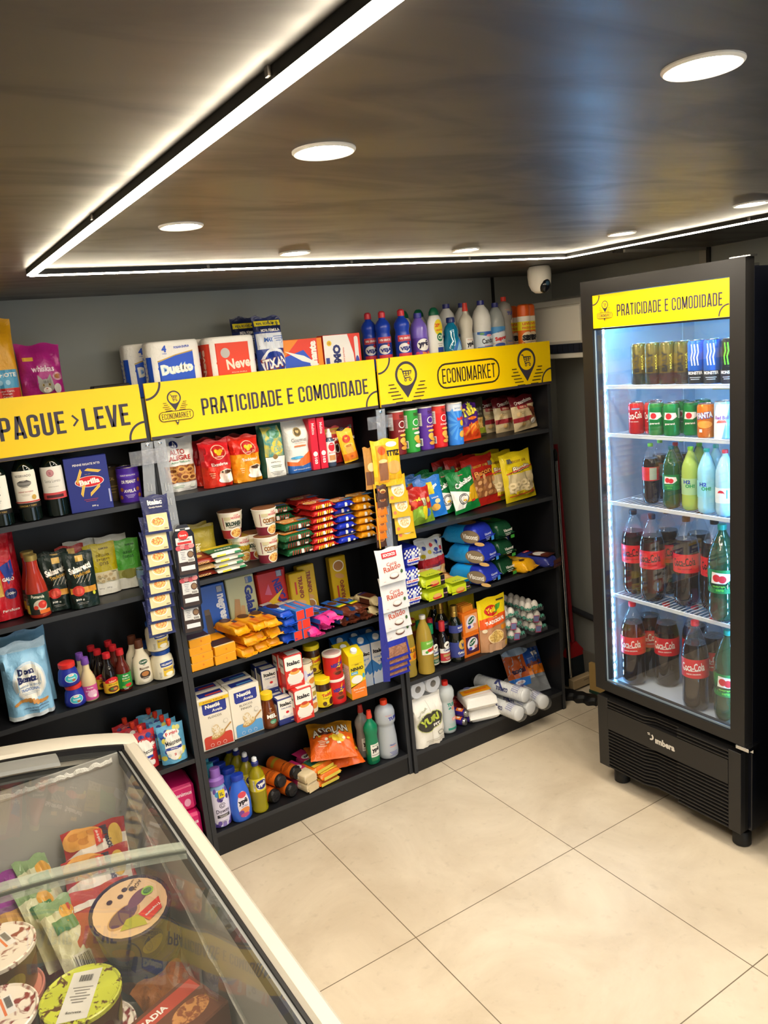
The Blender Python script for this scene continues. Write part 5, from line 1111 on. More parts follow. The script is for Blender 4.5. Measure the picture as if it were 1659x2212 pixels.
# oats, creams, cans, milk
def oat(c, a, b_):
    def f(m, fr, l, t):
        fr.rect(-.050, .168, .056, .212, P_('#24348f')); fr.poly([(-.050, .168), (.056, .168), (.050, .160), (-.044, .160)], P_('#24348f')); fr.text('Nestlé', -.004, .196, .066, .018, WH, 2.2); fr.text('Aveia', .014, .174, .046, .014, WH, .8)
        fr.text(a, 0, .146, .060, .010, P_('#6f675c'), .3); 
        if b_: fr.text(b_, 0, .130, .050, .010, P_('#6f675c'), .3)
        fr.rrect(-.060, .006, .066, .062, .012, c); fr.rect(-.060, .006, .066, .03, c); fr.ell(.004, .060, .034, .016, P_('#b98c4e'), rot=18); fr.ell(.004, .064, .030, .013, speckle('#efe2c0', '#c9a868', 200, .45, .55), rot=18); fr.line([(.034, .072), (.066, .098)], .006, P_('#b98c4e')); fr.ell(-.004, .088, .018, .020, speckle('#ece3cf', '#d4b67c', 150, .5, .58)); fr.ell(.044, .112, .010, .010, P_('#cfc6b4')); fr.ell(.044, .112, .0085, .0085, P_('#ece4d2'))
        for x in (-.028, 0, .028): fr.ell(x, .020, .008, .008, P_('#f2e6dc')); fr.ell(x, .020, .0068, .0068, c)
        t.rect(-.050, -.018, .056, .028, P_('#24348f')); t.rect(-.02, -.010, .05, .005, c); l.rect(-.030, .02, .030, .20, P_('#efe8d8'))
        if b_ is None: fr.e += .0004; fr.rect(-.060, .213, .070, .228, P_('#e9c41e')); fr.text('500g LEVE', .0, .2205, .09, .007, P_('#b0562a'), 1.2)
    return f
carton('oat_box', 'cream oat box with red corner and yellow strip, in front', 'oat box', (.097, .058, z4), .142, .068, .234, '#ece4d2', oat(P_('#c8402f'), 'FLOCOS', None), -.02, 'cream oat boxes')
carton('oat_box', 'cream oat box behind the red-cornered one', 'oat box', (.097, .140, z4), .142, .068, .234, '#e6dece', oat(P_('#c8402f'), 'FLOCOS', None), -.02, 'cream oat boxes')
carton('oat_box', 'cream fine oat box with blue corner, in front', 'oat box', (.244, .070, z4), .142, .068, .232, '#ece4d2', oat(P_('#5b9fd6'), 'FLOCOS', 'FINOS'), .02, 'cream oat boxes')
carton('oat_box', 'cream fine oat box behind the blue-cornered one', 'oat box', (.244, .152, z4), .142, .068, .232, '#e6dece', oat(P_('#5b9fd6'), 'FLOCOS', 'FINOS'), .02, 'cream oat boxes')
HP = [(.034, 0), (.0385, .005), (.0395, .02), (.0395, .06), (.034, .09), (.026, .118), (.0245, .122), (.0245, .134)]
def honey(p, b): p.text('MEL', 0, .062, .046, .018, WH, 2); p.text('apis', 0, .096, .014, .008, P_('#d9b48a'), .8); p.ell(.004, .036, .016, .011, P_('#3f8a6a')); p.lines(0, .036, .018, 2, .006, P_('#cfe0c8')); p.lines(0, .08, .03, 2, .004, P_('#c99a6a'))
t = bottle('honey_jar', 'amber honey jar with yellow lid, in front', 'honey jar', (.360, .062, z4), HP, cm('#7a3a14', .08, coat=.6, trans=.25), [(.0258, .1342), (.0275, .136), (.0275, .162), (.025, .164), (.0, .164)], cm('#eac70f', .35), honey, 0, 'honey jars')
clone(t, (.358, .152, z4), 'amber honey jar with yellow lid, behind the front one')
def crm(m, fr, l, t):
    fr.rect(-.036, .030, .036, .118, WH); fr.rect(-.036, .028, .036, .036, P_('#e8e2d8')); fr.text('Italac', .002, .096, .056, .017, BLK, 2); fr.text('Creme de Leite', .002, .078, .050, .008, P_('#3a4a8a'), .8); fr.ell(.006, .038, .026, .010, P_('#d8d4d8')); fr.ell(.006, .050, .017, .012, WH); fr.ell(.006, .056, .008, .006, RED); fr.text('200g', .026, .012, .014, .005, WH, .8); l.rect(-.022, .02, .022, .10, P_('#e6e2da')); t.rect(-.03, -.02, .03, .02, P_('#e8e4dc'))
def crmb(x, y, zz, l, rz=-.05): carton('cream_carton', l, 'cream carton', (x, y, z4+zz), .078, .054, .122, '#1d2c72', crm, rz, 'small navy cream cartons')
crmb(.412, .042, 0, 'small navy cream carton at the shelf front', 0); crmb(.404, .102, 0, 'small navy cream carton, second in the bottom row'); crmb(.396, .162, 0, 'small navy cream carton, third in the bottom row'); crmb(.396, .128, .1225, 'small navy cream carton on top of the row'); crmb(.392, .188, .1225, 'small navy cream carton at the back of the upper row')
def cond(m, fr, l, t):
    fr.ell(.002, .044, .040, .030, P_('#ece6da')); fr.rrect(-.042, .085, .040, .150, .008, WH); fr.text('Italac', .0, .118, .062, .020, BLK, 2); fr.ell(.002, .068, .032, .009, P_('#f4efe6')); fr.ell(.002, .074, .024, .012, P_('#e7a94e')); fr.ell(.002, .083, .017, .008, P_('#c9452a')); fr.text('Leite Condensado', .0, .030, .070, .009, WH, .8); fr.text('Semidesnatado', .0, .019, .060, .008, WH, .8); l.rrect(-.022, .07, .022, .14, .006, WH); l.text('Italac', 0, .11, .036, .016, BLK, 1.5); t.rect(-.02, -.02, .044, .03, WH)
def condb(x, y, zz, l, rz=0): carton('milk_carton', l, 'condensed milk', (x, y, z4+zz), .090, .058, .154, '#cf2e24', cond, rz, 'red and white condensed milk cartons')
condb(.498, .046, 0, 'red and white condensed milk carton at the front, lower', .02); condb(.484, .106, 0, 'red and white condensed milk carton in the second row, lower'); condb(.496, .048, .1545, 'red and white condensed milk carton, upper one in front', -.03); condb(.480, .110, .1545, 'red and white condensed milk carton, upper one behind')
def moca(p, b): b(.006, .116, P_('#ece2c6')); p.text('Moça', .008, .066, .040, .018, P_('#25358f'), 2.2, 8); p.ell(-.022, .066, .011, .026, P_('#cfd6ea')); p.rect(.006, .082, .030, .104, P_('#b39a3e')); p.ell(.012, .034, .020, .014, P_('#d98a3a')); p.lines(-.02, .03, .02, 4, .006, P_('#8a93b4'))
t = can('condensed_milk_tin', 'cream condensed milk tin, lower of the stacked two', 'tin', (.558, .064, z4), .0385, .122, '#e9dfc2', moca, group='stacked condensed milk tins')
clone(t, (.556, .066, z4+.1225), 'cream condensed milk tin on top of its twin', .15)
TP = [(.034, 0), (.0395, .005), (.0395, .092), (.0375, .108), (.036, .118)]
def tod(p, b): b(.008, .086, P_('#e7cf1b'), 2.6); p.text('Toddy', -.002, .066, .052, .020, P_('#c9302c'), 2.6, 8); p.text('Original', -.01, .050, .03, .006, BLK, 1); p.ell(.020, .030, .016, .018, P_('#4a2a18')); p.ell(-.018, .026, .010, .010, P_('#5a3a1e')); p.lines(-.01, .016, .03, 2, .004, BLK)
t = bottle('cocoa_jar', 'yellow-lidded cocoa jar at the front of the shelf', 'cocoa jar', (.634, .062, z4), TP, cm('#3a2012', .2, coat=.4), [(.036, .1182), (.0395, .120), (.0395, .140), (.037, .142), (.0, .142)], cm('#ead21a', .35), tod, .1, 'yellow-lidded cocoa jars')
clone(t, (.640, .146, z4), 'yellow-lidded cocoa jar, lower one in the row behind', .2); clone(t, (.636, .143, z4+.1425), 'yellow-lidded cocoa jar stacked high behind the front jar', .15)
def nsc(p, b): b(.004, .118, P_('#cf1d1f')); p.poly([(-.006, .060), (.016, .106), (.009, .072), (.020, .070), (-.004, .024), (.004, .054), (-.010, .056)], P_('#f2c01c')); p.text('NESCAU', 0, .072, .066, .018, P_('#1f2f8f'), 2.6, 10); p.ell(0, .034, .026, .012, P_('#a83a1f')); p.ell(0, .030, .018, .008, P_('#5a2414')); p.ell(0, .052, .012, .008, P_('#7a2f1a'))
t = can('cocoa_can', 'red cocoa can, lower of the stacked two', 'cocoa can', (.706, .068, z4), .0450, .122, '#cf1d1f', nsc, '#ece6da', group='stacked red cocoa cans', lidm=cm('#ece6da', .4), plastic=.012)
clone(t, (.704, .070, z4+.1225), 'red cocoa can with white lid on top of its twin', .08)
def milk(kind):
    def f(m, fr, l, t):
        if kind == 'n':
            fr.rect(-.040, .002, .040, .066, P_('#ea7a1c')); fr.poly([(-.040, .066), (.040, .066), (.040, .086), (0, .076), (-.040, .060)], P_('#ea7a1c')); fr.text('NINHO', 0, .150, .066, .018, BLK, 2.2); fr.ell(.0, .175, .03, .004, P_('#d8b81a')); fr.text('Nestlé', 0, .172, .020, .006, BLK, 1); fr.rect(-.034, .124, .002, .138, P_('#3fa0cf')); fr.text('Levinho', -.016, .131, .028, .007, WH, 1); fr.ell(-.006, .098, .030, .020, P_('#eeeae0')); fr.text('Zero Lactose', 0, .050, .062, .010, P_('#f3dcc0'), 1.2); fr.text('semidesnatado', 0, .036, .044, .005, P_('#f3dcc0'), .8); fr.ell(.030, .110, .006, .012, P_('#3f9fc0')); l.rect(-.030, .03, .030, .17, P_('#ece6d8')); l.lines(0, .15, .044, 12, .009, P_('#b9b2a2'))
        else:
            c = P_('#2f7fd0'); fr.poly([(-.038, .04), (-.038, .14), (0, .10), (.038, .14), (.038, .04)], c); fr.poly([(-.038, .215), (.038, .215), (.038, .130), (0, .092), (-.038, .130)], P_('#e9ebee')); fr.text('Italac', .002, .168, .062, .020, BLK, 2.2); fr.text('Integral', 0, .138, .052, .014, P_('#3f8fd8'), .6, 4); fr.text('3%', 0, .114, .016, .008, P_('#3f8fd8'), .8); fr.ell(-.005, .04, .036, .022, P_('#e4e8ee')); fr.poly([(-.038, .05), (-.03, .07), (-.02, .052), (-.01, .072), (0, .055), (.012, .078), (.022, .056), (.038, .066), (.038, .0), (-.038, .0)], P_('#dfe5ee')); l.poly([(-.03, .0), (-.03, .2), (.0, .22), (.03, .2), (.03, 0)], P_('#3f86cf')); l.text('Italac', 0, .16, .044, .018, WH, 1.5)
    return f
def milkc(kind, x, y, l, rz=0):
    w, d, h = .080, .066, .218
    t = thing('milk_carton', l, 'milk', (x, y, z4), rz, {'n': 'yellow milk cartons', 'i': 'blue and white milk cartons'}[kind])
    m = MB(); c = cm('#e3cb15' if kind == 'n' else '#1f6fc4', .35)
    m.box(-w/2, w/2, -d/2, d/2, 0, h, c, .0015); m.add([(-w/2, -d/2, h), (w/2, -d/2, h), (w/2, d/2, h), (-w/2, d/2, h), (-w/2, d*.30, h+.026), (w/2, d*.30, h+.026), (w/2, d/2, h+.026), (-w/2, d/2, h+.026)], [(0, 1, 5, 4), (4, 5, 6, 7), (0, 4, 7, 3), (1, 2, 6, 5), (2, 3, 7, 6)], c)
    milk(kind)(m, Print(m, s_front(d)), Print(m, s_left(w)), Print(m, s_top(h))); m.build('carton_body', t)
    m = MB(); m.lathe([(.0145, .008), (.0145, .012), (.0165, .012), (.0165, .026), (.0155, .028), (0, .028)], cm('#e6eaee', .35), 18); o = m.build('screw_cap', t); put(o, (0, -.006, h-.002), 0, .42); return t
a = milkc('n', .800, .042, 'yellow and orange milk carton at the front edge', -.05); clone(a, (.784, .112, z4), 'yellow and orange milk carton, second in its row', -.03)
b = milkc('i', .908, .130, 'blue and white milk carton beside the yellow one', -.1)
for x, y, l in ((.896, .202, 'blue and white milk carton, second in its row'), (.975, .125, 'blue and white milk carton by the divider, behind the coconut packets'), (.970, .197, 'blue and white milk carton at the back by the divider'), (.816, .202, 'blue and white milk carton behind the yellow row')): clone(b, (x, y, z4), l)

# bottom shelf: cleaning
DP = [(.034, 0), (.042, .006), (.0455, .05), (.0455, .11), (.042, .145), (.034, .180), (.0285, .197)]
def dow(p, b):
    b(.008, .178, P_('#e4def0'), 2.2); q = random.Random(4)
    for i in range(22): x, z = q.uniform(-.055, .055), (q.uniform(.13, .178) if i % 2 else q.uniform(.008, .034)); p.ell(x, z, .010, .012, P_(['#4a3a86', '#6a55a8', '#8d7cc4'][i % 3]), n=10); p.e -= p.de*.9
    p.ell(-.014, .160, .016, .012, P_('#4a9fd8')); p.e += .0006; p.line(_arc(0, .108, .013, 0, 330, 14, .011), .0022, P_('#3f3a5a')); p.line(_arc(0, .108, .007, 60, 400, 12, .006), .0022, P_('#3f3a5a')); p.text('Downy', 0, .080, .060, .024, P_('#3a3450'), .6); p.rect(-.028, .052, .028, .066, P_('#2f2c3c')); p.lines(0, .061, .04, 2, .005, WH); p.lines(0, .034, .03, 2, .006, P_('#7a7490'))
def tagy(t): m = MB(); m.box(-.014, .014, -.047, -.0445, .150, .186, cm('#e6cf1f', .4)); Print(m, s_front(.094)).text('1L', 0, .168, .016, .016, NAVY, 2); m.build('hang_tag', t)
t = bottle('fabric_softener_bottle', 'lilac fabric softener bottle with purple cap, at the corner of the bottom shelf', 'softener bottle', (.068, .056, zb), DP, cm('#8fb3dc', .3), [(.030, .1972), (.036, .198), (.036, .222), (.030, .226), (.0235, .232), (.0235, .270), (.021, .273), (.0, .273)], cm('#8a5fb4', .4), dow, .05, None, 1, .8, extra=tagy)
for i in range(3):
    c = bottle('fabric_softener_bottle', 'light blue softener bottle, %s behind the lilac one' % ['first', 'second', 'third'][i], 'softener bottle', (.066-.002*i, .125+.050*i, zb), [(r*.86, z) for r, z in DP], cm('#5fb4d4', .3), [(.027, .1972), (.031, .198), (.031, .222), (.027, .226), (.021, .232), (.021, .266), (.0, .268)], cm('#4aa9c4', .4), None, 0, 'light blue softener bottles', 1, .62) if i == 0 else clone(c, (.066-.002*i, .125+.052*i, zb), 'light blue softener bottle, %s behind the lilac one' % ['first', 'second', 'third'][i])
YB_ = [(.040, 0), (.047, .008), (.049, .04), (.049, .085), (.044, .13), (.034, .165), (.026, .185), (.024, .190)]
def ypu(p, b): p.ell(.002, .082, .030, .062, P_('#e8e2ec')); p.text('ypê', .0, .095, .048, .028, P_('#15151f'), 3, 6); p.text('ULTRA', .004, .074, .03, .008, P_('#4a5a9a'), .8); p.ell(.0, .128, .022, .014, P_('#d84a5a')); p.ell(.004, .052, .024, .016, P_('#e08a4a')); p.ell(-.014, .046, .012, .012, P_('#7a4aa0')); p.ell(.002, .032, .022, .010, P_('#c04a80'))
t = bottle('fabric_softener_bottle', 'bright blue softener bottle with white oval label, front of its row', 'softener bottle', (.158, .060, zb), YB_, cm('#3366d6', .28), [(.027, .1902), (.030, .192), (.030, .212), (.027, .216), (0, .217)], cm('#1d3aa8', .35), ypu, .08, 'bright blue softener bottles', 1, .68)
for i in range(3): clone(t, (.150-.014*i, .060+.060*(i+1), zb), 'bright blue softener bottle, %s of its row' % ['second', 'third', 'last'][i])
DT = [(.030, 0), (.036, .005), (.0365, .015), (.033, .04), (.036, .065), (.0365, .16), (.033, .185), (.020, .206), (.0135, .214), (.0130, .222)]
def det(p, b): b(.108, .170, P_('#dcca2c'), 2.0); p.poly([(-.026, .140), (-.018, .118), (.024, .116), (.034, .150), (.020, .164), (-.014, .160)], WH); p.ell(.004, .140, .028, .022, P_('#2a2f7a')); p.text('ypê', .004, .141, .040, .024, WH, 3, 6); p.rect(-.036, .112, -.028, .165, P_('#e8e2c8')); p.lines(-.03, .16, .012, 6, .006, P_('#6a6420'))
t = bottle('dish_soap_bottle', 'clear yellow dish soap bottle, front of its row', 'dish soap', (.243, .052, zb), DT, cm('#c9bd18', .06, trans=.55, ior=1.33, coat=.3), [(.0155, .2222), (.0165, .224), (.0165, .238), (.0125, .242)], cm('#23307c', .35), det, .1, 'yellow dish soap bottles', extra=lambda t: MB().add.__class__ and (lambda m: (m.lathe([(.0105, .2421), (.0125, .244), (.0115, .258), (.007, .262), (0, .262)], cm('#e9ecee', .35), 14), m.build('spout', t)))(MB()))
for i in range(3): clone(t, (.232-.014*i, .052+.0625*(i+1), zb), 'clear yellow dish soap bottle, %s of its row' % ['second', 'third', 'last'][i])
def binroll(x, y, zz, l, rz=.32):
    t = thing('bin_bag_roll', l, 'bin bag roll', (x, y, zb+zz), rz, 'rolls of black bin bags')
    m = MB(); n = 20; K = cm('#1c1b1d', .35, bump=.5, scale=60); pr = [(.008, -.100), (.026, -.099), (.031, -.09), (.0325, -.06), (.0325, .06), (.031, .09), (.008, .098)]
    m.lathe(pr, K, n); m.v = [(x, z, y_) for x, y_, z in m.v]; m.v = [(x, y_, z+.0325) for x, y_, z in m.v]; m.build('roll', t, fix=True)
    m = MB(); f = lambda u, v, e: ((.0330+e)*math.sin(u/.033), v, .0325+(.0330+e)*math.cos(u/.033))
    p = Print(m, f, .006, .0002)
    vs = [f(-PI*.033+2*PI*.033*i/24, v, 0) for v in (-.078, .085) for i in range(25)]; m.add(vs, [(i, i+1, 26+i, 25+i) for i in range(24)], cm('#d8671c', .35))
    p.rect(-.05, .035, .05, .055, P_('#b39a2a')); p.text('SACO PARA LIXO', -.012, -.02, .07, .008, BLK, 1.5); p.lines(-.015, -.04, .06, 3, .008, P_('#5a2a10')); m.build('sleeve', t); return t
t = binroll(.298, .135, 0, 'orange-sleeved bin bag roll, lower one by the dish soap')
clone(t, (.385, .128, zb), 'orange-sleeved bin bag roll, lower one next to the soap bars', .28); clone(t, (.338, .142, zb+.0570), 'orange-sleeved bin bag roll, upper one by the dish soap', .34); clone(t, (.430, .165, zb+.0540), 'orange-sleeved bin bag roll, upper one next to the soap bars', .30)
def soap(m, t, l, f):
    t.rect(-.032, -.02, .032, .085, P_('#c22a68')); t.ell(.0, .01, .026, .022, WH); t.text('ypê', 0, .01, .036, .022, BLK, 3); f.rect(-.03, .004, .03, .036, P_('#d9c49a')); l.text('ypê', .03, .022, .03, .016, WH, 2)
for i, (x, y, zz) in enumerate([(.500, .105, 0), (.488, .110, .044), (.565, .175, .044), (.470, .200, 0)]):
    flow('soap_bar_pack', 'pack of cream soap bars with a pink wrapper, %s' % ['at the front, lower', 'at the front, upper', 'pushed back, upper', 'at the back of the shelf'][i], 'soap', (x, y, zb+zz), .068, .043, .19 if i < 2 else .12, '#dcc9a2', soap, .25, 'soap bar packs', 170+i, p=6, fin=.006, taper=.008, bands=((.45, 1, '#b8386a'),))
def spg(m, t, l, f): t.rect(-.05, -.02, .05, .04, P_('#2f6f5a')); t.rect(-.05, -.045, .05, -.02, P_('#e2bd3c')); t.text('ASSOLAN', 0, .03, .07, .014, P_('#5a2a1a'), 2); f.rect(-.05, .004, .05, .02, P_('#d9c24a'))
for i in range(3): flow('sponge_pack', 'orange pack of kitchen sponges, %s of its stack' % ['bottom', 'middle', 'top'][i], 'sponges', (.590-.006*i, .085+.012*i, zb+.030*i), .115, .0290, .13, '#e57a1f', spg, .12+.06*i, 'orange sponge packs', 175+i, p=3)
def asl(m, p):
    p.text('ASSOLAN', -.004, .138, .178, .048, P_('#4a2214'), 4.5, 6); p.e += .0002; p.text('ASSOLAN', -.004, .139, .172, .042, P_('#f2ead8'), 1.2, 6)
    p.ell(.03, .09, .034, .022, P_('#e8c42a')); q = random.Random(3)
    for i in range(12): p.ell(q.uniform(-.06, .08), q.uniform(.06, .12), .008, .007, P_(['#f0e6cc', '#e9c93a'][i % 2]), n=10)
    p.lines(-.05, .08, .04, 4, .008, P_('#f4d8b0')); p.rect(-.06, .112, .0, .124, P_('#4a2214'))
t = pouch('steel_wool_bag', 'orange steel wool bag at the front, lower of the heap', 'steel wool', (.705, .055, zb), .200, .19, .070, '#e8641a', asl, 'pillow', -.25, -1.40, 0, 'orange steel wool bags', 181, ((.62, 1, '#c9861c'),), 1.4)
pouch('steel_wool_bag', 'orange steel wool bag on top of the heap', 'steel wool', (.640, .035, zb+.098), .225, .20, .075, '#e8641a', asl, 'pillow', -.36, -1.02, .06, 'orange steel wool bags', 182, ((.62, 1, '#c9861c'),), 1.4)
pouch('steel_wool_bag', 'orange steel wool bag under the heap, mostly hidden', 'steel wool', (.640, .115, zb+.062), .17, .12, .05, '#d9741a', None, 'pillow', -.2, -1.5, 0, 'orange steel wool bags', 183, (), 1.2)
SQ = [(.028, 0), (.034, .006), (.035, .09), (.032, .13), (.031, .145), (.037, .175), (.036, .195), (.024, .215), (.0145, .225), (.0135, .238)]
def ypb(c):
    def f(p, b): p.rect(-.024, .022, .030, .108, P_('#ebe6dc')); p.text('ypê', .004, .078, .044, .028, P_('#17151a'), 3, 6); p.rect(-.02, .048, .026, .056, P_('#b9b2a8')); p.rect(-.024, .022, .030, .042, c); p.text('MULTIUSO', .004, .100, .034, .006, c, 1.4)
    return f
squirt = [(.0148, .2382), (.0155, .240), (.013, .262), (.0115, .278), (0, .2785)]
bottle('cleaner_bottle', 'green cleaner bottle with red cap, bent neck label in front', 'cleaning bottle', (.858, .050, zb), SQ, cm('#0f7a52', .3), squirt, cm('#e2402a', .35), ypb(P_('#1f7a4a')), .0, None, 1, .8)
bottle('cleaner_bottle', 'grey cleaner bottle with dark red cap behind the green one', 'cleaning bottle', (.842, .150, zb), SQ, cm('#9a948c', .3), squirt, cm('#b2302a', .35), ypb(P_('#8a857c')), .0, None, 1, .8)
AL = [(.044, 0), (.051, .006), (.053, .03), (.050, .10), (.043, .165), (.0425, .175), (.0500, .185), (.0515, .195), (.0515, .235), (.044, .258), (.022, .270), (.0165, .274)]
def alc(c1, c2):
    def f(p, b): p.text('TUPI', .012, .212, .056, .018, c1, 3); p.text('ÁLCOOL', -.012, .232, .036, .006, c2, 1.2); p.text('Neutro', -.002, .075, .036, .009, c1, .8); p.rect(-.02, .063, .02, .066, c2); p.lines(0, .038, .05, 4, .006, c1)
    return f
PLA = cm('#d2d8de', .22, trans=.35, ior=1.3)
alcm = bottle('alcohol_bottle', 'tall translucent alcohol bottle with orange-red cap, on the middle unit', 'alcohol bottle', (.953, .062, zb), AL, PLA, [(.0172, .2742), (.0185, .276), (.0180, .300), (0, .301)], cm('#e8401f', .35), alc(P_('#3a3f9a'), P_('#e07a6a')), .12, None, 1, .95)

# on top of the unit
def tp(m, fr, l, t, duet=True):
    if duet:
        fr.rect(-.112, .0, .112, .125, P_('#1f52c8')); fr.poly([(-.112, .125), (.112, .125), (.112, .168), (.0, .150), (-.112, .118)], P_('#1f52c8')); fr.line([(-.112, .122), (0, .152), (.112, .171)], .004, GOLD); fr.text('4', -.045, .178, .020, .026, P_('#1f52c8'), 2); fr.text('FOLHA DUPLA', .030, .182, .066, .009, P_('#1f52c8'), 1.2, 3); fr.text('rolos', -.045, .160, .018, .005, P_('#1f52c8'), .8); fr.text('Duetto', .0, .100, .140, .044, P_('#8fb8ea'), 6, 4); fr.text('Duetto', 0, .1015, .136, .041, WH, 3, 4); fr.ell(.055, .03, .022, .02, P_('#ece6d2'))
        l.rect(-.054, 0, .054, .15, P_('#1f52c8')); l.text('Duetto', .0, .10, .15, .05, WH, 3, 90)
    else:
        fr.rect(-.112, .0, .112, .182, P_('#e2401f')); fr.ell(-.035, .142, .021, .020, P_('#b9b4ae')); fr.text('Neve', .020, .098, .110, .042, P_('#f2dcc8'), 1.6, 4); fr.text('FOLHA DUPLA', .02, .062, .07, .005, P_('#f2c8b0'), .8)
        l.rect(-.054, 0, .054, .182, P_('#d2381c')); l.text('Neve', .0, .10, .12, .04, P_('#f2dcc8'), 1.6, 90)
def roll4(x, y, l, duet):
    m = MB(); w, d, h = .214, .100, .208
    n = 24; sec = []
    for z, k in ((0, .92), (.006, .985), (.02, 1), (h*.5-.006, 1), (h*.5, .985), (h*.5+.006, 1), (h-.02, 1), (h-.006, .985), (h, .92)):
        ring = []
        for i in range(n):
            a = 2*PI*(i+.5)/n; c, s = math.cos(a), math.sin(a); ring.append((math.copysign(abs(c)**.42, c)*w/2*k, math.copysign(abs(s)**.55, s)*d/2*k, z))
        sec.append(ring)
    m.loft(sec, cm('#ece8e0', .3, bump=.25, scale=40)); tp(m, Print(m, lambda u, v, e: (u*.94, -d/2-.0012-e + .016*max(0, abs(u)-.07)/.026, v), .012), Print(m, lambda u, v, e: (-w/2-.0008-e+.010*max(0, abs(u)-.03)/.02, -u*.9, v), .012), None, duet)
    o = m.build('toilet_paper_pack', angle=1.2); put(o, (x, y, zt)); return tag(o, l, 'toilet paper', 'toilet paper packs on the middle shelf top')
roll4(.150, .068, 'blue and white four-roll toilet paper pack, in front', True); roll4(.092, .182, 'blue and white toilet paper pack showing its edge behind the first', True); roll4(.390, .072, 'orange-red toilet paper pack', False); roll4(.340, .190, 'orange-red toilet paper pack behind the first, little visible', False)
def tix(m, p): p.rect(-.058, .236, .058, .258, P_('#e0cf2a')); p.text('REFIL ECONÔMICO', 0, .247, .10, .012, P_('#1f2a55'), 1.5); p.text('NOVA FÓRMULA', .0, .218, .078, .016, WH, 1.6); p.rect(-.058, .14, .058, .205, P_('#d8dde6')); p.text('MAX', -.012, .178, .040, .018, P_('#2a5fb8'), 2); p.lines(.03, .19, .04, 3, .009, P_('#5a7ac0')); p.ell(.004, .082, .058, .060, P_('#e4e6ec')); p.ell(.004, .080, .050, .050, P_('#1f3a96')); p.text('TIXAN', .004, .080, .112, .050, P_('#7a1f2a'), 3, 8); p.text('TIXAN', .004, .082, .106, .042, WH, 1.8, 8)
pouch('washing_powder_bag', 'navy and white refill bag of washing powder standing tall in front', 'washing powder', (.592, .075, zt), .128, .275, .07, '#27408f', tix, 'brick', -.04, -.03, 0, 'washing powder refills', 191, ((.80, 1, '#1b2450'),), 1.3)
pouch('washing_powder_bag', 'second navy refill bag behind, yellow band visible', 'washing powder', (.520, .170, zt), .128, .285, .07, '#1f2a5c', tix, 'brick', .04, -.03, 0, 'washing powder refills', 192, ((.80, 1, '#141a3c'),), 1.3)
def bri(m, f, l, t): f.rect(-.092, .0, .092, .17, P_('#df3a22')); f.poly([(-.092, .17), (-.02, .17), (-.092, .10)], P_('#e8861c')); f.poly([(-.092, .10), (.0, .125), (.05, .06), (-.02, .0), (-.092, .0)], P_('#2a55c4')); f.poly([(-.09, .125), (-.01, .078), (.085, .05), (.0, .10)], P_('#efeae2')); f.text('Brilhante', .045, .085, .15, .036, WH, 3, 90); f.rect(.068, .0, .092, .17, P_('#e8861c')); l.rect(-.03, 0, .03, .17, P_('#c8641c'))
carton('washing_powder_box', 'orange, red and blue washing powder box lying on its side', 'washing powder', (.722, .075, zt), .188, .06, .172, '#d8601c', bri, 0)
def omo(m, f, l, t): f.rect(-.093, .0, .093, .176, P_('#e6e2dc')); f.text('OMO', -.030, .075, .12, .040, P_('#1f2a6a'), 3, 90); f.ell(-.065, .142, .012, .012, P_('#e2c02a')); f.text('12', -.065, .142, .012, .010, P_('#b0501c'), 1.5); f.poly([(.03, .176), (.093, .176), (.093, .0), (.06, .0), (.055, .09)], P_('#d8321f')); f.rrect(.062, .03, .082, .165, .009, P_('#ddd8d2')); f.ell(.072, .05, .010, .03, P_('#3a3f9a')); f.text('lavagem perfeita', .004, .075, .09, .010, P_('#d86a5a'), .8, 90); f.rect(-.088, .05, -.070, .08, P_('#2a3f8f'))
carton('washing_powder_box', 'white and red washing powder box on its side next to the orange one', 'washing powder', (.916, .075, zt), .186, .06, .178, '#dd3a22', omo, 0)

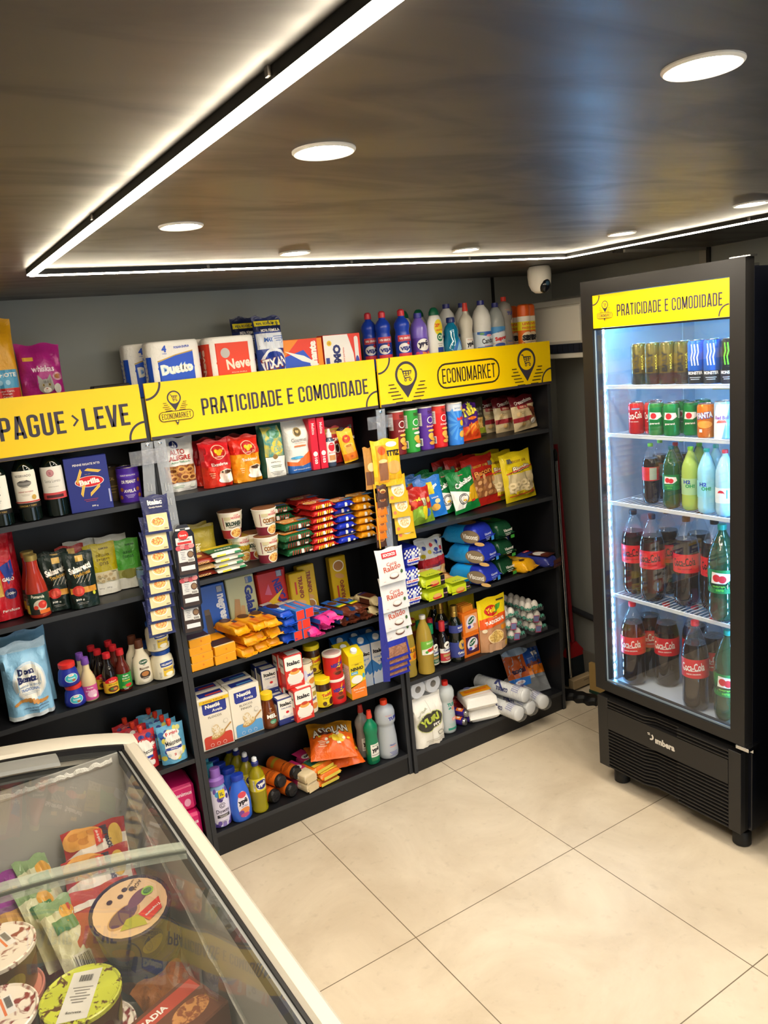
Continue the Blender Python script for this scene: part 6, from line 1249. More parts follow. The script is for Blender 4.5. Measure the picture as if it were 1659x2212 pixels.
# ------------------------------------------------------------------ unit 3: crisps, bread, oils, eggs, paper
def tube(c, top, face):
    def f(p, b):
        b(.006, .197, P_(c)); b(.165, .197, P_(top)); 
        if face:
            p.rect(-.062, .115, -.034, .176, P_('#cfc7bd')); p.lines(-.048, .165, .02, 6, .008, GRY); p.rect(-.058, .020, -.036, .055, WH); p.barcode(-.056, .024, -.038, .050, BLK)
            p.text('MAIOR', .012, .182, .03, .006, P_('#4a1a1a'), 1.2); p.text('SABOR', .012, .174, .03, .006, P_('#4a1a1a'), 1.2)
            p.ell(.008, .140, .017, .017, WH); p.ell(.008, .140, .0135, .0135, P_(c))
            p.text('Pringles', .008, .110, .042, .013, P_('#e8505a'), 2, 5); p.e -= .0001; p.text('Pringles', .008, .110, .040, .0115, P_('#f6d8c8'), .8, 5)
            p.ell(.010, .090, .018, .006, P_('#efe9dd') if face == 2 else P_('#f0c04a')); p.ell(.006, .066, .015, .013, P_('#ecb24a'), rot=30); p.ell(.014, .048, .017, .008, P_('#e0a03a'), rot=-20); p.ell(.010, .030, .016, .009, P_('#d8e0d8') if face == 2 else P_('#d99a3a'))
        else:
            for i in range(12): a = 2*PI*i/12; p.e -= p.de; p.poly([(.0, .105), (.060*math.cos(a), .105+.085*math.sin(a)), (.060*math.cos(a+.26), .105+.085*math.sin(a+.26))], P_('#4f9ae8'))
            p.e += p.de*2; p.rect(-.026, .165, .020, .192, P_('#d9dfe8')); p.text('BATATA', -.003, .178, .032, .008, P_('#5a78a8'), 1); p.text('Ruffles', .012, .128, .044, .016, P_('#e23a3a'), 3, 8); p.ell(.016, .105, .012, .014, P_('#f0c01c')); p.text('ORIGINAL', .012, .082, .034, .007, P_('#1f3f9f'), 1.5, 8); p.ell(.014, .052, .018, .016, P_('#ebb34a'), rot=30); p.ell(.028, .178, .014, .008, P_('#e8b04a'), rot=30)
    return f
for x, y, c, tpc, fc, l in ((1.118, .130, '#e28a1e', '#e8a03a', 1, 'orange crisp tube partly behind the clear strip'), (1.193, .075, '#7c1d1f', '#a0302a', 1, 'dark red-brown crisp tube beside the green one'), (1.243, .045, '#2f9a3a', '#2f9a3a', 2, 'green crisp tube beside the purple one'), (1.328, .048, '#552a94', '#5d3a9c', 1, 'purple crisp tube beside the bright red one'), (1.408, .046, '#d3201f', '#d8382a', 1, 'bright red crisp tube'), (1.490, .045, '#2f80e0', '#c9d6e6', 0, 'blue sunburst crisp tube next to the purple bag')):
    can('crisp_tube', l, 'crisps', (x, y, z1), .0385, .205, c, tube(c, tpc, fc), '#e4e0d8', -.05, 'crisp tubes', plastic=.007, lidm=cm('#ded8ce', .3))
def takis(m, p):
    p.poly([(-.07, .0), (.07, .0), (.07, .095), (-.07, .06)], P_('#e0481a')); p.text('Takis', .004, .142, .100, .046, P_('#2a1238'), 5, 8); p.e -= .0001; p.text('Takis', .004, .143, .096, .042, P_('#e3d43a'), 2.6, 8); p.poly(star(.02, .170, .02, .5, 7), P_('#cfd43a'))
    for i in range(7): x = -.04+i*.014; p.line([(x, .03+.01*(i % 3)), (x+.03, .08+.006*(i % 2))], .009, P_(['#e8891c', '#d8601c', '#f0a83a'][i % 3]))
    p.ell(.01, .108, .03, .008, P_('#e8701c'))
pouch('crisps_bag', 'purple and orange rolled tortilla bag in front', 'crisps', (1.598, .045, z1), .145, .185, .055, '#4b2080', takis, 'pillow', .05, -.12, -.04, 'purple crisp bags', 201, ((.05, .4, '#a8301c'),), 1.3)
pouch('crisps_bag', 'purple bag just behind the front purple bag', 'crisps', (1.590, .125, z1), .145, .175, .05, '#4a2a78', None, 'pillow', .0, -.12, 0, 'purple crisp bags', 202, ((.05, .3, '#b0c030'),), 1.3)
for i, (x, y) in enumerate(((1.720, .150), (1.735, .215))): pouch('crisps_bag', 'grey and yellow-green snack bag, %s of the pair behind the purple bags' % ['front', 'back'][i], 'crisps', (x, y, z1), .14, .195, .05, '#4a4434', lambda m, p: (p.text('Torcida', 0, .14, .09, .018, P_('#7a7462'), 1.5), p.text('Bacon', 0, .115, .07, .016, P_('#8a8470'), 1.5), p.rect(-.04, .04, .04, .095, FOODY)), 'pillow', .0, -.1, 0, 'grey snack bags', 203+i, ((.05, .25, '#a8b030'),), 1.3)
def croc(m, p):
    p.text('Crocantíssimo', .0, .150, .130, .020, WH, 1.2, 6); p.rect(-.05, .112, .02, .130, P_('#b03034')); p.text('ORIGINAL', -.015, .121, .05, .010, P_('#f0d8b8'), 1.5); p.rect(-.088, .045, .03, .068, P_('#9c2a32')); p.lines(-.03, .095, .05, 2, .008, P_('#b09a6a'))
    for i in range(4): p.ell(.045+.004*i, .105-.017*i, .026, .010, P_('#6e3420'), rot=-24)
    p.ell(.05, .048, .034, .018, P_('#8a5a32')); p.ell(.045, .040, .017, .015, P_('#e8e4da')); p.ell(-.03, .03, .016, .010, P_('#d8b070')); p.ell(-.055, .085, .014, .012, P_('#e0c088'))
for i, (x, y, l) in enumerate(((1.985, .060, 'cream and maroon crouton snack bag, in front'), (1.920, .130, 'cream and maroon snack bag, second of its row'), (1.868, .190, 'cream and maroon snack bag, third of its row'), (1.985, .200, 'maroon snack bag at the back of the top shelf'))): pouch('snack_bag', l, 'snacks', (x, y, z1), .185, .180, .045, '#d9c49a', croc if i < 3 else None, 'pillow', .12, -.14, -.05 if i < 1 else 0, 'cream and maroon snack bags', 211+i, ((.70, 1, '#6a1a22'),), 1.3)

# second shelf: crisp bags
def rd(m, p): p.text('JIM!', -.02, .118, .05, .022, P_('#e8d040'), 2, 15); p.poly([(-.06, .02), (-.02, .04), (.02, .015), (.0, .09), (-.05, .08)], P_('#8fb83a')); p.ell(-.035, .105, .018, .016, P_('#d8452a')); p.ell(.03, .05, .018, .02, P_('#3a6ab0')); p.ell(.045, .11, .014, .014, P_('#e8b43a')); p.rect(.002, .02, .026, .085, P_('#e8d01c')); p.rect(.006, .088, .024, .125, P_('#c9c4a0')); p.barcode(.007, .09, .023, .115, P_('#4a4a3a'))
for i, (x, y) in enumerate(((1.255, .045), (1.218, .105))): pouch('crisps_bag', 'red snack bag with mixed pictures and yellow tag, %s' % ['in front by the hanging sachets', 'behind the front one'][i], 'crisps', (x, y, z2), .145, .180, .06, '#b3241f', rd, 'pillow', -.05, -.16, -.06, 'red mixed snack bags', 221+i, ((0, .4, '#7a9a2a'),), 1.3)
def fan(m, p): p.text('Fandangos', .0, .145, .10, .024, WH, 3, 20); p.rect(-.01, .12, .02, .18, P_('#e0c81e')); p.text('SABOR', .02, .10, .04, .008, WH, 1); p.ell(.015, .05, .025, .018, P_('#e8b04a')); p.ell(.03, .08, .014, .012, P_('#f0d8a0'))
for i, (x, y) in enumerate(((1.375, .095), (1.332, .150), (1.300, .205))): pouch('crisps_bag', 'blue corn snack bag, %s of its row' % ['front', 'second', 'last'][i], 'crisps', (x, y, z2), .150, .205, .042, '#2277d0', fan, 'pillow', -.2, -.14, -.1, 'blue corn snack bags', 225+i, (), 1.3)
def ceb(m, p):
    p.poly([(-.075, .02), (-.02, .02), (.03, .09), (-.075, .125)], WH); p.poly([(.0, .045), (.078, .045), (.078, .130), (.035, .12)], P_('#d0a018')); p.text('Cebolitos', .006, .150, .120, .034, P_('#0f4a20'), 4, 14); p.e -= .0001; p.text('Cebolitos', .006, .151, .115, .028, WH, 1.8, 14); p.text('Elma Chips', .0, .188, .03, .008, P_('#e8607a'), 1)
    p.ell(-.02, .068, .030, .028, BLK); p.ell(-.02, .068, .026, .024, WH); p.line(_arc(-.02, .068, .020, 40, 330, 14), .004, BLK); p.ell(-.014, .060, .010, .006, P_('#e8b83a')); p.rect(.02, .042, .05, .052, P_('#c8302a'))
for i, (x, y) in enumerate(((1.560, .055), (1.495, .105), (1.448, .150), (1.405, .205))): pouch('crisps_bag', 'green onion ring bag, %s of its row' % ['front', 'second', 'third', 'last'][i], 'crisps', (x, y, z2), .160, .212, .044, '#117433', ceb, 'pillow', -.05, -.16, -.13, 'green onion ring bags', 231+i, (), 1.2)
def bis(ylw):
    def f(m, p):
        p.text('BISCOIT ONE', .004, .208, .10, .012, P_('#c9a030') if not ylw else P_('#8a5a1a'), 1.4); p.text('Bacon' if not ylw else 'Biscoito', .01, .172, .12, .034, P_('#2a100c'), 4, 6); p.e -= .0001; p.text('Bacon' if not ylw else 'Biscoito', .01, .173, .115, .029, P_('#d88a3a') if not ylw else P_('#f0e0c0'), 1.6, 6)
        if ylw: p.line([(-.09, .150), (.0, .165), (.09, .172)], .006, P_('#c8452a'))
        p.rect(-.085, .045, .085, .145, P_('#cdbb90') if ylw else P_('#8f5a34')); q = random.Random(2)
        for i in range(9 if ylw else 18):
            x, z = -.07+.035*(i % 5)+q.uniform(-.006, .006), .06+.03*(i//5)+q.uniform(-.006, .006)
            if ylw: p.ell(x, z, .021, .016, P_('#e8d5a8')); p.ell(x, z, .009, .006, P_('#bda878'))
            else: p.ell(x, z, .016, .010, P_(['#c08a55', '#a8703e', '#cf9d68'][i % 3]), rot=q.uniform(0, 90))
        if ylw: p.rect(-.05, .032, .01, .052, P_('#e2c81c')); p.lines(-.02, .047, .05, 3, .006, P_('#5a4a1a')); p.poly(star(.06, .04, .014, .6, 6), P_('#d8602a')); p.line([(-.09, .030), (.09, .034)], .005, P_('#c8452a'))
        p.rect(-.082, .205, -.055, .228, P_('#5a5650'))
    return f
for i, (x, y, l) in enumerate(((1.715, .105, 'red bag of bacon snacks, in front'), (1.650, .155, 'red bag of bacon snacks, second'), (1.610, .200, 'red bag of bacon snacks, last by the blue bags'))): pouch('snack_bag', l, 'snacks', (x, y, z2), .215, .260, .045, '#b3231a', bis(0), 'pillow', .04, -.16, -.06, 'red bacon snack bags', 241+i, (), 1.0, waist=.03)
for i, (x, y, l) in enumerate(((1.915, .050, 'yellow bag of ring biscuits, in front'), (1.850, .130, 'yellow bag of ring biscuits, second'), (1.840, .205, 'yellow bag of ring biscuits at the back'))): pouch('snack_bag', l, 'snacks', (x, y, z2), .215, .258, .07, '#dfc61a', bis(1), 'pillow', .02, -.12, -.04, 'yellow ring biscuit bags', 245+i, (), 1.0, waist=.03)

# bread shelf
def pul(m, f, l, t):
    for i in range(9):
        for j in range(4):
            if (i+j) % 2 == 0: f.e -= f.de; f.poly([(-.044+i*.0105, .045+j*.0105), (-.0335+i*.0105, .047+j*.0105), (-.0335+i*.0105, .0575+j*.0105), (-.044+i*.0105, .0555+j*.0105)], WH)
    f.e += .0006; f.rect(-.03, .024, .044, .040, WH); f.text('PULLMAN', .007, .032, .060, .010, RED, 2); f.text('Tradicional', .0, .013, .064, .010, WH, .8); f.poly([(-.004, .040), (.016, .040), (.012, .066), (0, .066)], P_('#c9cfe4')); f.ell(.006, .066, .009, .006, WH)
for i in range(3): carton('bread_loaf', 'blue gingham sliced bread loaf, %s of its stack' % ['bottom', 'middle', 'top'][i], 'bread', (1.172, .150, z3+.0955*i), .098, .24, .095, '#2330a8', pul, .0, 'blue gingham bread loaves', .014, r=.28)
BUN = speckle('#d79a52', '#e8c48a', 24, .4, .62, .35)
def bun(m, t, l, f):
    t.rect(-.05, -.085, .06, -.0, P_('#c6d21e')); f.rect(-.06, .01, .06, .052, P_('#c3cf1c')); f.ell(-.005, .022, .030, .012, P_('#b8602a')); f.ell(-.005, .030, .026, .010, P_('#d9a35a')); f.ell(-.004, .018, .028, .004, P_('#c8302a')); f.rect(.034, .008, .06, .056, P_('#201a1c')); f.text('Burger', .048, .030, .024, .008, P_('#e8b0c0'), 1); t.text('PÃO', .0, -.06, .05, .014, GRN, 1.5); l.ell(-.02, .03, .05, .020, P_('#dca65c'))
for i, (x, y, zz, l) in enumerate(((1.268, .068, 0, 'lime and bread-brown burger bun pack, lower of the stacked two'), (1.262, .075, .066, 'lime and bread-brown burger bun pack, upper of the stacked two'), (1.390, .062, 0, 'single lime burger bun pack in front of the bread bags'))): flow('burger_bun_pack', l, 'buns', (x, y, z3+zz), .132, .065, .185, BUN, bun, .06, 'lime burger bun packs', 251+i, p=3.2, fin=.02, taper=.03, bands=((0, .52, '#bccb1c'),), crumple=.004)
def bisn(m, p):
    p.rect(-.085, .14, .085, .245, P_('#eae6e0'));
    for x, z, c in ((-.05, .205, '#2a3fa0'), (.0, .215, '#d8303a'), (.04, .225, '#2a3fa0'), (-.02, .182, '#d9c022'), (.06, .19, '#d8303a'), (.02, .19, '#2a3fa0'), (-.06, .165, '#d9c022')): p.ell(x, z, .010, .011, P_(c))
    p.text('Pullman', .03, .172, .06, .014, P_('#2a3fa0'), 1.5); p.poly([(-.085, .105), (.085, .135), (.085, .155), (-.085, .145)], P_('#b8202a')); p.text('BISNAGUINHA', .0, .128, .130, .020, P_('#c81f2a'), 2.6, 6); p.text('Original', .01, .108, .06, .012, P_('#3a3a6a'), .8, 6)
    for x, z, a in ((-.04, .07, 60), (.0, .06, 40), (.045, .075, 60), (.02, .035, 20), (-.03, .03, 10), (.055, .04, 50)): p.ell(x, z, .032, .017, P_('#d9a866'), rot=a); p.ell(x-.006, z+.004, .018, .006, P_('#ecc890'), rot=a)
pouch('bread_roll_bag', 'bag of small bread rolls with coloured dots, leaning at the back', 'bread rolls', (1.435, .185, z3), .178, .255, .08, '#d9d2c4', bisn, 'pillow', .0, -.10, 0, None, 255, ((.40, .62, '#a81f2a'),), 1.2)
flow('bread_roll_bag', 'clear bag of bread rolls lying between the bun packs', 'bread rolls', (1.405, .155, z3), .14, .075, .12, BUN, None, .3, None, 256, p=2.6, fin=.018, taper=.03)
def vis(m, t, l, f):
    l.ell(.065, .050, .058, .034, P_('#7d6a55')); l.ell(.065, .050, .055, .031, P_('#8d7a62')); l.text('Visconti', .065, .050, .092, .026, WH, 1.5, -3); l.ell(.12, .016, .03, .010, P_('#d9b070')); f.text('Visconti', .0, .055, .06, .014, P_('#cfd6f0'), 1); f.lines(0, .04, .05, 3, .008, P_('#9fb0e0')); f.rect(.03, .012, .055, .035, P_('#3f8fe0')); t.ell(.0, .0, .05, .05, P_('#b8864a')); t.ell(.01, .01, .03, .03, P_('#e0b878'))
for i in range(3): flow('bread_loaf', 'bright blue bagged bread loaf with brown oval, %s of its stack' % ['bottom', 'middle', 'top'][i], 'bread', (1.590+.008*(i % 2), .122, z3+.1045*i), .148, .104, .250, '#1c8fd6', vis, .55 if 0 else .32, 'blue bagged bread loaves', 261+i, p=4.2, fin=.016, taper=.034, bands=((0, .36, '#1f2fa0'),), crumple=.006)
for i in range(3): flow('bread_loaf', 'dark green bagged bread loaf, %s of its stack behind the blue ones' % ['bottom', 'middle', 'top'][i], 'bread', (1.748, .138, z3+.0995*i), .115, .098, .245, '#123f26', lambda m, t, l, f: (f.text('Visconti', 0, .055, .07, .016, WH, 1), f.lines(0, .038, .05, 2, .008, P_('#d8e0d0')), t.ell(0, .0, .04, .07, P_('#2f8a3a')), t.ell(0, .02, .025, .03, P_('#b8864a')), f.rect(.02, .005, .05, .022, P_('#3f9a3a'))), .18, 'green bagged bread loaves', 265+i, p=4.2, fin=.016, taper=.034, crumple=.005)
flow('cake_pack', 'yellow packaged cake lying at the shelf front', 'cake', (1.866, .078, z3), .118, .066, .235, '#e0a414', lambda m, t, l, f: (t.ell(-.01, -.01, .030, .040, P_('#e8c040')), t.line(_arc(-.01, -.01, .022, 0, 300, 12), .005, P_('#7a4a1a')), t.ell(-.02, -.05, .02, .014, P_('#5a3a1a')), f.text('bolo', 0, .03, .04, .014, P_('#a8601a'), 1)), .42, None, 271, p=4, fin=.02, taper=.03, crumple=.004)
def cak(m, t, l, f): t.rect(-.045, -.10, .045, .02, P_('#4a2118')); t.ell(.0, -.03, .035, .04, P_('#e6e2da')); t.ell(0, -.06, .03, .02, P_('#6a3020')); t.rect(-.02, .05, .03, .07, RED); t.text('Ana', 0, .06, .03, .012, WH, 1); f.rect(-.04, .006, .04, .05, P_('#5a2a1c'))
flow('cake_pack', 'navy and chocolate-brown cake pack poking out over the shelf edge', 'cake', (1.998, .062, z3), .100, .066, .27, '#27307e', cak, .30, None, 272, p=3.2, fin=.025, taper=.03, crumple=.005)
carton('cake_pack', 'navy and brown cake pack standing upright at the back', 'cake', (1.900, .225, z3), .10, .05, .24, '#26306e', lambda m, f, l, t: (f.rect(-.045, .02, .045, .10, P_('#4a2a1c')), f.ell(0, .13, .03, .03, WH), f.rect(-.03, .19, .03, .22, P_('#a8303a'))), .1, None, .01)
carton('cake_pack', 'narrow yellow pack standing behind the green loaves', 'cake', (1.825, .240, z3), .05, .05, .22, '#c98f18', None, .0, None, .008)

# oils, vinegar, flour mixes, eggs
OP = [(.034, 0), (.042, .005), (.043, .02), (.040, .06), (.043, .075), (.043, .16), (.041, .19), (.034, .225), (.020, .262), (.0145, .272), (.0140, .284)]
OIL = cm('#d8b84e', .05, trans=.5, ior=1.2, coat=.4)
ocap = [(.0152, .2842), (.0162, .286), (.0162, .302), (.014, .304), (0, .304)]
def oil1(p, b): b(.108, .178, P_('#6fae3a'), 1.15); p.text('SOYA', .004, .166, .05, .010, P_('#d8e8b0'), 1.5); p.poly([(-.046, .108), (.046, .108), (.046, .150), (-.046, .135)], P_('#e6e2cf')); p.ell(-.006, .128, .014, .010, P_('#cf3a2a')); p.ell(.018, .132, .014, .011, P_('#d8602a')); p.ell(.0, .114, .022, .007, WH); p.ell(-.022, .122, .008, .007, P_('#4a9a3a')); p.rect(-.046, .110, -.036, .128, WH)
t = bottle('cooking_oil_bottle', 'clear soya oil bottle with green and white label', 'oil bottle', (1.182, .052, z4), OP, OIL, ocap, cm('#e2ded2', .35), oil1, .15, 'clear oil bottles')
bottle('cooking_oil_bottle', 'clear oil bottle with orange label, half behind the hanging packs', 'oil bottle', (1.116, .060, z4), OP, OIL, ocap, cm('#8f8c84', .35), lambda p, b: (b(.09, .16, P_('#e09a1c'), 1.1), p.text('Liza', .01, .142, .05, .018, P_('#5a3a1a'), 1.5), p.poly([(.0, .098), (.02, .098), (.026, .115), (.01, .132), (-.006, .112)], P_('#c8601a'))), .25, 'clear oil bottles')
clone(t, (1.150, .150, z4), 'clear soya oil bottle standing behind the other two')
VP = [(.027, 0), (.0315, .004), (.0325, .02), (.0325, .118), (.029, .138), (.018, .160), (.0145, .168), (.0142, .176)]
def vin(c, ac):
    def f(p, b): b(.024, .066, P_(c), 1.25); b(.066, .090, P_('#e4e2dc'), 1.25); p.ell(.0, .108, .018, .018, P_('#e4e0d4')); p.ell(0, .108, .016, .016, P_('#efeadd')); p.ell(.001, .108, .010, .005, P_('#4a3a2a'), rot=25); p.text('Castelo', 0, .082, .044, .012, P_('#24307a'), 1.6); p.rect(-.024, .046, .022, .060, P_('#b0925a')); p.lines(0, .038, .03, 2, .006, P_('#e8e0d0')); b(.016, .024, P_('#cfc8b4'), 1.25)
    return f
def vcap(c): return [(.0152, .1762), (.0162, .178), (.0158, .186), (.0165, .188), (.0160, .196), (.0166, .198), (.0160, .226), (.014, .2275), (0, .2275)], cm(c, .35)
VB = cm('#120a0a', .05, coat=.6)
a = bottle('vinegar_bottle', 'dark vinegar bottle with green cap, front', 'vinegar bottle', (1.272, .070, z4), VP, VB, *vcap('#0f8a55'), vin('#2f6a4a', 0), .15, 'green-capped vinegar bottles'); clone(a, (1.258, .150, z4), 'dark vinegar bottle with green cap, behind')
a = bottle('vinegar_bottle', 'dark vinegar bottle with red cap and red label, front', 'vinegar bottle', (1.336, .058, z4), VP, VB, *vcap('#c23038'), vin('#b8303a', 0), .1, 'red-capped vinegar bottles'); clone(a, (1.318, .140, z4), 'dark vinegar bottle with red cap, behind')
GP = [(.034, 0), (.0385, .004), (.0395, .02), (.0395, .10), (.037, .108), (.033, .135), (.037, .155), (.038, .175), (.037, .20), (.026, .225), (.0165, .240), (.0160, .262)]
def gal(p, b): b(.028, .108, P_('#2f3a80'), 1.7); b(.160, .200, P_('#2f3a80'), 1.7); p.text('RESERVA', .008, .186, .044, .010, WH, 1.2); p.lines(.008, .172, .04, 2, .006, P_('#b8bcd8')); p.ell(.008, .092, .024, .025, P_('#cda64a')); p.poly([(-.004, .108), (.002, .088), (.006, .078), (.016, .080), (.018, .104), (.024, .110), (.012, .098), (.006, .096)], P_('#2f3a80')); p.text('GALLO', .006, .052, .058, .013, WH, 1.3); p.lines(.006, .038, .05, 2, .006, P_('#9fa6d0'))
a = bottle('olive_oil_bottle', 'dark olive oil bottle with gold cap and cockerel label, front', 'olive oil bottle', (1.392, .058, z4), GP, cm('#0c120a', .05, coat=.6), [(.0185, .2402), (.0190, .262), (.0175, .264), (.0180, .296), (.016, .298), (0, .298)], cm('#b0924a', .28, .8), gal, .1, 'gold-capped olive oil bottles')
clone(a, (1.360, .135, z4), 'dark olive oil bottle with gold cap, second'); clone(a, (1.372, .215, z4), 'dark olive oil bottle at the very back')
def tang(c1):
    def f(m, fr, l, t): fr.rect(-.040, .016, .048, .108, P_(c1)); fr.ell(.004, .066, .036, .034, P_('#e4dce6'), rot=40); fr.ell(.004, .074, .026, .015, P_('#1a5a38'), rot=35); fr.text('Tang', .004, .074, .042, .014, WH, 2, 35); fr.ell(-.012, .042, .012, .009, P_('#4a4ab0')); fr.ell(.024, .046, .010, .009, P_('#d8907a')); l.ell(-.02, .09, .018, .022, P_('#2f8a3a')); l.ell(-.012, .045, .016, .02, P_('#c84a8a')); t.rect(-.046, -.03, .046, .03, P_('#c8651a'))
    return f
carton('drink_mix_box', 'orange display box of drink sachets, lower with dark purple window', 'drink mix box', (1.496, .070, z4), .110, .085, .118, '#e2731c', tang('#4a2436'), .05, 'orange drink mix boxes')
carton('drink_mix_box', 'orange display box of drink sachets, upper one', 'drink mix box', (1.498, .072, z4+.1185), .110, .085, .122, '#e2731c', tang('#e9a06a'), .08, 'orange drink mix boxes')
m = MB(); 
for i in range(6): m.box(-.036, .036, -.003+i*.011, .004+i*.011, 0, .030+.004*(i % 2), foil('#dd8a2a'), .001)
o = m.build('drink_sachet_bundle'); put(o, (1.498, .045, z4+.241), .08); tag(o, 'orange sachets sticking out of the upper display box', 'sachets', None, 'stuff')
def yoki(m, p): p.ell(-.015, .218, .042, .028, P_('#c8251c')); p.poly([(.0, .200), (.040, .215), (.055, .245), (.02, .240)], P_('#4f9a2a')); p.text('Yoki', -.018, .220, .060, .026, P_('#f0d21c'), 3, 8); p.poly([(-.09, .125), (.09, .145), (.09, .195), (-.09, .180)], P_('#e85a1a')); p.text('TRADICIONAL', 0, .160, .130, .020, WH, 2.4, 5); p.text('farofa', -.002, .180, .03, .007, P_('#f0c8a0'), 1); p.ell(-.008, .068, .052, .028, P_('#a8683a')); p.ell(-.008, .076, .050, .036, P_('#e8cfa0')); p.ell(-.008, .078, .045, .031, speckle('#e9c878', '#b98a3a', 120, .42, .58)); p.rect(.03, .108, .07, .130, P_('#d9861c')); p.ell(-.07, .118, .012, .011, P_('#efe0c0')); p.rect(.03, .258, .082, .266, P_('#3a3020')); p.poly([(-.06, .0), (.06, .0), (.055, .045), (-.06, .045)], P_('#c09878')); p.ell(.06, .03, .010, .018, P_('#d9b03a'))
pouch('cassava_flour_pouch', 'yellow and orange seasoned flour pouch, in front of the eggs', 'flour pouch', (1.612, .055, z4), .190, .285, .075, '#ecd018', yoki, 'stand', .02, -.02, 0, None, 281, ((0, .52, '#b98862'),), .8, waist=0)
for i, (x, y, l) in enumerate(((1.560, .165, 'yellow and orange flour pouch, second, behind the display box'), (1.450, .215, 'yellow and orange flour pouch at the back behind the olive oil'), (1.300, .235, 'yellow and orange flour pouch at the back behind the vinegar'))): pouch('cassava_flour_pouch', l, 'flour pouch', (x, y, z4), .175, .28, .06, '#c9b31a', lambda m, p: (p.ell(-.03, .205, .03, .024, P_('#b8281c')), p.text('Yoki', -.03, .206, .045, .02, P_('#e8cf2a'), 2.5, 8)), 'stand', .0, -.05, 0, 'flour pouches in the back row', 282+i, ((0, .55, '#b0521c'),), .8, waist=0)
# eggs
TRAY = cm('#4f8f7c', .8, bump=.3, scale=120); EGG = cm('#ece4da', .38); EP = .047
em = MB(); em.sphere((0, 0, .028), .0215, .0215, .028, EGG, 16, 12, .12); EMESH = em.mesh('egg')
eggs_done = []
def tray(x, y, z, l, n, where, rz=.0):
    t = thing('egg_tray', l, 'egg tray', (x, y, z), rz, 'wrapped egg trays')
    m = MB(); nx, ny = 3*8, 6*5; W_, D_ = 2*EP+.016, 5*EP+.016
    vs = []
    for j in range(ny+1):
        for i in range(nx+1):
            u = -W_/2 + W_*i/nx; v = D_*j/ny - .008; a = math.cos(2*PI*u/EP - PI)*.5+.5; b = math.cos(2*PI*(v-EP/2)/EP)*.5+.5
            h = .034 - .030*(a*b)**.7 + (.008 if a < .12 and b < .12 else 0); 
            if i in (0, nx) or j in (0, ny): h = .030 + .006*math.sin((i+j)*1.9)
            vs.append((u, v, h))
    n1 = nx+1; m.add(vs, [(j*n1+i, j*n1+i+1, (j+1)*n1+i+1, (j+1)*n1+i) for j in range(ny) for i in range(nx)], TRAY)
    m.add([(a, b, c-.0022) for a, b, c in vs], [(j*n1+i, (j+1)*n1+i, (j+1)*n1+i+1, j*n1+i+1) for j in range(ny) for i in range(nx)], TRAY); m.build('pulp_tray', t)
    m = MB(); rg = [[(a*(W_/2+.003), D_*.5-.008+b*(D_/2+.003), zz) for a, b in ((-1, -1), (-.5, -1.02), (0, -1), (.5, -1.02), (1, -1), (1, 0), (1, 1), (0, 1), (-1, 1), (-1, 0))] for zz in (.006, .028)]
    m.add(rg[0]+rg[1], [(i, (i+1) % 10, 10+(i+1) % 10, 10+i) for i in range(10)], film('#e8eef2', .06, .1)); m.build('wrap', t)
    m = MB(); Print(m, lambda u, v, e: (u, -.0122-e, v)).poly([(-.036, .016), (.006, .006), (.012, .044), (-.03, .054)], P_('#c8306a')); p = Print(m, lambda u, v, e: (u, -.0126-e, v)); p.poly([(-.033, .020), (.004, .011), (.008, .042), (-.028, .050)], P_('#7f8ab8'))
    if n: m.build('paper_label', t)
    for j in range(5 if n != 9 else 2):
        for i in range(2):
            e = bpy.data.objects.new('egg', EMESH); COL.objects.link(e); c, s = math.cos(rz), math.sin(rz); u, v = (i-.5)*EP, EP*(j+.5)
            put(e, (x+c*u-s*v, y+s*u+c*v, z+.0082), rnd.uniform(0, 6), 0, 0)
            tag(e, 'white egg, row %s, %s column, %s' % (['one', 'two', 'three', 'four', 'five'][j], ['left', 'right'][i], where), 'egg', 'white eggs in the trays')
for k, (zz, nm) in enumerate(((0, 'bottom'), (.058, 'middle'), (.116, 'top'))):
    tray(1.800-.012*k, .020+.008*k, z4+zz, 'green egg tray, %s of the left stack beside the flour pouch' % nm, k < 2, '%s tray by the pouch' % nm, .05)
    tray(1.955-.006*k, .018+.006*k, z4+zz, 'green egg tray, %s of the stack nearest the shelf end' % nm, k < 2, '%s tray by the shelf end' % nm, .02)

# bottom shelf: paper, cups, batteries
PAP = cm('#e9e4d8', .5, bump=.15, scale=50)
def yuri(m, p): p.ell(.0, .128, .078, .052, P_('#c9cc8a'), rot=14); p.ell(0, .128, .074, .047, P_('#3c3a34'), rot=14); p.text('YURI', -.004, .134, .118, .042, P_('#2a2822'), 5, 14); p.e -= .0001; p.text('YURI', -.004, .135, .114, .039, P_('#bcc84a'), 3, 14); p.text('FIT', .036, .104, .036, .017, WH, 2, 14); p.line([(.0, .175), (.0, .23)], .003, P_('#bdb6a6')); p.line([(.0, .01), (.0, .078)], .003, P_('#bdb6a6')); p.ell(.055, .055, .016, .013, P_('#8a857a')); p.ell(.055, .055, .013, .010, P_('#e4dfd2')); p.text('TOALHA DE PAPEL', -.045, .186, .07, .009, P_('#a3a58a'), 1.2, 28); p.lines(.02, .03, .12, 2, .008, P_('#b9b2a4'))
m = MB(); s = pouch_mesh(m, .205, .250, .100, PAP, 'brick', 301, (), 1.2); yuri(m, Print(m, s, .006, .0010, .0003))
o = settle(put(m.build('paper_towel_pack', angle=1.1), (1.176, .060, zb), .0, -.02)); tag(o, 'white two-roll paper towel pack with dark oval badge, standing in front', 'paper towels')
t = thing('paper_towel_pack', 'white paper towel pack lying on the other with its roll ends showing', 'paper towels', (1.182, .115, zb+.2525), .06)
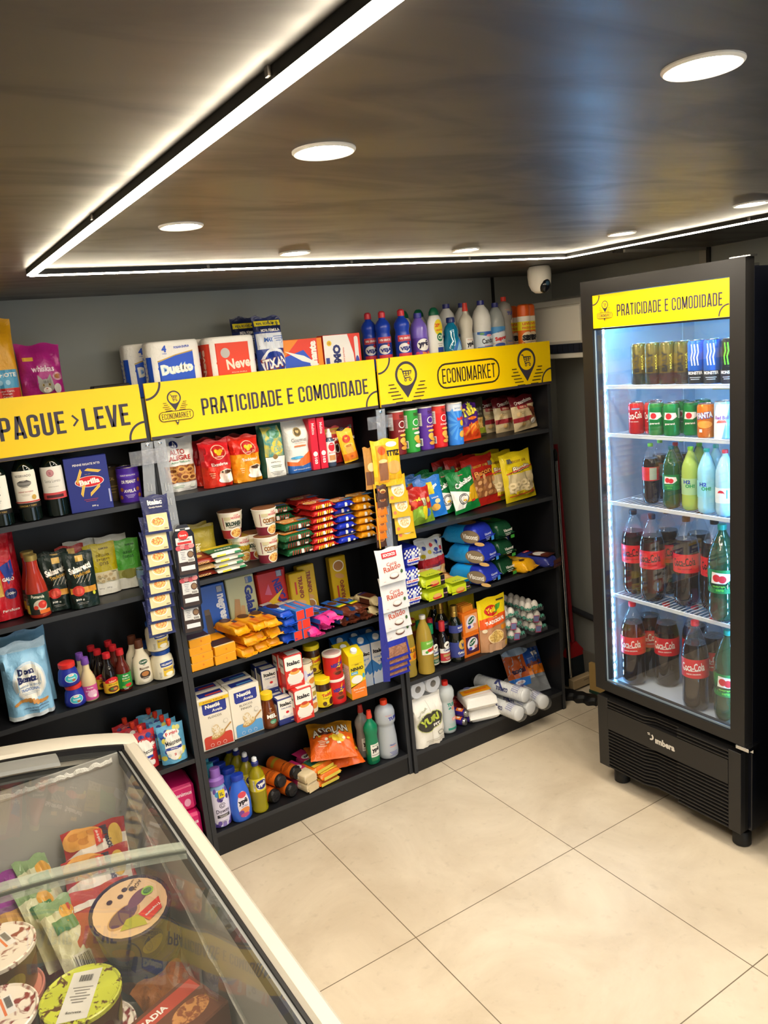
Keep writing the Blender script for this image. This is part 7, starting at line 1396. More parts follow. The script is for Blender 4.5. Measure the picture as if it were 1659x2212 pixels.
for i, dx in enumerate((-.048, .050)):
    m = MB(); n = 24; pr = [(.018, -.086), (.046, -.086), (.0495, -.078), (.0495, .10), (.018, .10)]; m.lathe(pr, cm('#dfe1e4', .35, bump=.25, scale=40), n, cap=False); m.lathe([(.018, .10), (.018, -.086)], cm('#a39a8c', .7), n, cap=False); m.v = [(x+dx, z, y+.0495) for x, y, z in m.v]; m.build('roll', t, fix=True)
m = MB(); m.loft([[(x*(.101+.0*y), y, .0495+z*.0505) for x, z in ((-1, -.6), (-.7, -1), (.7, -1), (1, -.6), (1, .6), (.7, 1), (-.7, 1), (-1, .6))] for y in (-.089, -.06, .06, .103)], film('#eef0f4', .10, .12, 0)); m.build('wrap', t)
AQ = [(.034, 0), (.0415, .005), (.043, .02), (.041, .10), (.037, .165), (.036, .178), (.0435, .195), (.0440, .225), (.036, .246), (.020, .256), (.0150, .258)]
def tup2(p, b): G = P_('#2f8f7a'); p.text('TUPI', .002, .160, .056, .018, G, 3); p.poly([(-.02, .140), (-.008, .148), (.0, .138), (-.02, .134)], G); p.ell(.012, .138, .012, .010, P_('#e89a8a')); p.line([(-.014, .118), (-.004, .108), (.004, .118)], .004, P_('#b9c8c0')); p.rect(-.004, .072, .036, .088, P_('#ee9a94')); p.text('ÁLCOOL', .016, .080, .03, .007, WH, 1); p.rect(-.030, .022, .030, .034, G); p.lines(0, .056, .05, 3, .006, P_('#8ac0b0'))
bottle('alcohol_bottle', 'translucent alcohol bottle with red cap and green print, between paper towels and napkins', 'alcohol bottle', (1.326, .058, zb), AQ, cm('#dde3e2', .2, trans=.3, ior=1.3), [(.0158, .2582), (.0170, .260), (.0165, .282), (0, .283)], cm('#dd2a20', .35), tup2, .1)
def nap(m, t, l, f): t.poly([(-.085, -.02), (.085, -.005), (.085, .055), (-.085, .035)], P_('#e89a1c')); t.text('Santepel', .0, .018, .13, .026, P_('#e8601c'), 2, 5); t.ell(-.03, .062, .02, .012, P_('#8a8fc0')); t.line([(-.08, -.04), (.08, -.03)], .003, P_('#e8b0a0')); l.rect(-.05, .02, .05, .045, P_('#ece6dc'))
for i, (x, y, zz, l) in enumerate(((1.540, .078, 0, 'white napkin pack with orange band, lower'), (1.532, .072, .072, 'white napkin pack with orange band, upper'))): flow('napkin_pack', l, 'napkins', (x, y, zb+zz), .175, .070, .16, cm('#eae6de', .35, bump=.2, scale=40), nap, -.28, 'white napkin packs', 305+i, p=4.5, fin=.004, taper=.010)
def batt(x, y, zz, l, rz=.42):
    t = thing('foil_roll', l, 'kitchen roll', (x, y, zb+zz), rz, 'small wrapped rolls in purple and orange'); R_ = .021
    m = MB(); m.lathe([(.004, -.085), (.017, -.085), (.0205, -.078), (R_, -.07), (R_, .08), (.004, .082)], cm('#a8a6a4', .2, .8), 18); m.v = [(a, c, b+R_) for a, b, c in m.v]; m.build('roll', t, fix=True)
    m = MB(); f = lambda u, v, e: ((R_+.0004+e)*math.sin(u/R_), v, R_+(R_+.0004+e)*math.cos(u/R_)); vs = [f(-PI*R_+2*PI*R_*i/20, v, 0) for v in (-.072, -.0, .06) for i in range(21)]
    m.add(vs[:42], [(i, i+1, 22+i, 21+i) for i in range(20)], cm('#33207c', .35)); m.add(vs[21:], [(i, i+1, 22+i, 21+i) for i in range(20)], cm('#2a62c4', .35)); p = Print(m, f, .006, .0003); p.rect(-.018, -.062, .010, -.022, P_('#ee7a2a')); p.ell(-.004, -.042, .008, .010, P_('#f4d8c0')); m.build('sleeve', t); return t
t = batt(1.392, .112, 0, 'small purple and orange wrapped roll, lower, nearest the alcohol bottle'); clone(t, (1.440, .112, zb), 'small purple and orange wrapped roll, lower, under the napkins'); clone(t, (1.412, .120, zb+.038), 'small purple and orange wrapped roll, upper one')
pouch('plastic_cutlery_bag', 'dark red bag lying at the back behind the napkins', 'cutlery bag', (1.440, .125, zb+.035), .15, .12, .04, '#7e1f22', lambda m, p: (p.rect(-.05, .05, .03, .09, P_('#b3302c')), p.lines(0, .075, .06, 3, .01, P_('#d8a090'))), 'pillow', -.3, -1.2, 0, None, 311)
def cups(x, y, zz, l, rz, ln, tilt=0):
    t = thing('plastic_cup_sleeve', l, 'plastic cups', (x, y, zb+zz), rz, 'long sleeves of plastic cups'); R_ = .039
    m = MB(); pr = [(.030, 0), (.0335, .002)]; k = 0; 
    while .005+k*.011 < ln: a = .005+k*.011; pr += [(R_-.0016, a), (R_, a+.004), (R_, a+.007), (R_-.0016, a+.009)]; k += 1
    pr += [(R_-.004, ln), (.024, ln+.0)]; m.lathe(pr, cm('#e7e9ea', .3, trans=.1), 24); m.v = [(a, c, b+R_+.004) for a, b, c in m.v]; m.build('cup_stack', t, fix=True)
    m = MB(); f = lambda u, v, e: ((R_+.0012+e)*math.sin(u/R_), v, R_+.004+(R_+.0012+e)*math.cos(u/R_)); p = Print(m, f, .007, .0003)
    p.rect(-.03, ln*.55, .04, ln*.60, P_('#27337f')); p.line([(-.05, ln*.40), (-.02, ln*.5), (.02, ln*.62)], .010, P_('#27337f')); p.text('Soluções em Descartáveis', .004, ln*.72, .13, .008, P_('#4a55a0'), 1, 90); p.barcode(.0, ln*.28, .025, ln*.33, P_('#7a6a6a'))
    for i in range(6): p.line([(-.04+i*.010, ln*.10), (-.036+i*.010, ln*.24)], .003, P_('#8f93c8'))
    p.text('COPOSUL', -.045, ln*.42, .08, .020, P_('#1d2560'), 2, 90); m.build('printed_film', t)
    m = MB(); w_ = []
    for y_, r in ((-.030, .006), (-.022, .030), (-.006, .041), (.03, .0415), (ln-.02, .0415), (ln+.01, .034), (ln+.045, .012)): w_.append([(r*1.04*math.sin(a*2*PI/16)*(1+.04*math.sin(a*2.7+y_*90)), y_, R_+.004+r*math.cos(a*2*PI/16)) for a in range(16)])
    m.loft(w_, film('#eef2f6', .05, .1)); m.build('wrapper', t); return t
cups(1.668, -.125, .0, 'plastic cup sleeve lying lowest, sticking out next to the napkins', .12, .31)
cups(1.754, -.115, .0, 'plastic cup sleeve in the middle of the bottom row', .10, .31); cups(1.848, -.115, .0, 'plastic cup sleeve on the bottom row, farthest along', -.02, .31)
cups(1.728, -.112, .072, 'long plastic cup sleeve lying on top with navy print', .20, .325)
def ps(m, p): p.rect(-.12, .10, .0, .23, P_('#b5521c')); p.rect(.0, .15, .12, .25, P_('#1f52b0')); p.rect(.0, .10, .12, .15, P_('#e07a1a')); p.rect(-.12, .055, -.0, .098, P_('#1f6ac0')); p.text('total', -.055, .140, .08, .03, P_('#2a1a3a'), 3, 4); p.text('plast', .055, .160, .10, .032, P_('#7a3a2a'), 3, 8); p.text('PS', .07, .215, .04, .024, WH, 2, 8); p.text('descartável', .045, .195, .06, .007, P_('#8fb0e0'), 1, 8); p.ell(-.06, .076, .035, .012, P_('#d8dfe8')); p.text('50 UNID', -.06, .076, .05, .010, P_('#d86a2a'), 1.5); p.ell(-.04, .245, .08, .022, P_('#a9c2e0'))
m = MB(); s = pouch_mesh(m, .25, .30, .075, film('#e6ecf4', .16, .12), 'pillow', 315, ((.28, .80, film('#cfd8e6', .45, .15)),), 2.2); ps(m, Print(m, s, .010, .0006, .0003))
o = settle(put(m.build('plastic_plate_bag', angle=1.1), (1.928, .070, zb+.004), -.18, -.50, .0)); tag(o, 'clear bag of plastic plates with blue and orange print, at the shelf end', 'plates bag')

# on top of the unit
VJ = [(.030, 0), (.036, .005), (.037, .02), (.037, .145), (.033, .160), (.032, .172), (.037, .188), (.036, .205), (.026, .222), (.0155, .232), (.0150, .238)]
def vej(p, b): p.rect(-.037, .122, .037, .150, P_('#c8404a')); p.text('10% GRÁTIS', .0, .137, .056, .012, WH, 1.5); p.ell(.0, .098, .034, .026, P_('#24307f')); p.ell(-.006, .092, .028, .022, P_('#e8e4e2')); p.ell(.014, .112, .007, .007, P_('#c8303a')); p.text('VEJA', .0, .088, .054, .022, P_('#24307f'), 3, 5); p.rect(-.036, .05, .036, .068, P_('#d83a4a'))
a = bottle('cleaner_bottle', 'blue cleaner bottle with red cap, first of three in front', 'cleaning bottle', (1.262, .075, zt), VJ, cm('#1c3fb0', .28), [(.0160, .2382), (.0172, .240), (.0165, .262), (.009, .269), (0, .2695)], cm('#cf2f3c', .35), vej, -.25, 'blue cleaner bottles with red caps')
clone(a, (1.194, .135, zt), 'blue cleaner bottle with red cap, second, half hidden', -.35); clone(a, (1.160, .205, zt), 'blue cleaner bottle with red cap, rearmost of the three', -.35)
YP = [(.034, 0), (.041, .006), (.042, .03), (.041, .13), (.041, .175), (.036, .195), (.0225, .212), (.0175, .222)]
def ypp(p, b): b(.03, .130, P_('#5a3a9c'), 2.2); p.ell(.0, .098, .034, .028, WH); p.text('ypê', .0, .100, .058, .034, P_('#241a3a'), 3.4, 6); q = random.Random(6); [p.ell(q.uniform(-.04, .04), q.uniform(.035, .065), .009, .008, P_(['#d84a7a', '#e88a4a', '#8a4ac0'][i % 3]), n=10) for i in range(14)]
bottle('softener_bottle', 'lilac scented cleaner bottle with purple cap between blue and white bottles', 'cleaning bottle', (1.370, .095, zt), YP, cm('#7b62c4', .25, coat=.3), [(.0182, .2222), (.0195, .224), (.0185, .246), (0, .247)], cm('#3a3a9a', .35), ypp, -.1)
CF = [(.034, 0), (.043, .005), (.0445, .03), (.0445, .17), (.040, .205), (.030, .225), (.024, .230)]
def cif(p, b): p.ell(.004, .172, .030, .038, P_('#e9cf2a')); p.text('20%', -.004, .182, .034, .018, P_('#d8501c'), 2.5); p.text('GRÁTIS', .004, .160, .044, .010, P_('#d8501c'), 1.8); p.ell(.006, .126, .019, .020, P_('#12764a')); p.text('Cif', .006, .126, .026, .020, WH, 1.5); p.lines(.004, .095, .03, 3, .009, P_('#9a958c')); p.rect(-.012, .045, .026, .078, P_('#27408f'))
a = bottle('cream_cleaner_bottle', 'white cream cleaner bottle with dark green cap, in front', 'cleaning bottle', (1.455, .080, zt), CF, cm('#e8e4da', .3), [(.027, .2302), (.030, .232), (.028, .246), (.018, .262), (.010, .266), (0, .266)], cm('#0f5a3c', .35), cif, .1, 'white cream cleaners with green caps', 1, .62)
clone(a, (1.425, .165, zt), 'white cream cleaner bottle with green cap, second'); clone(a, (1.372, .190, zt), 'white cream cleaner bottle with green cap, third, behind the lilac bottle')
BT = [(.036, 0), (.046, .006), (.047, .05), (.044, .10), (.034, .125), (.036, .15), (.030, .17), (.0185, .182), (.0175, .188)]
a = bottle('window_cleaner_bottle', 'turquoise cleaner bottle with navy cap, in front', 'cleaning bottle', (1.545, .080, zt), BT, cm('#1180a8', .08, coat=.6, trans=.2), [(.019, .1882), (.0215, .190), (.0215, .208), (.019, .214), (0, .2145)], cm('#1d2a66', .3), lambda p, b: (p.poly([(-.04, .03), (.0, .03), (.04, .05), (.045, .085), (.01, .11), (-.02, .07)], P_('#2a6fc0')), p.poly([(-.01, .05), (.012, .10), (.03, .06)], P_('#9fd0ea'))), 0, 'turquoise cleaner bottles')
clone(a, (1.515, .165, zt), 'turquoise cleaner bottle, mostly hidden behind the front one')
bottle('cleaner_bottle', 'cream multi-purpose bottle with red cap and slanted neck label', 'cleaning bottle', (1.650, .085, zt), SQ, cm('#cfc6b4', .3), squirt, cm('#cf3527', .35), ypb(P_('#d8a08a')), -.1, None, 1, .8)
CA = [(.040, 0), (.047, .006), (.048, .03), (.048, .115), (.045, .14), (.0475, .17), (.046, .205), (.036, .235), (.020, .256), (.0165, .262)]
def can_(p, b): b(.05, .132, P_('#d3dde6'), 2.0); p.poly([(-.06, .132), (.06, .132), (.06, .118), (0, .108), (-.06, .120)], P_('#2f62b4')); p.text('Candura', .004, .088, .080, .026, P_('#17151f'), 1.2, 6); p.ell(.004, .112, .016, .006, P_('#e8a0a8')); p.ell(-.034, .122, .012, .006, P_('#5a9a5a')); p.poly([(-.06, .05), (.06, .05), (.06, .064), (-.06, .058)], P_('#4a80c8')); p.lines(.0, .062, .05, 1, .006, RED)
BL = cm('#dedbd4', .25)
a = bottle('bleach_bottle', 'white bleach bottle with navy cap and blue landscape label, in front', 'bleach bottle', (1.752, .085, zt), CA, BL, [(.0172, .2622), (.0185, .264), (.0180, .284), (0, .285)], cm('#2b2f78', .35), can_, 0, 'white bleach bottles with navy caps')
clone(a, (1.700, .200, zt), 'white bleach bottle with navy cap, behind and between'); clone(a, (1.622, .200, zt), 'white bleach bottle with navy cap, rearmost, behind the turquoise one')
SU = [(.038, 0), (.044, .006), (.045, .03), (.045, .16), (.043, .19), (.034, .22), (.020, .240), (.0155, .246)]
def sup(p, b): b(.04, .150, P_('#dfe3e4'), 2.2); p.poly([(-.06, .115), (.06, .14), (.06, .15), (-.06, .15)], P_('#4a90c8')); p.text('ÁLCOOL PERFUMADO', .004, .128, .06, .009, P_('#3a4a9a'), 1.2, 8); p.text('Suprema', .004, .092, .086, .026, P_('#d8302c'), 3, 8); p.ell(-.01, .06, .03, .010, P_('#3a5ab0')); p.line([(-.05, .068), (.05, .08)], .004, P_('#e8c8b0'))
bottle('alcohol_bottle', 'clear bottle with navy cap and red-lettered white label on the shelf top', 'alcohol bottle', (1.842, .085, zt), SU, cm('#b9bdbb', .12, trans=.35, ior=1.3), [(.0165, .2462), (.0175, .248), (.0170, .268), (0, .269)], cm('#2b2f70', .35), sup, .0)
bottle('alcohol_bottle', 'grey translucent bottle with red cap behind the insect spray cans', 'alcohol bottle', (1.932, .120, zt), AL, cm('#a9a39c', .2, trans=.3, ior=1.3), [(.0172, .2742), (.0185, .276), (.0180, .296), (0, .297)], cm('#d83a2a', .35), alc(P_('#3a3f8a'), P_('#c87a70')), .0, None, .80, .76)
def sbp(p, b): b(.004, .120, P_('#e8701a')); b(.120, .164, P_('#ecd91c')); b(.164, .190, P_('#efe6d8')); p.text('LEVE+', 0, .152, .052, .013, P_('#e0601a'), 2); p.text('PAGUE-', 0, .132, .054, .012, P_('#e0601a'), 2); p.ell(.0, .082, .032, .030, P_('#f0dcb8')); p.text('SBP', .0, .082, .060, .030, BLK, 4); p.lines(.0, .060, .045, 1, .006, BLK); p.poly([(-.03, .0), (-.01, .0), (.01, .05), (-.005, .05)], P_('#f0c01c')); p.poly([(.03, .0), (.012, .0), (-.012, .05), (.004, .05)], P_('#f0a81c')); p.rect(-.030, .015, -.026, .06, P_('#f4e0a0'))
def spray(x, y, l):
    t = thing('insect_spray_can', l, 'spray can', (x, y, zt), -.15, 'orange insect spray cans')
    m = MB(); pr = [(.030, 0), (.0325, .004), (.0325, .192), (.028, .204)]; m.lathe(pr, cm('#e8701a', .3), 26); f = s_lathe([(.0325, 0), (.0325, .2)]); p = Print(m, f, .005, .0004)
    def b(z0, z1, mat): vs = [f((-PI+2*PI*i/28)*.0325, z, p.e) for z in (z0, z1) for i in range(29)]; m.add(vs, [(i, i+1, 30+i, 29+i) for i in range(28)], mat); p.e += p.de
    sbp(p, b); m.build('body', t)
    m = MB(); m.lathe([(.0300, .1925), (.0325, .194), (.0325, .232), (.0305, .244), (.022, .250), (0, .250)], cm('#e4601c', .35), 26); m.build('cap', t); return t
a = spray(2.008, .060, 'orange insect spray can, front one of the group')
for i, (x, y) in enumerate(((2.066, .085), (1.985, .165), (2.050, .195))): clone(a, (x, y, zt), 'orange insect spray can, %s' % ['front, nearest the shelf end', 'behind, beside the grey bottle', 'rearmost'][i])

# ------------------------------------------------------------------ drinks in the cooler (labels face out towards the door)
RZ = -1.15
CK = cm('#1a0a06', .04, coat=.6); CLR = film('#cfdde8', .06, .03, 0)
P2 = [(.036, 0), (.050, .012), (.054, .04), (.052, .12), (.0535, .15), (.0535, .24), (.051, .268), (.044, .292)]
N2 = [(.044, .2922), (.040, .302), (.028, .335), (.0165, .358), (.0150, .366)]
def pet(name, label, x, y, z, s, liq, capc, lab, grp, clear=True, liqm=None):
    t = thing(name, label, 'soft drink', (x, y, z+.0012), RZ, grp)
    p2 = [(r*s, h*s) for r, h in P2]; n2 = [(r*s, h*s) for r, h in N2]; lm = liqm or cm(liq, .05, coat=.6)
    m = MB(); m.lathe(p2, lm, 26); m.build('liquid_body', t, angle=.9)
    m = MB(); m.lathe(n2, CLR if clear else lm, 22, cap=False); m.build('neck', t, angle=.9)
    m = MB(); m.lathe([(r*s, h*s) for r, h in [(.0158, .3662), (.0170, .368), (.0170, .384), (.0155, .387), (0, .387)]], cm(capc, .35), 18); m.build('cap', t)
    m = MB(); f = s_lathe(p2); p = Print(m, f, .008, .0007)
    def b(z0, z1, mat): 
        vs = [f((-PI+2*PI*i/28)*.054*s, zz*s, p.e) for zz in (z0, z1) for i in range(29)]; m.add(vs, [(i, i+1, 30+i, 29+i) for i in range(28)], mat); p.e += p.de
    lab(p, b, s); m.build('label', t); return t
def coke(ink, sub):
    def f(p, b, s): b(.152, .234, P_('#d11a24')); p.text('Coca-Cola', 0, .200*s, .098*s, .036*s, ink, .8, 5); p.line([(-.046*s, .192*s), (.0, .184*s), (.03*s, .188*s)], .003*s, ink); p.text(sub, .004, .170*s, .060*s, .006*s, ink, 1, 3)
    return f
def gua(p, b, s): b(.120, .215, P_('#0f7a3a')); p.poly([(-.034*s, .160*s), (-.03*s, .206*s), (.04*s, .200*s), (.048*s, .178*s), (.02*s, .160*s)], WH); p.ell(-.012*s, .182*s, .015*s, .015*s, RED); p.ell(.010*s, .178*s, .015*s, .015*s, RED); p.text('guaraná', 0, .148*s, .056*s, .010*s, P_('#6fd04a'), 1.5); p.text('zero', 0, .133*s, .03*s, .008*s, P_('#6fd04a'), 1.2)
z = .500
a = pet('soda_bottle', 'large cola bottle with red label and red cap, front corner of the cooler floor', 1.815, -.760, z, 1, '', '#d8202a', coke(WH, 'SABOR ORIGINAL'), 'red-capped cola bottles on the cooler floor', True, CK)
for x, y, l in ((1.932, -.757, 'large red-capped cola bottle, behind the front corner one'), (1.905, -.872, 'large red-capped cola bottle in the second row of the cooler floor'), (1.965, -.975, 'large red-capped cola bottle deep in the cooler floor row'), (1.800, -1.098, 'large red-capped cola bottle standing foremost in the middle'), (1.912, -1.105, 'large red-capped cola bottle right behind the foremost one')): clone(a, (x, y, z+.0012), l)
g = pet('soda_bottle', 'green guarana bottle at the door edge on the cooler floor', 1.800, -1.250, z, 1, '#0d3a22', '#0f8a7a', gua, None, False)
z = .9275
a = pet('soda_bottle', 'large sugar-free cola bottle with black cap, nearest the hinge-free side', 1.835, -.762, z, .98, '', '#17161a', coke(P_('#1a0c0c'), 'SEM AÇÚCAR'), 'black-capped cola bottles', True, CK)
for x, y, l in ((1.812, -.880, 'large black-capped cola bottle, second and foremost'), (1.928, -.868, 'large black-capped cola bottle in the second row'), (1.855, -1.020, 'large black-capped cola bottle in the middle of its shelf'), (1.965, -1.000, 'large black-capped cola bottle behind the middle one'), (1.880, -1.135, 'large black-capped cola bottle beside the guarana bottle')): clone(a, (x, y, z+.0012), l)
clone(g, (1.800, -1.225, z+.0012), 'tall green guarana bottle at the door edge on the fourth shelf', group='x'); 
z = 1.3525
def small(x, y, l, liq, cap, lab, grp=None, clear=True, liqm=None): return pet('soda_bottle', l, x, y, z, .66, liq, cap, lab, grp, clear, liqm)
a = small(1.830, -.868, 'small cola bottle with light green cap and red label', '', '#6fd04a', lambda p, b, s: (b(.152, .240, P_('#cf2a2a')), p.rect(.004, .158*s, .034, .236*s, P_('#aab8a8'))), None, True, CK); clone(a, (1.925, -.840, z+.0012), 'small cola bottle right behind the one with light green cap'); clone(a, (1.985, -.905, z+.0012), 'small cola bottle deep in the third shelf')
a = small(1.800, -.995, 'small green guarana bottle with teal cap, foremost', '#1d4a24', '#1a6a7a', gua, 'small guarana bottles', False); b = small(1.885, -.950, 'small green bottle with red cap behind the guarana', '#234a2a', '#d82a30', gua, None, False); clone(b, (1.965, -1.005, z+.0012), 'small green bottle with red cap at the back')
def h2(c): return lambda p, b, s: (b(.10, .20, P_(c)), p.text('H2', -.008, .180*s, .028, .015, P_('#1f3fa0'), 2), p.text('OH!', .004, .155*s, .036, .015, P_('#2a9a5a'), 2))
a = small(1.812, -1.078, 'small yellow-green flavoured water bottle with lime cap', '#a8c45a', '#7ad03a', h2('#a9cf9a'), 'lime-capped water bottles', False); clone(a, (1.905, -1.050, z+.0012), 'small lime-capped water bottle behind')
a = small(1.800, -1.160, 'small milky turquoise flavoured water bottle', '#9ad8e6', '#25b0a0', h2('#8fd4e0'), 'turquoise-capped water bottles', False); clone(a, (1.893, -1.135, z+.0012), 'small turquoise-capped water bottle behind')
small(1.800, -1.240, 'small clear water bottle with red cap and white label at the door edge', '#a9d4e8', '#d83038', lambda p, b, s: (b(.08, .17, P_('#e4eef0')), p.ell(-.01, .135*s, .014, .014, RED), p.text('city', -.01, .135*s, .020, .010, WH, 1.5), p.rect(.01, .11*s, .014, .16*s, P_('#3a9a8a'))), None, False)
def tin(name, label, x, y, z, h, col, fn, grp): 
    t = can(name, label, 'drink can', (x, y, z+.0012), .0325, h, col, fn, '#d6d8da', RZ, grp, .22, .35, .004); return t
z = 1.6525
ck = lambda p, b: (p.text('Coca-Cola', 0, .078, .062, .030, WH, .8, 6), p.text('SABOR ORIGINAL', 0, .052, .034, .004, WH, .8), p.rect(-.01, .102, .022, .108, P_('#8fb0d8')))
a = tin('soda_can', 'red cola can, in front on the second shelf', 1.800, -.825, z, .130, '#d0161f', ck, 'red cola cans'); clone(a, (1.815, -.898, z+.0012), 'red cola can beside the front one'); clone(a, (1.885, -.850, z+.0012), 'red cola can in the row behind')
gk = lambda p, b: (p.poly([(-.024, .066), (-.02, .094), (.024, .092), (.03, .076), (.01, .064)], WH), p.ell(-.004, .079, .012, .012, RED), p.text('guaraná', 0, .048, .04, .010, WH, 1), p.rect(.034, .07, .044, .11, P_('#9fc0a8')))
a = tin('soda_can', 'green guarana can, foremost', 1.798, -1.002, z, .130, '#0b8a3e', gk, 'green guarana cans')
for x, y, l in ((1.838, -1.066, 'green guarana can, second from the foremost'), (1.880, -.990, 'green guarana can in the row behind'), (1.922, -1.055, 'green guarana can deeper in'), (1.790, -.935, 'green guarana can nearest the red cans')): clone(a, (x, y, z+.0012), l)
tin('soda_can', 'orange soda can with blue lettering', 1.798, -1.160, z, .130, '#ee7a12', lambda p, b: (p.text('FANTA', 0, .086, .066, .026, P_('#1f2f9a'), 5, 6), p.text('FANTA', 0, .087, .062, .022, WH, 2, 6), p.ell(.0, .052, .03, .014, P_('#f0a03a')), p.rect(-.02, .022, -.008, .034, WH)), None)
tin('soda_can', 'pale blue energy drink can at the door edge', 1.798, -1.234, z, .140, '#a9d0ea', lambda p, b: (p.poly([(-.05, .0), (.0, .0), (.03, .13), (-.02, .13)], P_('#dfe9f0')), p.text('Red Bull', 0, .08, .05, .014, P_('#8a4ab0'), 1.8), p.poly([(-.02, .06), (.02, .06), (.012, .070), (-.012, .070)], P_('#d8604a'))), None)
z = 1.8575
bk = lambda p, b: (b(.002, .045, P_('#1d1a14')), p.text('BALY', -.004, .090, .080, .022, P_('#1f1a12'), 2.5, 90), p.text('MAÇÃ', .02, .09, .06, .010, P_('#d8d04a'), 1.5, 90))
a = tin('energy_drink_can', 'tall dull gold energy can, first of its row', 1.802, -.846, z, .165, '#6d5c22', bk, 'dull gold energy cans')
for x, y, l in ((1.802, -.914, 'second'), (1.806, -.981, 'third'), (1.812, -1.049, 'fourth, next to the blue can')): clone(a, (x, y, z+.0012), 'tall dull gold energy can, %s of its row' % l)
mk = lambda c: (lambda p, b: (b(.002, .05, P_('#14161a')), [p.line([(x, .15), (x+.003, .12), (x-.002, .10), (x+.002, .07)], .005, P_(c)) for x in (-.012, -.001, .010)], p.text('MONSTER', 0, .042, .055, .012, WH, 1.5), p.lines(0, .025, .04, 2, .007, P_('#c0c8d0'))))
a = tin('energy_drink_can', 'tall blue energy can with claw mark, nearest the gold cans', 1.802, -1.118, z, .165, '#1f6ad0', mk('#c9d4e0'), 'tall blue energy cans'); clone(a, (1.802, -1.187, z+.0012), 'tall blue energy can with claw mark, second')
tin('energy_drink_can', 'tall black energy can with lime claw at the door edge', 1.806, -1.256, z, .165, '#1a1c1a', mk('#6ee02a'), None)

# ------------------------------------------------------------------ frozen food in the chest freezer
ZF = .4408
def tub(x, y, z, l, r, h, side, lidm, fn, rz=0, rx=0, ry=0):
    t = thing('ice_cream_tub', l, 'ice cream', (x, y, z), rz, 'tubs in the chest freezer', rx, ry)
    m = MB(); m.lathe([(r*.82, 0), (r*.84, .004), (r*.95, h-.012)], cm(side, .3), 32); p = Print(m, s_lathe([(r*.84, 0), (r*.95, h-.012)]), .01); 
    for i in range(5): p.ell(-r*1.6+i*r*.8, h*.45, r*.3, h*.22, P_(['#9a8a3a', '#6a3a2a'][i % 2]))
    m.build('tub_body', t); m = MB(); m.lathe([(r*.955, h-.0118), (r, h-.012), (r, h-.002), (r*.96, h), (r*.92, h-.004), (.001, h-.004)], lidm, 36, cap=False); m.build('lid', t)
    m = MB(); fn(m, Print(m, lambda u, v, e: (u, v, h-.0036+e), 0)); m.build('lid_label', t); return t
LC = speckle('#efe4d2', '#8a3a3a', 26, .53, .62, .25, 1.5); LY = speckle('#c6cc3e', '#5d3d1c', 34, .54, .63, .25, 1.5)
def stick(m, p): p.poly([(-.032, -.082), (.036, -.074), (.030, .078), (-.038, .070)], P_('#dcd8cc')); p.lines(.0, .02, .048, 6, .009, P_('#8f8a82')); p.barcode(-.016, .038, .016, .058, P_('#3a3836')); p.text('Sorvete', .0, -.055, .036, .007, P_('#5a5650'), 1)
def stick2(m, p): p.rect(-.05, -.02, .045, .045, P_('#e6e2dc')); p.rect(.018, -.02, .024, .045, P_('#e07a4a')); p.lines(-.02, .034, .05, 5, .010, P_('#a8a4a0')); p.barcode(.028, .0, .042, .04, P_('#4a4846'))
tub(-.712, -1.255, ZF, 'ice cream tub under the yellow one, edge showing', .100, .120, '#5a3a2a', LC, lambda m, p: p.rect(-.02, -.02, .02, .02, WH), .2)
tub(-.733, -1.250, ZF+.121, 'yellow-green ice cream tub with a white price sticker, in front', .094, .120, '#6d4a2a', LY, stick, -.5)
tub(-.842, -.985, ZF, 'ice cream tub under the cream one at the photo edge', .100, .120, '#8a4a3a', cm('#d98a78', .3), lambda m, p: p.rect(-.02, -.02, .02, .02, WH))
tub(-.868, -.965, ZF+.121, 'cream ice cream tub with sticker, farther of the pair at the photo edge', .098, .122, '#6a5236', LC, stick2, .3)
tub(-.895, -1.215, ZF, 'ice cream tub under the nearer cream one', .095, .120, '#7a4a3a', cm('#d9a090', .3), lambda m, p: p.rect(-.02, -.02, .02, .02, WH))
tub(-.898, -1.205, ZF+.121, 'cream and red swirled ice cream tub, nearest at the photo edge', .096, .120, '#7a4a3a', LC, stick2, .1)
def acai(m, p): 
    p.ell(0, 0, .098, .098, P_('#e2bd92')); p.ell(-.028, -.015, .050, .030, P_('#c99a62'), rot=10); p.ell(-.028, -.012, .044, .024, P_('#5a2f4a'), rot=10); p.ell(.03, .01, .036, .018, P_('#6a3050'), rot=20)
    for x, y in ((.0, .05), (.02, .062), (-.03, .055), (.035, .05)): p.ell(x, y, .008, .008, P_('#3a2038'))
    p.text('AÇAÍ', .052, .050, .036, .016, P_('#5a3a2a'), 1.2, 205); p.text('NATURAL', .040, .066, .034, .006, P_('#5a3a2a'), .6, 205); p.poly([(-.06, -.05), (.0, -.085), (.01, -.04), (-.03, -.03)], P_('#a9a82a')); p.ell(.060, .010, .017, .015, P_('#8fc23a')); p.ell(.060, .010, .012, .010, P_('#3f7a3a')); p.poly([(.0, -.04), (.07, -.03), (.055, -.07), (.01, -.08)], P_('#dd2a1f')); p.text('Tropicana', .036, -.055, .05, .010, WH, 1, 190)
tub(-.535, -1.02, ZF, 'dark tub lying under the acai tub', .110, .110, '#1f1a34', cm('#2a1f40', .25), lambda m, p: p.rect(-.02, -.02, .02, .02, WH), .2)
tub(-.535, -1.035, ZF+.140, 'large dark purple acai tub with a tan printed lid, tilted', .108, .120, '#231a33', cm('#2a1c3c', .2), acai, .25, .16, -.10)
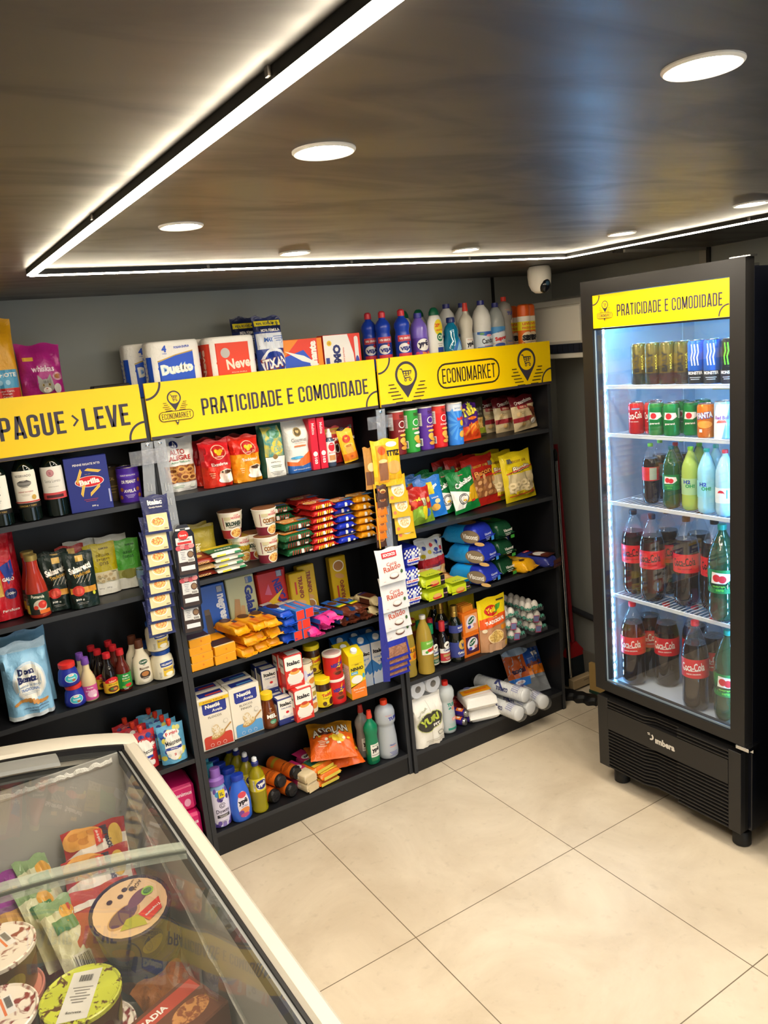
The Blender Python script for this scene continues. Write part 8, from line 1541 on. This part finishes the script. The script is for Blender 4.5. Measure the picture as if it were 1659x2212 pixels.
def purn(m, p): p.poly([(-.10, .05), (.10, .09), (.10, .16), (-.10, .12)], P_('#e6ddd0')); p.ell(-.035, .175, .06, .045, P_('#e0a04a')); [p.ell(-.06+.028*(i % 3), .16+.026*(i//3), .018, .016, P_(['#dd9a3f', '#c9822f'][i % 2])) for i in range(6)]; p.text('puratos', .035, .15, .10, .026, P_('#2a2440'), 2, -84); p.ell(.06, .15, .02, .045, P_('#d8b04a')); p.rect(-.0, .13, .022, .19, P_('#d83a2a')); p.text('pão de queijo', .011, .16, .05, .010, WH, 1, -84)
for i, (x, y, zz, l, c) in enumerate(((-.560, -.775, .150, 'red frozen bread bag farthest from the camera, cheese bread picture up', '#a81f22'), (-.585, -.905, .135, 'red frozen bread bag overlapping the first, under the lid edge', '#a81f22'), (-.620, -1.030, .100, 'pinkish red frozen bag in front of the other bread bags', '#b5443a'))):
    pouch('frozen_food_bag', l, 'frozen food', (x, y, ZF+zz), .195, .215, .052, c, purn if i < 2 else (lambda m, p: p.rect(-.06, .15, .06, .17, P_('#e6ddd0'))), 'pillow', -.12, -1.02, 0, 'red frozen bread bags', 401+i, (), 1.0)
for i, (x, y) in enumerate(((-.56, -.72), (-.70, -.95), (-.53, -.93))): pouch('frozen_food_bag', 'brownish frozen bag %s, under the red bags' % ['near the far wall', 'in front', 'by the side wall'][i], 'frozen food', (x, y-.06, ZF), .16, .17, .07, '#8a4a34', None, 'pillow', .06*i, -1.5, 0, 'frozen bags in the lower layer', 411+i, (), 1.6)
grn_ = lambda m, p: (p.ell(.02, .20, .022, .03, P_('#d8a03a')), p.rect(-.03, .15, .03, .19, P_('#3f7a4a')), p.rect(-.02, .03, .03, .08, P_('#d8d6c8')), p.barcode(-.016, .034, .026, .074, P_('#5a5a52')))
for i, (x, y, l) in enumerate(((-.695, -.80, 'long pale green frozen bag standing by the bread bags'), (-.735, -.93, 'long pale green frozen bag nearer the tubs'), (-.672, -1.06, 'pale green frozen bag lying against the red bags'))): pouch('frozen_food_bag', l, 'frozen food', (x, y, ZF+.085), .10, .26, .042, '#c9c9a4', grn_, 'pillow', .25, -1.0, .1, 'pale green frozen bags', 421+i, ((.86, 1, '#7f9a6a'),), 1.6)
for i, (x, y, l) in enumerate(((-.800, -.77, 'purple and tan frozen bag at the photo edge'), (-.820, -.86, 'purple frozen bag nearer the cream tub'))): pouch('frozen_food_bag', l, 'frozen food', (x, y, ZF+.10), .15, .19, .06, '#6a3a6a', lambda m, p: (p.rect(-.05, .06, .05, .13, P_('#b98a4a')), p.ell(0, .05, .04, .02, P_('#d9b46a'))), 'pillow', .1, -.9, 0, 'purple frozen bags', 431+i, ((.8, 1, '#8a2f8a'),), 1.6)
for i, (x, y, rz, l) in enumerate(((-.545, -1.43, .35, 'brown frozen meal box with a white stripe, nearest the camera'), (-.79, -1.49, .05, 'brown frozen meal box lying beside the other'))): carton('frozen_meal_box', l, 'frozen meal', (x, y, ZF), .20, .15, .20, '#6a3c24', lambda m, f, l_, t: (t.rect(-.09, .02, .09, .06, P_('#b8452f')), t.text('SADIA', -.03, .04, .07, .018, WH, 1.5), t.ell(.03, -.02, .05, .03, FOODR), t.rect(-.09, -.06, -.02, -.04, P_('#e8dcc8'))), rz, 'frozen meal boxes', .004)
pouch('frozen_food_bag', 'amber glazed frozen bag at the bottom edge of the photo', 'frozen food', (-.47, -1.32, ZF), .15, .20, .09, '#a5652f', None, 'pillow', .2, -1.25, 0, None, 441, (), 2.0)

# ------------------------------------------------------------------ clip strips hanging on the dividers, with what hangs on them
STR = film('#b9bcc0', .34, .2, 0)
def strip(l, x0, z0, x1, z1, y, w=.046):
    t = thing('clip_strip', l, 'hanging strip', (x0, y, z0), 0, 'clear plastic hanging strips')
    m = MB(); n = 24; dx, dz = x1-x0, z1-z0; vs = []
    for e in (0, .0012):
        for i in range(n+1):
            f = i/n
            for s in (-1, 1): vs.append((dx*f + s*w/2, .004*math.sin(f*5)+e, dz*f))
    fs = [(2*i, 2*i+1, 2*i+3, 2*i+2) for i in range(n)]; k = 2*(n+1); fs += [(k+2*i, k+2*i+2, k+2*i+3, k+2*i+1) for i in range(n)]
    m.add(vs, fs, STR); m.build('strip', t)
    m = MB()
    for i in range(3, 12): f = i/13; m.tube([(dx*f-.006, -.0016+.004*math.sin(f*5), dz*f+.012), (dx*f-.006, -.0016+.004*math.sin(f*5), dz*f-.02), (dx*f+.006, -.0016+.004*math.sin(f*5), dz*f-.02), (dx*f+.006, -.0016+.004*math.sin(f*5), dz*f+.008)], .0011, cm('#d5d8da', .2), 5)
    m.build('hook_slot', t)
    m = MB(); m.box(-.075, .060, -.0022, -.0014, -.085, -.028, film('#c9ccd8', .12, .06, .6)); m.build('tape', t)
    m = MB(); m.lathe([(.004, 0), (.007, .001), (.004, .002)], CHROME, 12); m.v = [(a, -c-.001, b-.010) for a, b, c in m.v]; m.build('eyelet', t); return t
strip('clear plastic strip on the divider, holding the blue cheese packets', -.020, 1.834, -.085, 1.10, -.014)
strip('clear plastic strip on the divider, holding the dark meat trays', .026, 1.836, .040, 1.06, -.024)
strip('clear plastic strip on the divider, holding the yellow sachets and coconut packets', 1.038, 1.832, 1.000, .62, -.029)
def chs(m, p): p.rect(-.040, .010, .040, .076, P_('#e6d2a0')); p.ell(.0, .044, .028, .020, P_('#efe6d6')); p.ell(0, .045, .024, .016, speckle('#e0622a', '#efcf7a', 170, .46, .54)); p.rect(.022, .014, .036, .018, P_('#8a7a5a'))
def chs0(m, p): chs(m, p); p.text('Italac', .0, .122, .056, .020, WH, 2.4); p.text('Queijo Ralado', .0, .102, .052, .008, WH, .8)
CH = [(-.037, 1.480), (-.050, 1.405), (-.055, 1.345), (-.060, 1.290), (-.066, 1.235), (-.074, 1.180), (-.080, 1.125), (-.086, 1.072)]
for i, (x, zz) in enumerate(CH): pouch('grated_cheese_packet', 'navy packet of grated cheese, %s on its strip' % ['topmost, fully visible,', 'second', 'third', 'fourth', 'fifth', 'sixth', 'seventh', 'lowest'][i], 'grated cheese', (x, -.052, zz), .108, .150, .010, '#1d2458', chs0 if i == 0 else chs, 'pillow', .02*((i % 3)-1), -.22, .04-.015*(i % 3), 'hanging cheese packets', 501+i, (), 1.0, nu=10, nv=12)
def meat(x, zz, l, full):
    t = thing('cured_meat_tray', l, 'meat tray', (x, -.052, zz), -.05, 'hanging meat trays', -.08, .03)
    m = MB(); oc = lambda k, y: [(.043*k*a, y, .105+.105*k*b) for a, b in ((-.75, -1), (.75, -1), (1, -.86), (1, .62), (.45, 1), (-.45, 1), (-1, .62), (-1, -.86))]
    m.loft([oc(.94, .012), oc(1, .002), oc(1, -.001), oc(.96, -.002)], cm('#1b1e2a', .3)); m.build('tray', t, fix=True)
    m = MB(); p = Print(m, lambda u, v, e: (u, -.0024-e, v)); p.rect(-.034, .010, .034, .160, P_('#3a2a22')); p.rect(-.030, .060, .030, .108, P_('#d8d8d6')); p.lines(-.012, .100, .02, 5, .007, P_('#8f9096')); p.ell(.018, .088, .013, .014, P_('#4a3226')); p.ell(.018, .088, .010, .011, P_('#8a6a4a')); p.rect(.004, .058, .032, .072, WH); p.barcode(.006, .060, .030, .070, P_('#3a3a40')); p.rect(-.026, .026, .030, .044, P_('#dfe1e4'))
    for i in range(4): p.ell(-.026+i*.017, .118+.004*(i % 2), .012, .010, P_(['#c8525a', '#e08a8a'][i % 2]))
    p.rect(-.034, .130, .034, .160, P_('#e2e0dc')); p.rect(-.028, .132, .028, .142, P_('#c8302a')); p.ell(-.002, .168, .021, .019, P_('#d03028')); p.text('Seara', -.002, .168, .028, .008, WH, 1.2); p.text('Gourmet', .0, .151, .044, .009, P_('#4a4848'), .6); p.rect(-.030, .188, .028, .196, WH); p.rect(-.012, .189, .010, .195, BLK); m.build('label', t); return t
t = meat(.052, 1.285, 'dark sliced meat tray, uppermost on its strip', 1); clone(t, (.050, -.044, 1.150), 'dark sliced meat tray, middle one on its strip'); clone(t, (.044, -.036, 1.040), 'dark sliced meat tray, lowest on its strip')
def yb(m, p): p.rect(-.074, .03, .074, .05, P_('#d9a018')); p.text('FITTIZ', .030, .150, .08, .026, BLK, 2.5); p.ell(.03, .19, .03, .012, WH); p.ell(.03, .085, .04, .03, P_('#d8a45a')); p.rect(-.055, .02, .0, .19, P_('#e0951c')); p.ell(-.028, .165, .020, .020, P_('#d8521c')); p.ell(-.028, .118, .022, .009, P_('#efc48a')); p.rect(-.05, .03, -.006, .11, P_('#8a5a3a'))
pouch('granola_bag', 'large yellow bag hanging topmost on the yellow strip', 'granola', (1.030, -.056, 1.480), .155, .215, .026, '#e8bb1e', yb, 'pillow', .0, -.08, .03, None, 521, (), 1.2)
pouch('cappuccino_sachet', 'brown and tan sachet hanging just beside the large yellow bag', 'sachet', (.945, -.048, 1.480), .07, .19, .012, '#b5803a', lambda m, p: (p.rect(-.03, .02, .03, .08, P_('#6a4228')), p.ell(-.0, .10, .02, .02, P_('#e8c08a'))), 'pillow', .1, -.08, .06, 'small hanging sachets', 522)
gr = lambda m, p: (p.ell(.0, .062, .036, .038, P_('#e9e0cc')), p.ell(0, .050, .026, .018, speckle('#d9923a', '#efe0b8', 160, .45, .55)), p.text('GRANOLA', 0, .086, .036, .008, P_('#6a4a2a'), 1), p.ell(-.038, .024, .008, .008, P_('#d8704a')))
for i, (x, zz) in enumerate(((1.078, 1.395), (1.092, 1.320), (1.105, 1.240), (1.118, 1.205))): pouch('granola_packet', 'small yellow granola packet, %s in the hanging chain' % ['first', 'second', 'third', 'last'][i], 'granola', (x, -.052+.006*i, zz), .105, .125, .016, '#dfb324', gr, 'pillow', .0, -.20, .06, 'small yellow granola packets', 525+i, (), 1.2, nu=10, nv=12)
for i in range(7): pouch('cappuccino_sachet', 'small %s sachet, number %s down the narrow chain' % (['dark brown', 'dark brown', 'orange', 'orange', 'orange', 'orange', 'dark brown'][i], ['one', 'two', 'three', 'four', 'five', 'six', 'seven'][i]), 'sachet', (.985-.003*i, -.066+.003*i, 1.430-.0375*i), .056, .066, .010, ['#4d3226', '#5a3a2a', '#dd7a1c', '#e0831f', '#d9761c', '#dd7a1c', '#4a2f22'][i], lambda m, p: (p.ell(0, .036, .016, .010, P_('#e8b06a')), p.ell(0, .033, .012, .006, P_('#8a4a1c')), p.ell(-.020, .045, .004, .006, P_('#b8602a'))), 'pillow', .05, -.12, .02, 'small hanging sachets', 531+i, (), .7, nu=8, nv=10)
m = MB(); m.box(-.0395, -.033, -.001, .0, 0, .30, cm('#d8a01c', .3)); o = m.build('sachet_ribbon'); put(o, (.985, -.060, 1.205), .0, -.02); tag(o, 'long yellow backing ribbon beside the small sachet chain', 'sachet ribbon')
def coco(m, p): p.text('Coco', .0, .092, .056, .016, P_('#c8502a'), .5, 4); p.text('Ralado', .0, .072, .094, .026, P_('#c8502a'), .5, 6); p.ell(.006, .030, .026, .014, P_('#6a3f2c')); p.ell(.006, .036, .025, .013, P_('#d9d0c4')); p.ell(.006, .037, .020, .009, WH); p.ell(.05, .045, .007, .009, P_('#4a6a3a')); p.lines(-.05, .014, .012, 1, .005, P_('#d8a090'))
def coco0(m, p): coco(m, p); p.rect(-.046, .122, .036, .148, P_('#d3262c')); p.text('SOCOCO', -.005, .135, .068, .015, WH, 2.4)
for i, (x, zz) in enumerate(((1.000, 1.030), (1.006, .890), (1.012, .795), (1.016, .742))): pouch('coconut_packet', 'white packet of grated coconut, %s on its strip' % ['topmost with red badge', 'second', 'third', 'lowest'][i], 'coconut', (x, -.066+.007*i, zz), .155, .165, .012, '#e6e4e0', coco0 if i == 0 else coco, 'pillow', .02, -.14, .02*(i % 2), 'hanging coconut packets', 541+i, (), .8, rough=.35, nu=10, nv=12)
spc = lambda m, p: (p.rect(-.062, .012, .058, .062, speckle('#a8785a', '#8a5a40', 90, .45, .55)),)
for i, (x, zz) in enumerate(((.990, .655), (.992, .622), (.988, .590), (.985, .560))): pouch('spice_packet', 'royal blue and brown spice packet, %s of the lowest hanging chain' % ['first', 'second', 'third', 'last'][i], 'spice packet', (x, -.060+.005*i, zz), .150, .110, .010, '#2a2f9a', spc, 'pillow', .03, -.22, .02*(i % 2)-.01, 'hanging spice packets', 551+i, (), 1.0, nu=10, nv=12)
m = MB(); m.loft([[(x0+.0, -.004, z0), (x0+w, -.010, z0-.005), (x0+w, .006, z0-.005)] for x0, w, z0 in ((-.012, .016, .42), (-.020, .026, .30), (-.024, .040, .15), (-.028, .034, 0))], foil('#232a8a')); o = m.build('spice_bag_edge', fix=True); put(o, (.925, -.052, .56)); tag(o, 'long folded blue film hanging beside the coconut packets', 'plastic film')

# ------------------------------------------------------------------ last small shifts so that neighbours touch without sinking into each other (tenths of a millimetre)
NUDGE = '''
tomato_sauce_bottle 001:160,-160,0
tomato_sauce_pouch 000:160,-160,0 001:70,70,0 003:0,300,0
mushroom_pouch 000:-40,0,0
food_pouch 000:-220,220,0
soy_sauce_bottle 000:-10,0,0
mayonnaise_jar 002:300,300,0
mayonnaise_pouch 000:0,0,10 001:0,0,10 002:0,0,10 003:0,0,10
barbecue_pouch 000:0,0,10 001:0,0,10 002:0,0,10
flat_food_pack 001:-220,-220,0
tissue_pack 000:-20,0,0
cat_food_bag 000:110,110,0
coffee_bag 000:-40,-40,0 001:0,110,0 002:0,-10,0
coffee_pouch 000:-70,70,0
popcorn_bag 000:230,160,0
noodle_cup 000:220,220,0 002:-70,70,0 003:-110,-110,0
noodle_pack 001:-160,0,0 002:-300,-300,0 003:0,20,20 004:-70,0,0 012:0,160,0 013:-70,0,0 015:0,300,0 016:-40,0,0 017:70,0,0 020:110,0,0 025:0,-10,0 027:0,-10,0
biscuit_box 001:20,0,0 003:20,0,0
biscuit_pack 000:0,-220,0 001:220,-220,0 004:-110,0,0 006:-40,-40,0 007:-70,0,0 008:-70,-70,0 011:110,-110,0 015:220,0,0 017:220,0,0 018:220,0,0 019:-300,-300,0 020:-160,160,0 021:0,-300,0 024:-70,0,0 028:40,0,0
wafer_pack 005:0,300,0 006:0,110,0
honey_jar 000:-110,-110,0 001:-40,40,0
cream_carton 000:70,0,0 002:300,0,0
milk_carton 000:0,-300,0 002:-110,0,0 006:-160,0,0 007:20,0,0 009:110,0,0
fabric_softener_bottle 000:0,-20,20 004:0,-220,0 006:-40,40,0
dish_soap_bottle 000:70,-70,0 002:0,70,70
bin_bag_roll 000:0,0,10 001:0,0,10
soap_bar_pack 000:-160,0,0 001:-70,0,0 003:0,-160,0
sponge_pack 001:160,-160,0
steel_wool_bag 000:0,0,70
cleaner_bottle 001:160,-160,0
washing_powder_bag 000:-220,-220,0
crisp_tube 001:-300,-300,0 005:0,-220,0
snack_bag 002:0,-10,0 004:0,-10,0 006:0,110,0 008:0,-40,0
crisps_bag 004:70,-70,0 006:-40,-40,0 007:-300,0,0 011:70,70,0
bread_loaf 000:-220,-220,0 001:-300,-300,0 002:0,-70,0 003:0,-340,0 004:0,-220,0 005:0,-40,0 006:0,-110,0 007:0,-110,0 008:0,-110,0
burger_bun_pack 002:160,0,0
bread_roll_bag 000:-220,220,0
cake_pack 000:-70,-70,0 003:0,-10,0
cooking_oil_bottle 000:220,-220,0
vinegar_bottle 003:20,0,0
olive_oil_bottle 000:160,-160,0 001:300,0,0 002:300,0,0
cassava_flour_pouch 000:300,-300,0 003:-220,-220,0
paper_towel_pack 000:0,-220,0
napkin_pack 000:160,0,0 001:0,-70,70
plastic_cutlery_bag 000:-160,0,0
plastic_cup_sleeve 000:-40,0,0 003:0,0,70
cream_cleaner_bottle 002:-110,110,0
window_cleaner_bottle 000:40,-40,0
bleach_bottle 000:-20,0,0 001:220,0,0
alcohol_bottle 003:-70,-70,0
insect_spray_can 000:-20,-20,0
soda_bottle 013:10,0,0
soda_can 001:110,110,0 007:0,0,10
ice_cream_tub 000:70,-70,0 001:160,-160,0 002:-300,0,0 006:110,0,0
frozen_food_bag 002:0,0,70 007:220,-220,0 009:-220,220,0 011:-160,0,0
'''
for row in NUDGE.split('\n'):
    for q in row.split()[1:]:
        n, v = q.split(':'); o = bpy.data.objects.get(row.split()[0] + ('' if n == '000' else '.' + n)); v = [int(i)/10000 for i in v.split(',')]
        if o: o.location = Vector(o.location) + Vector(v)
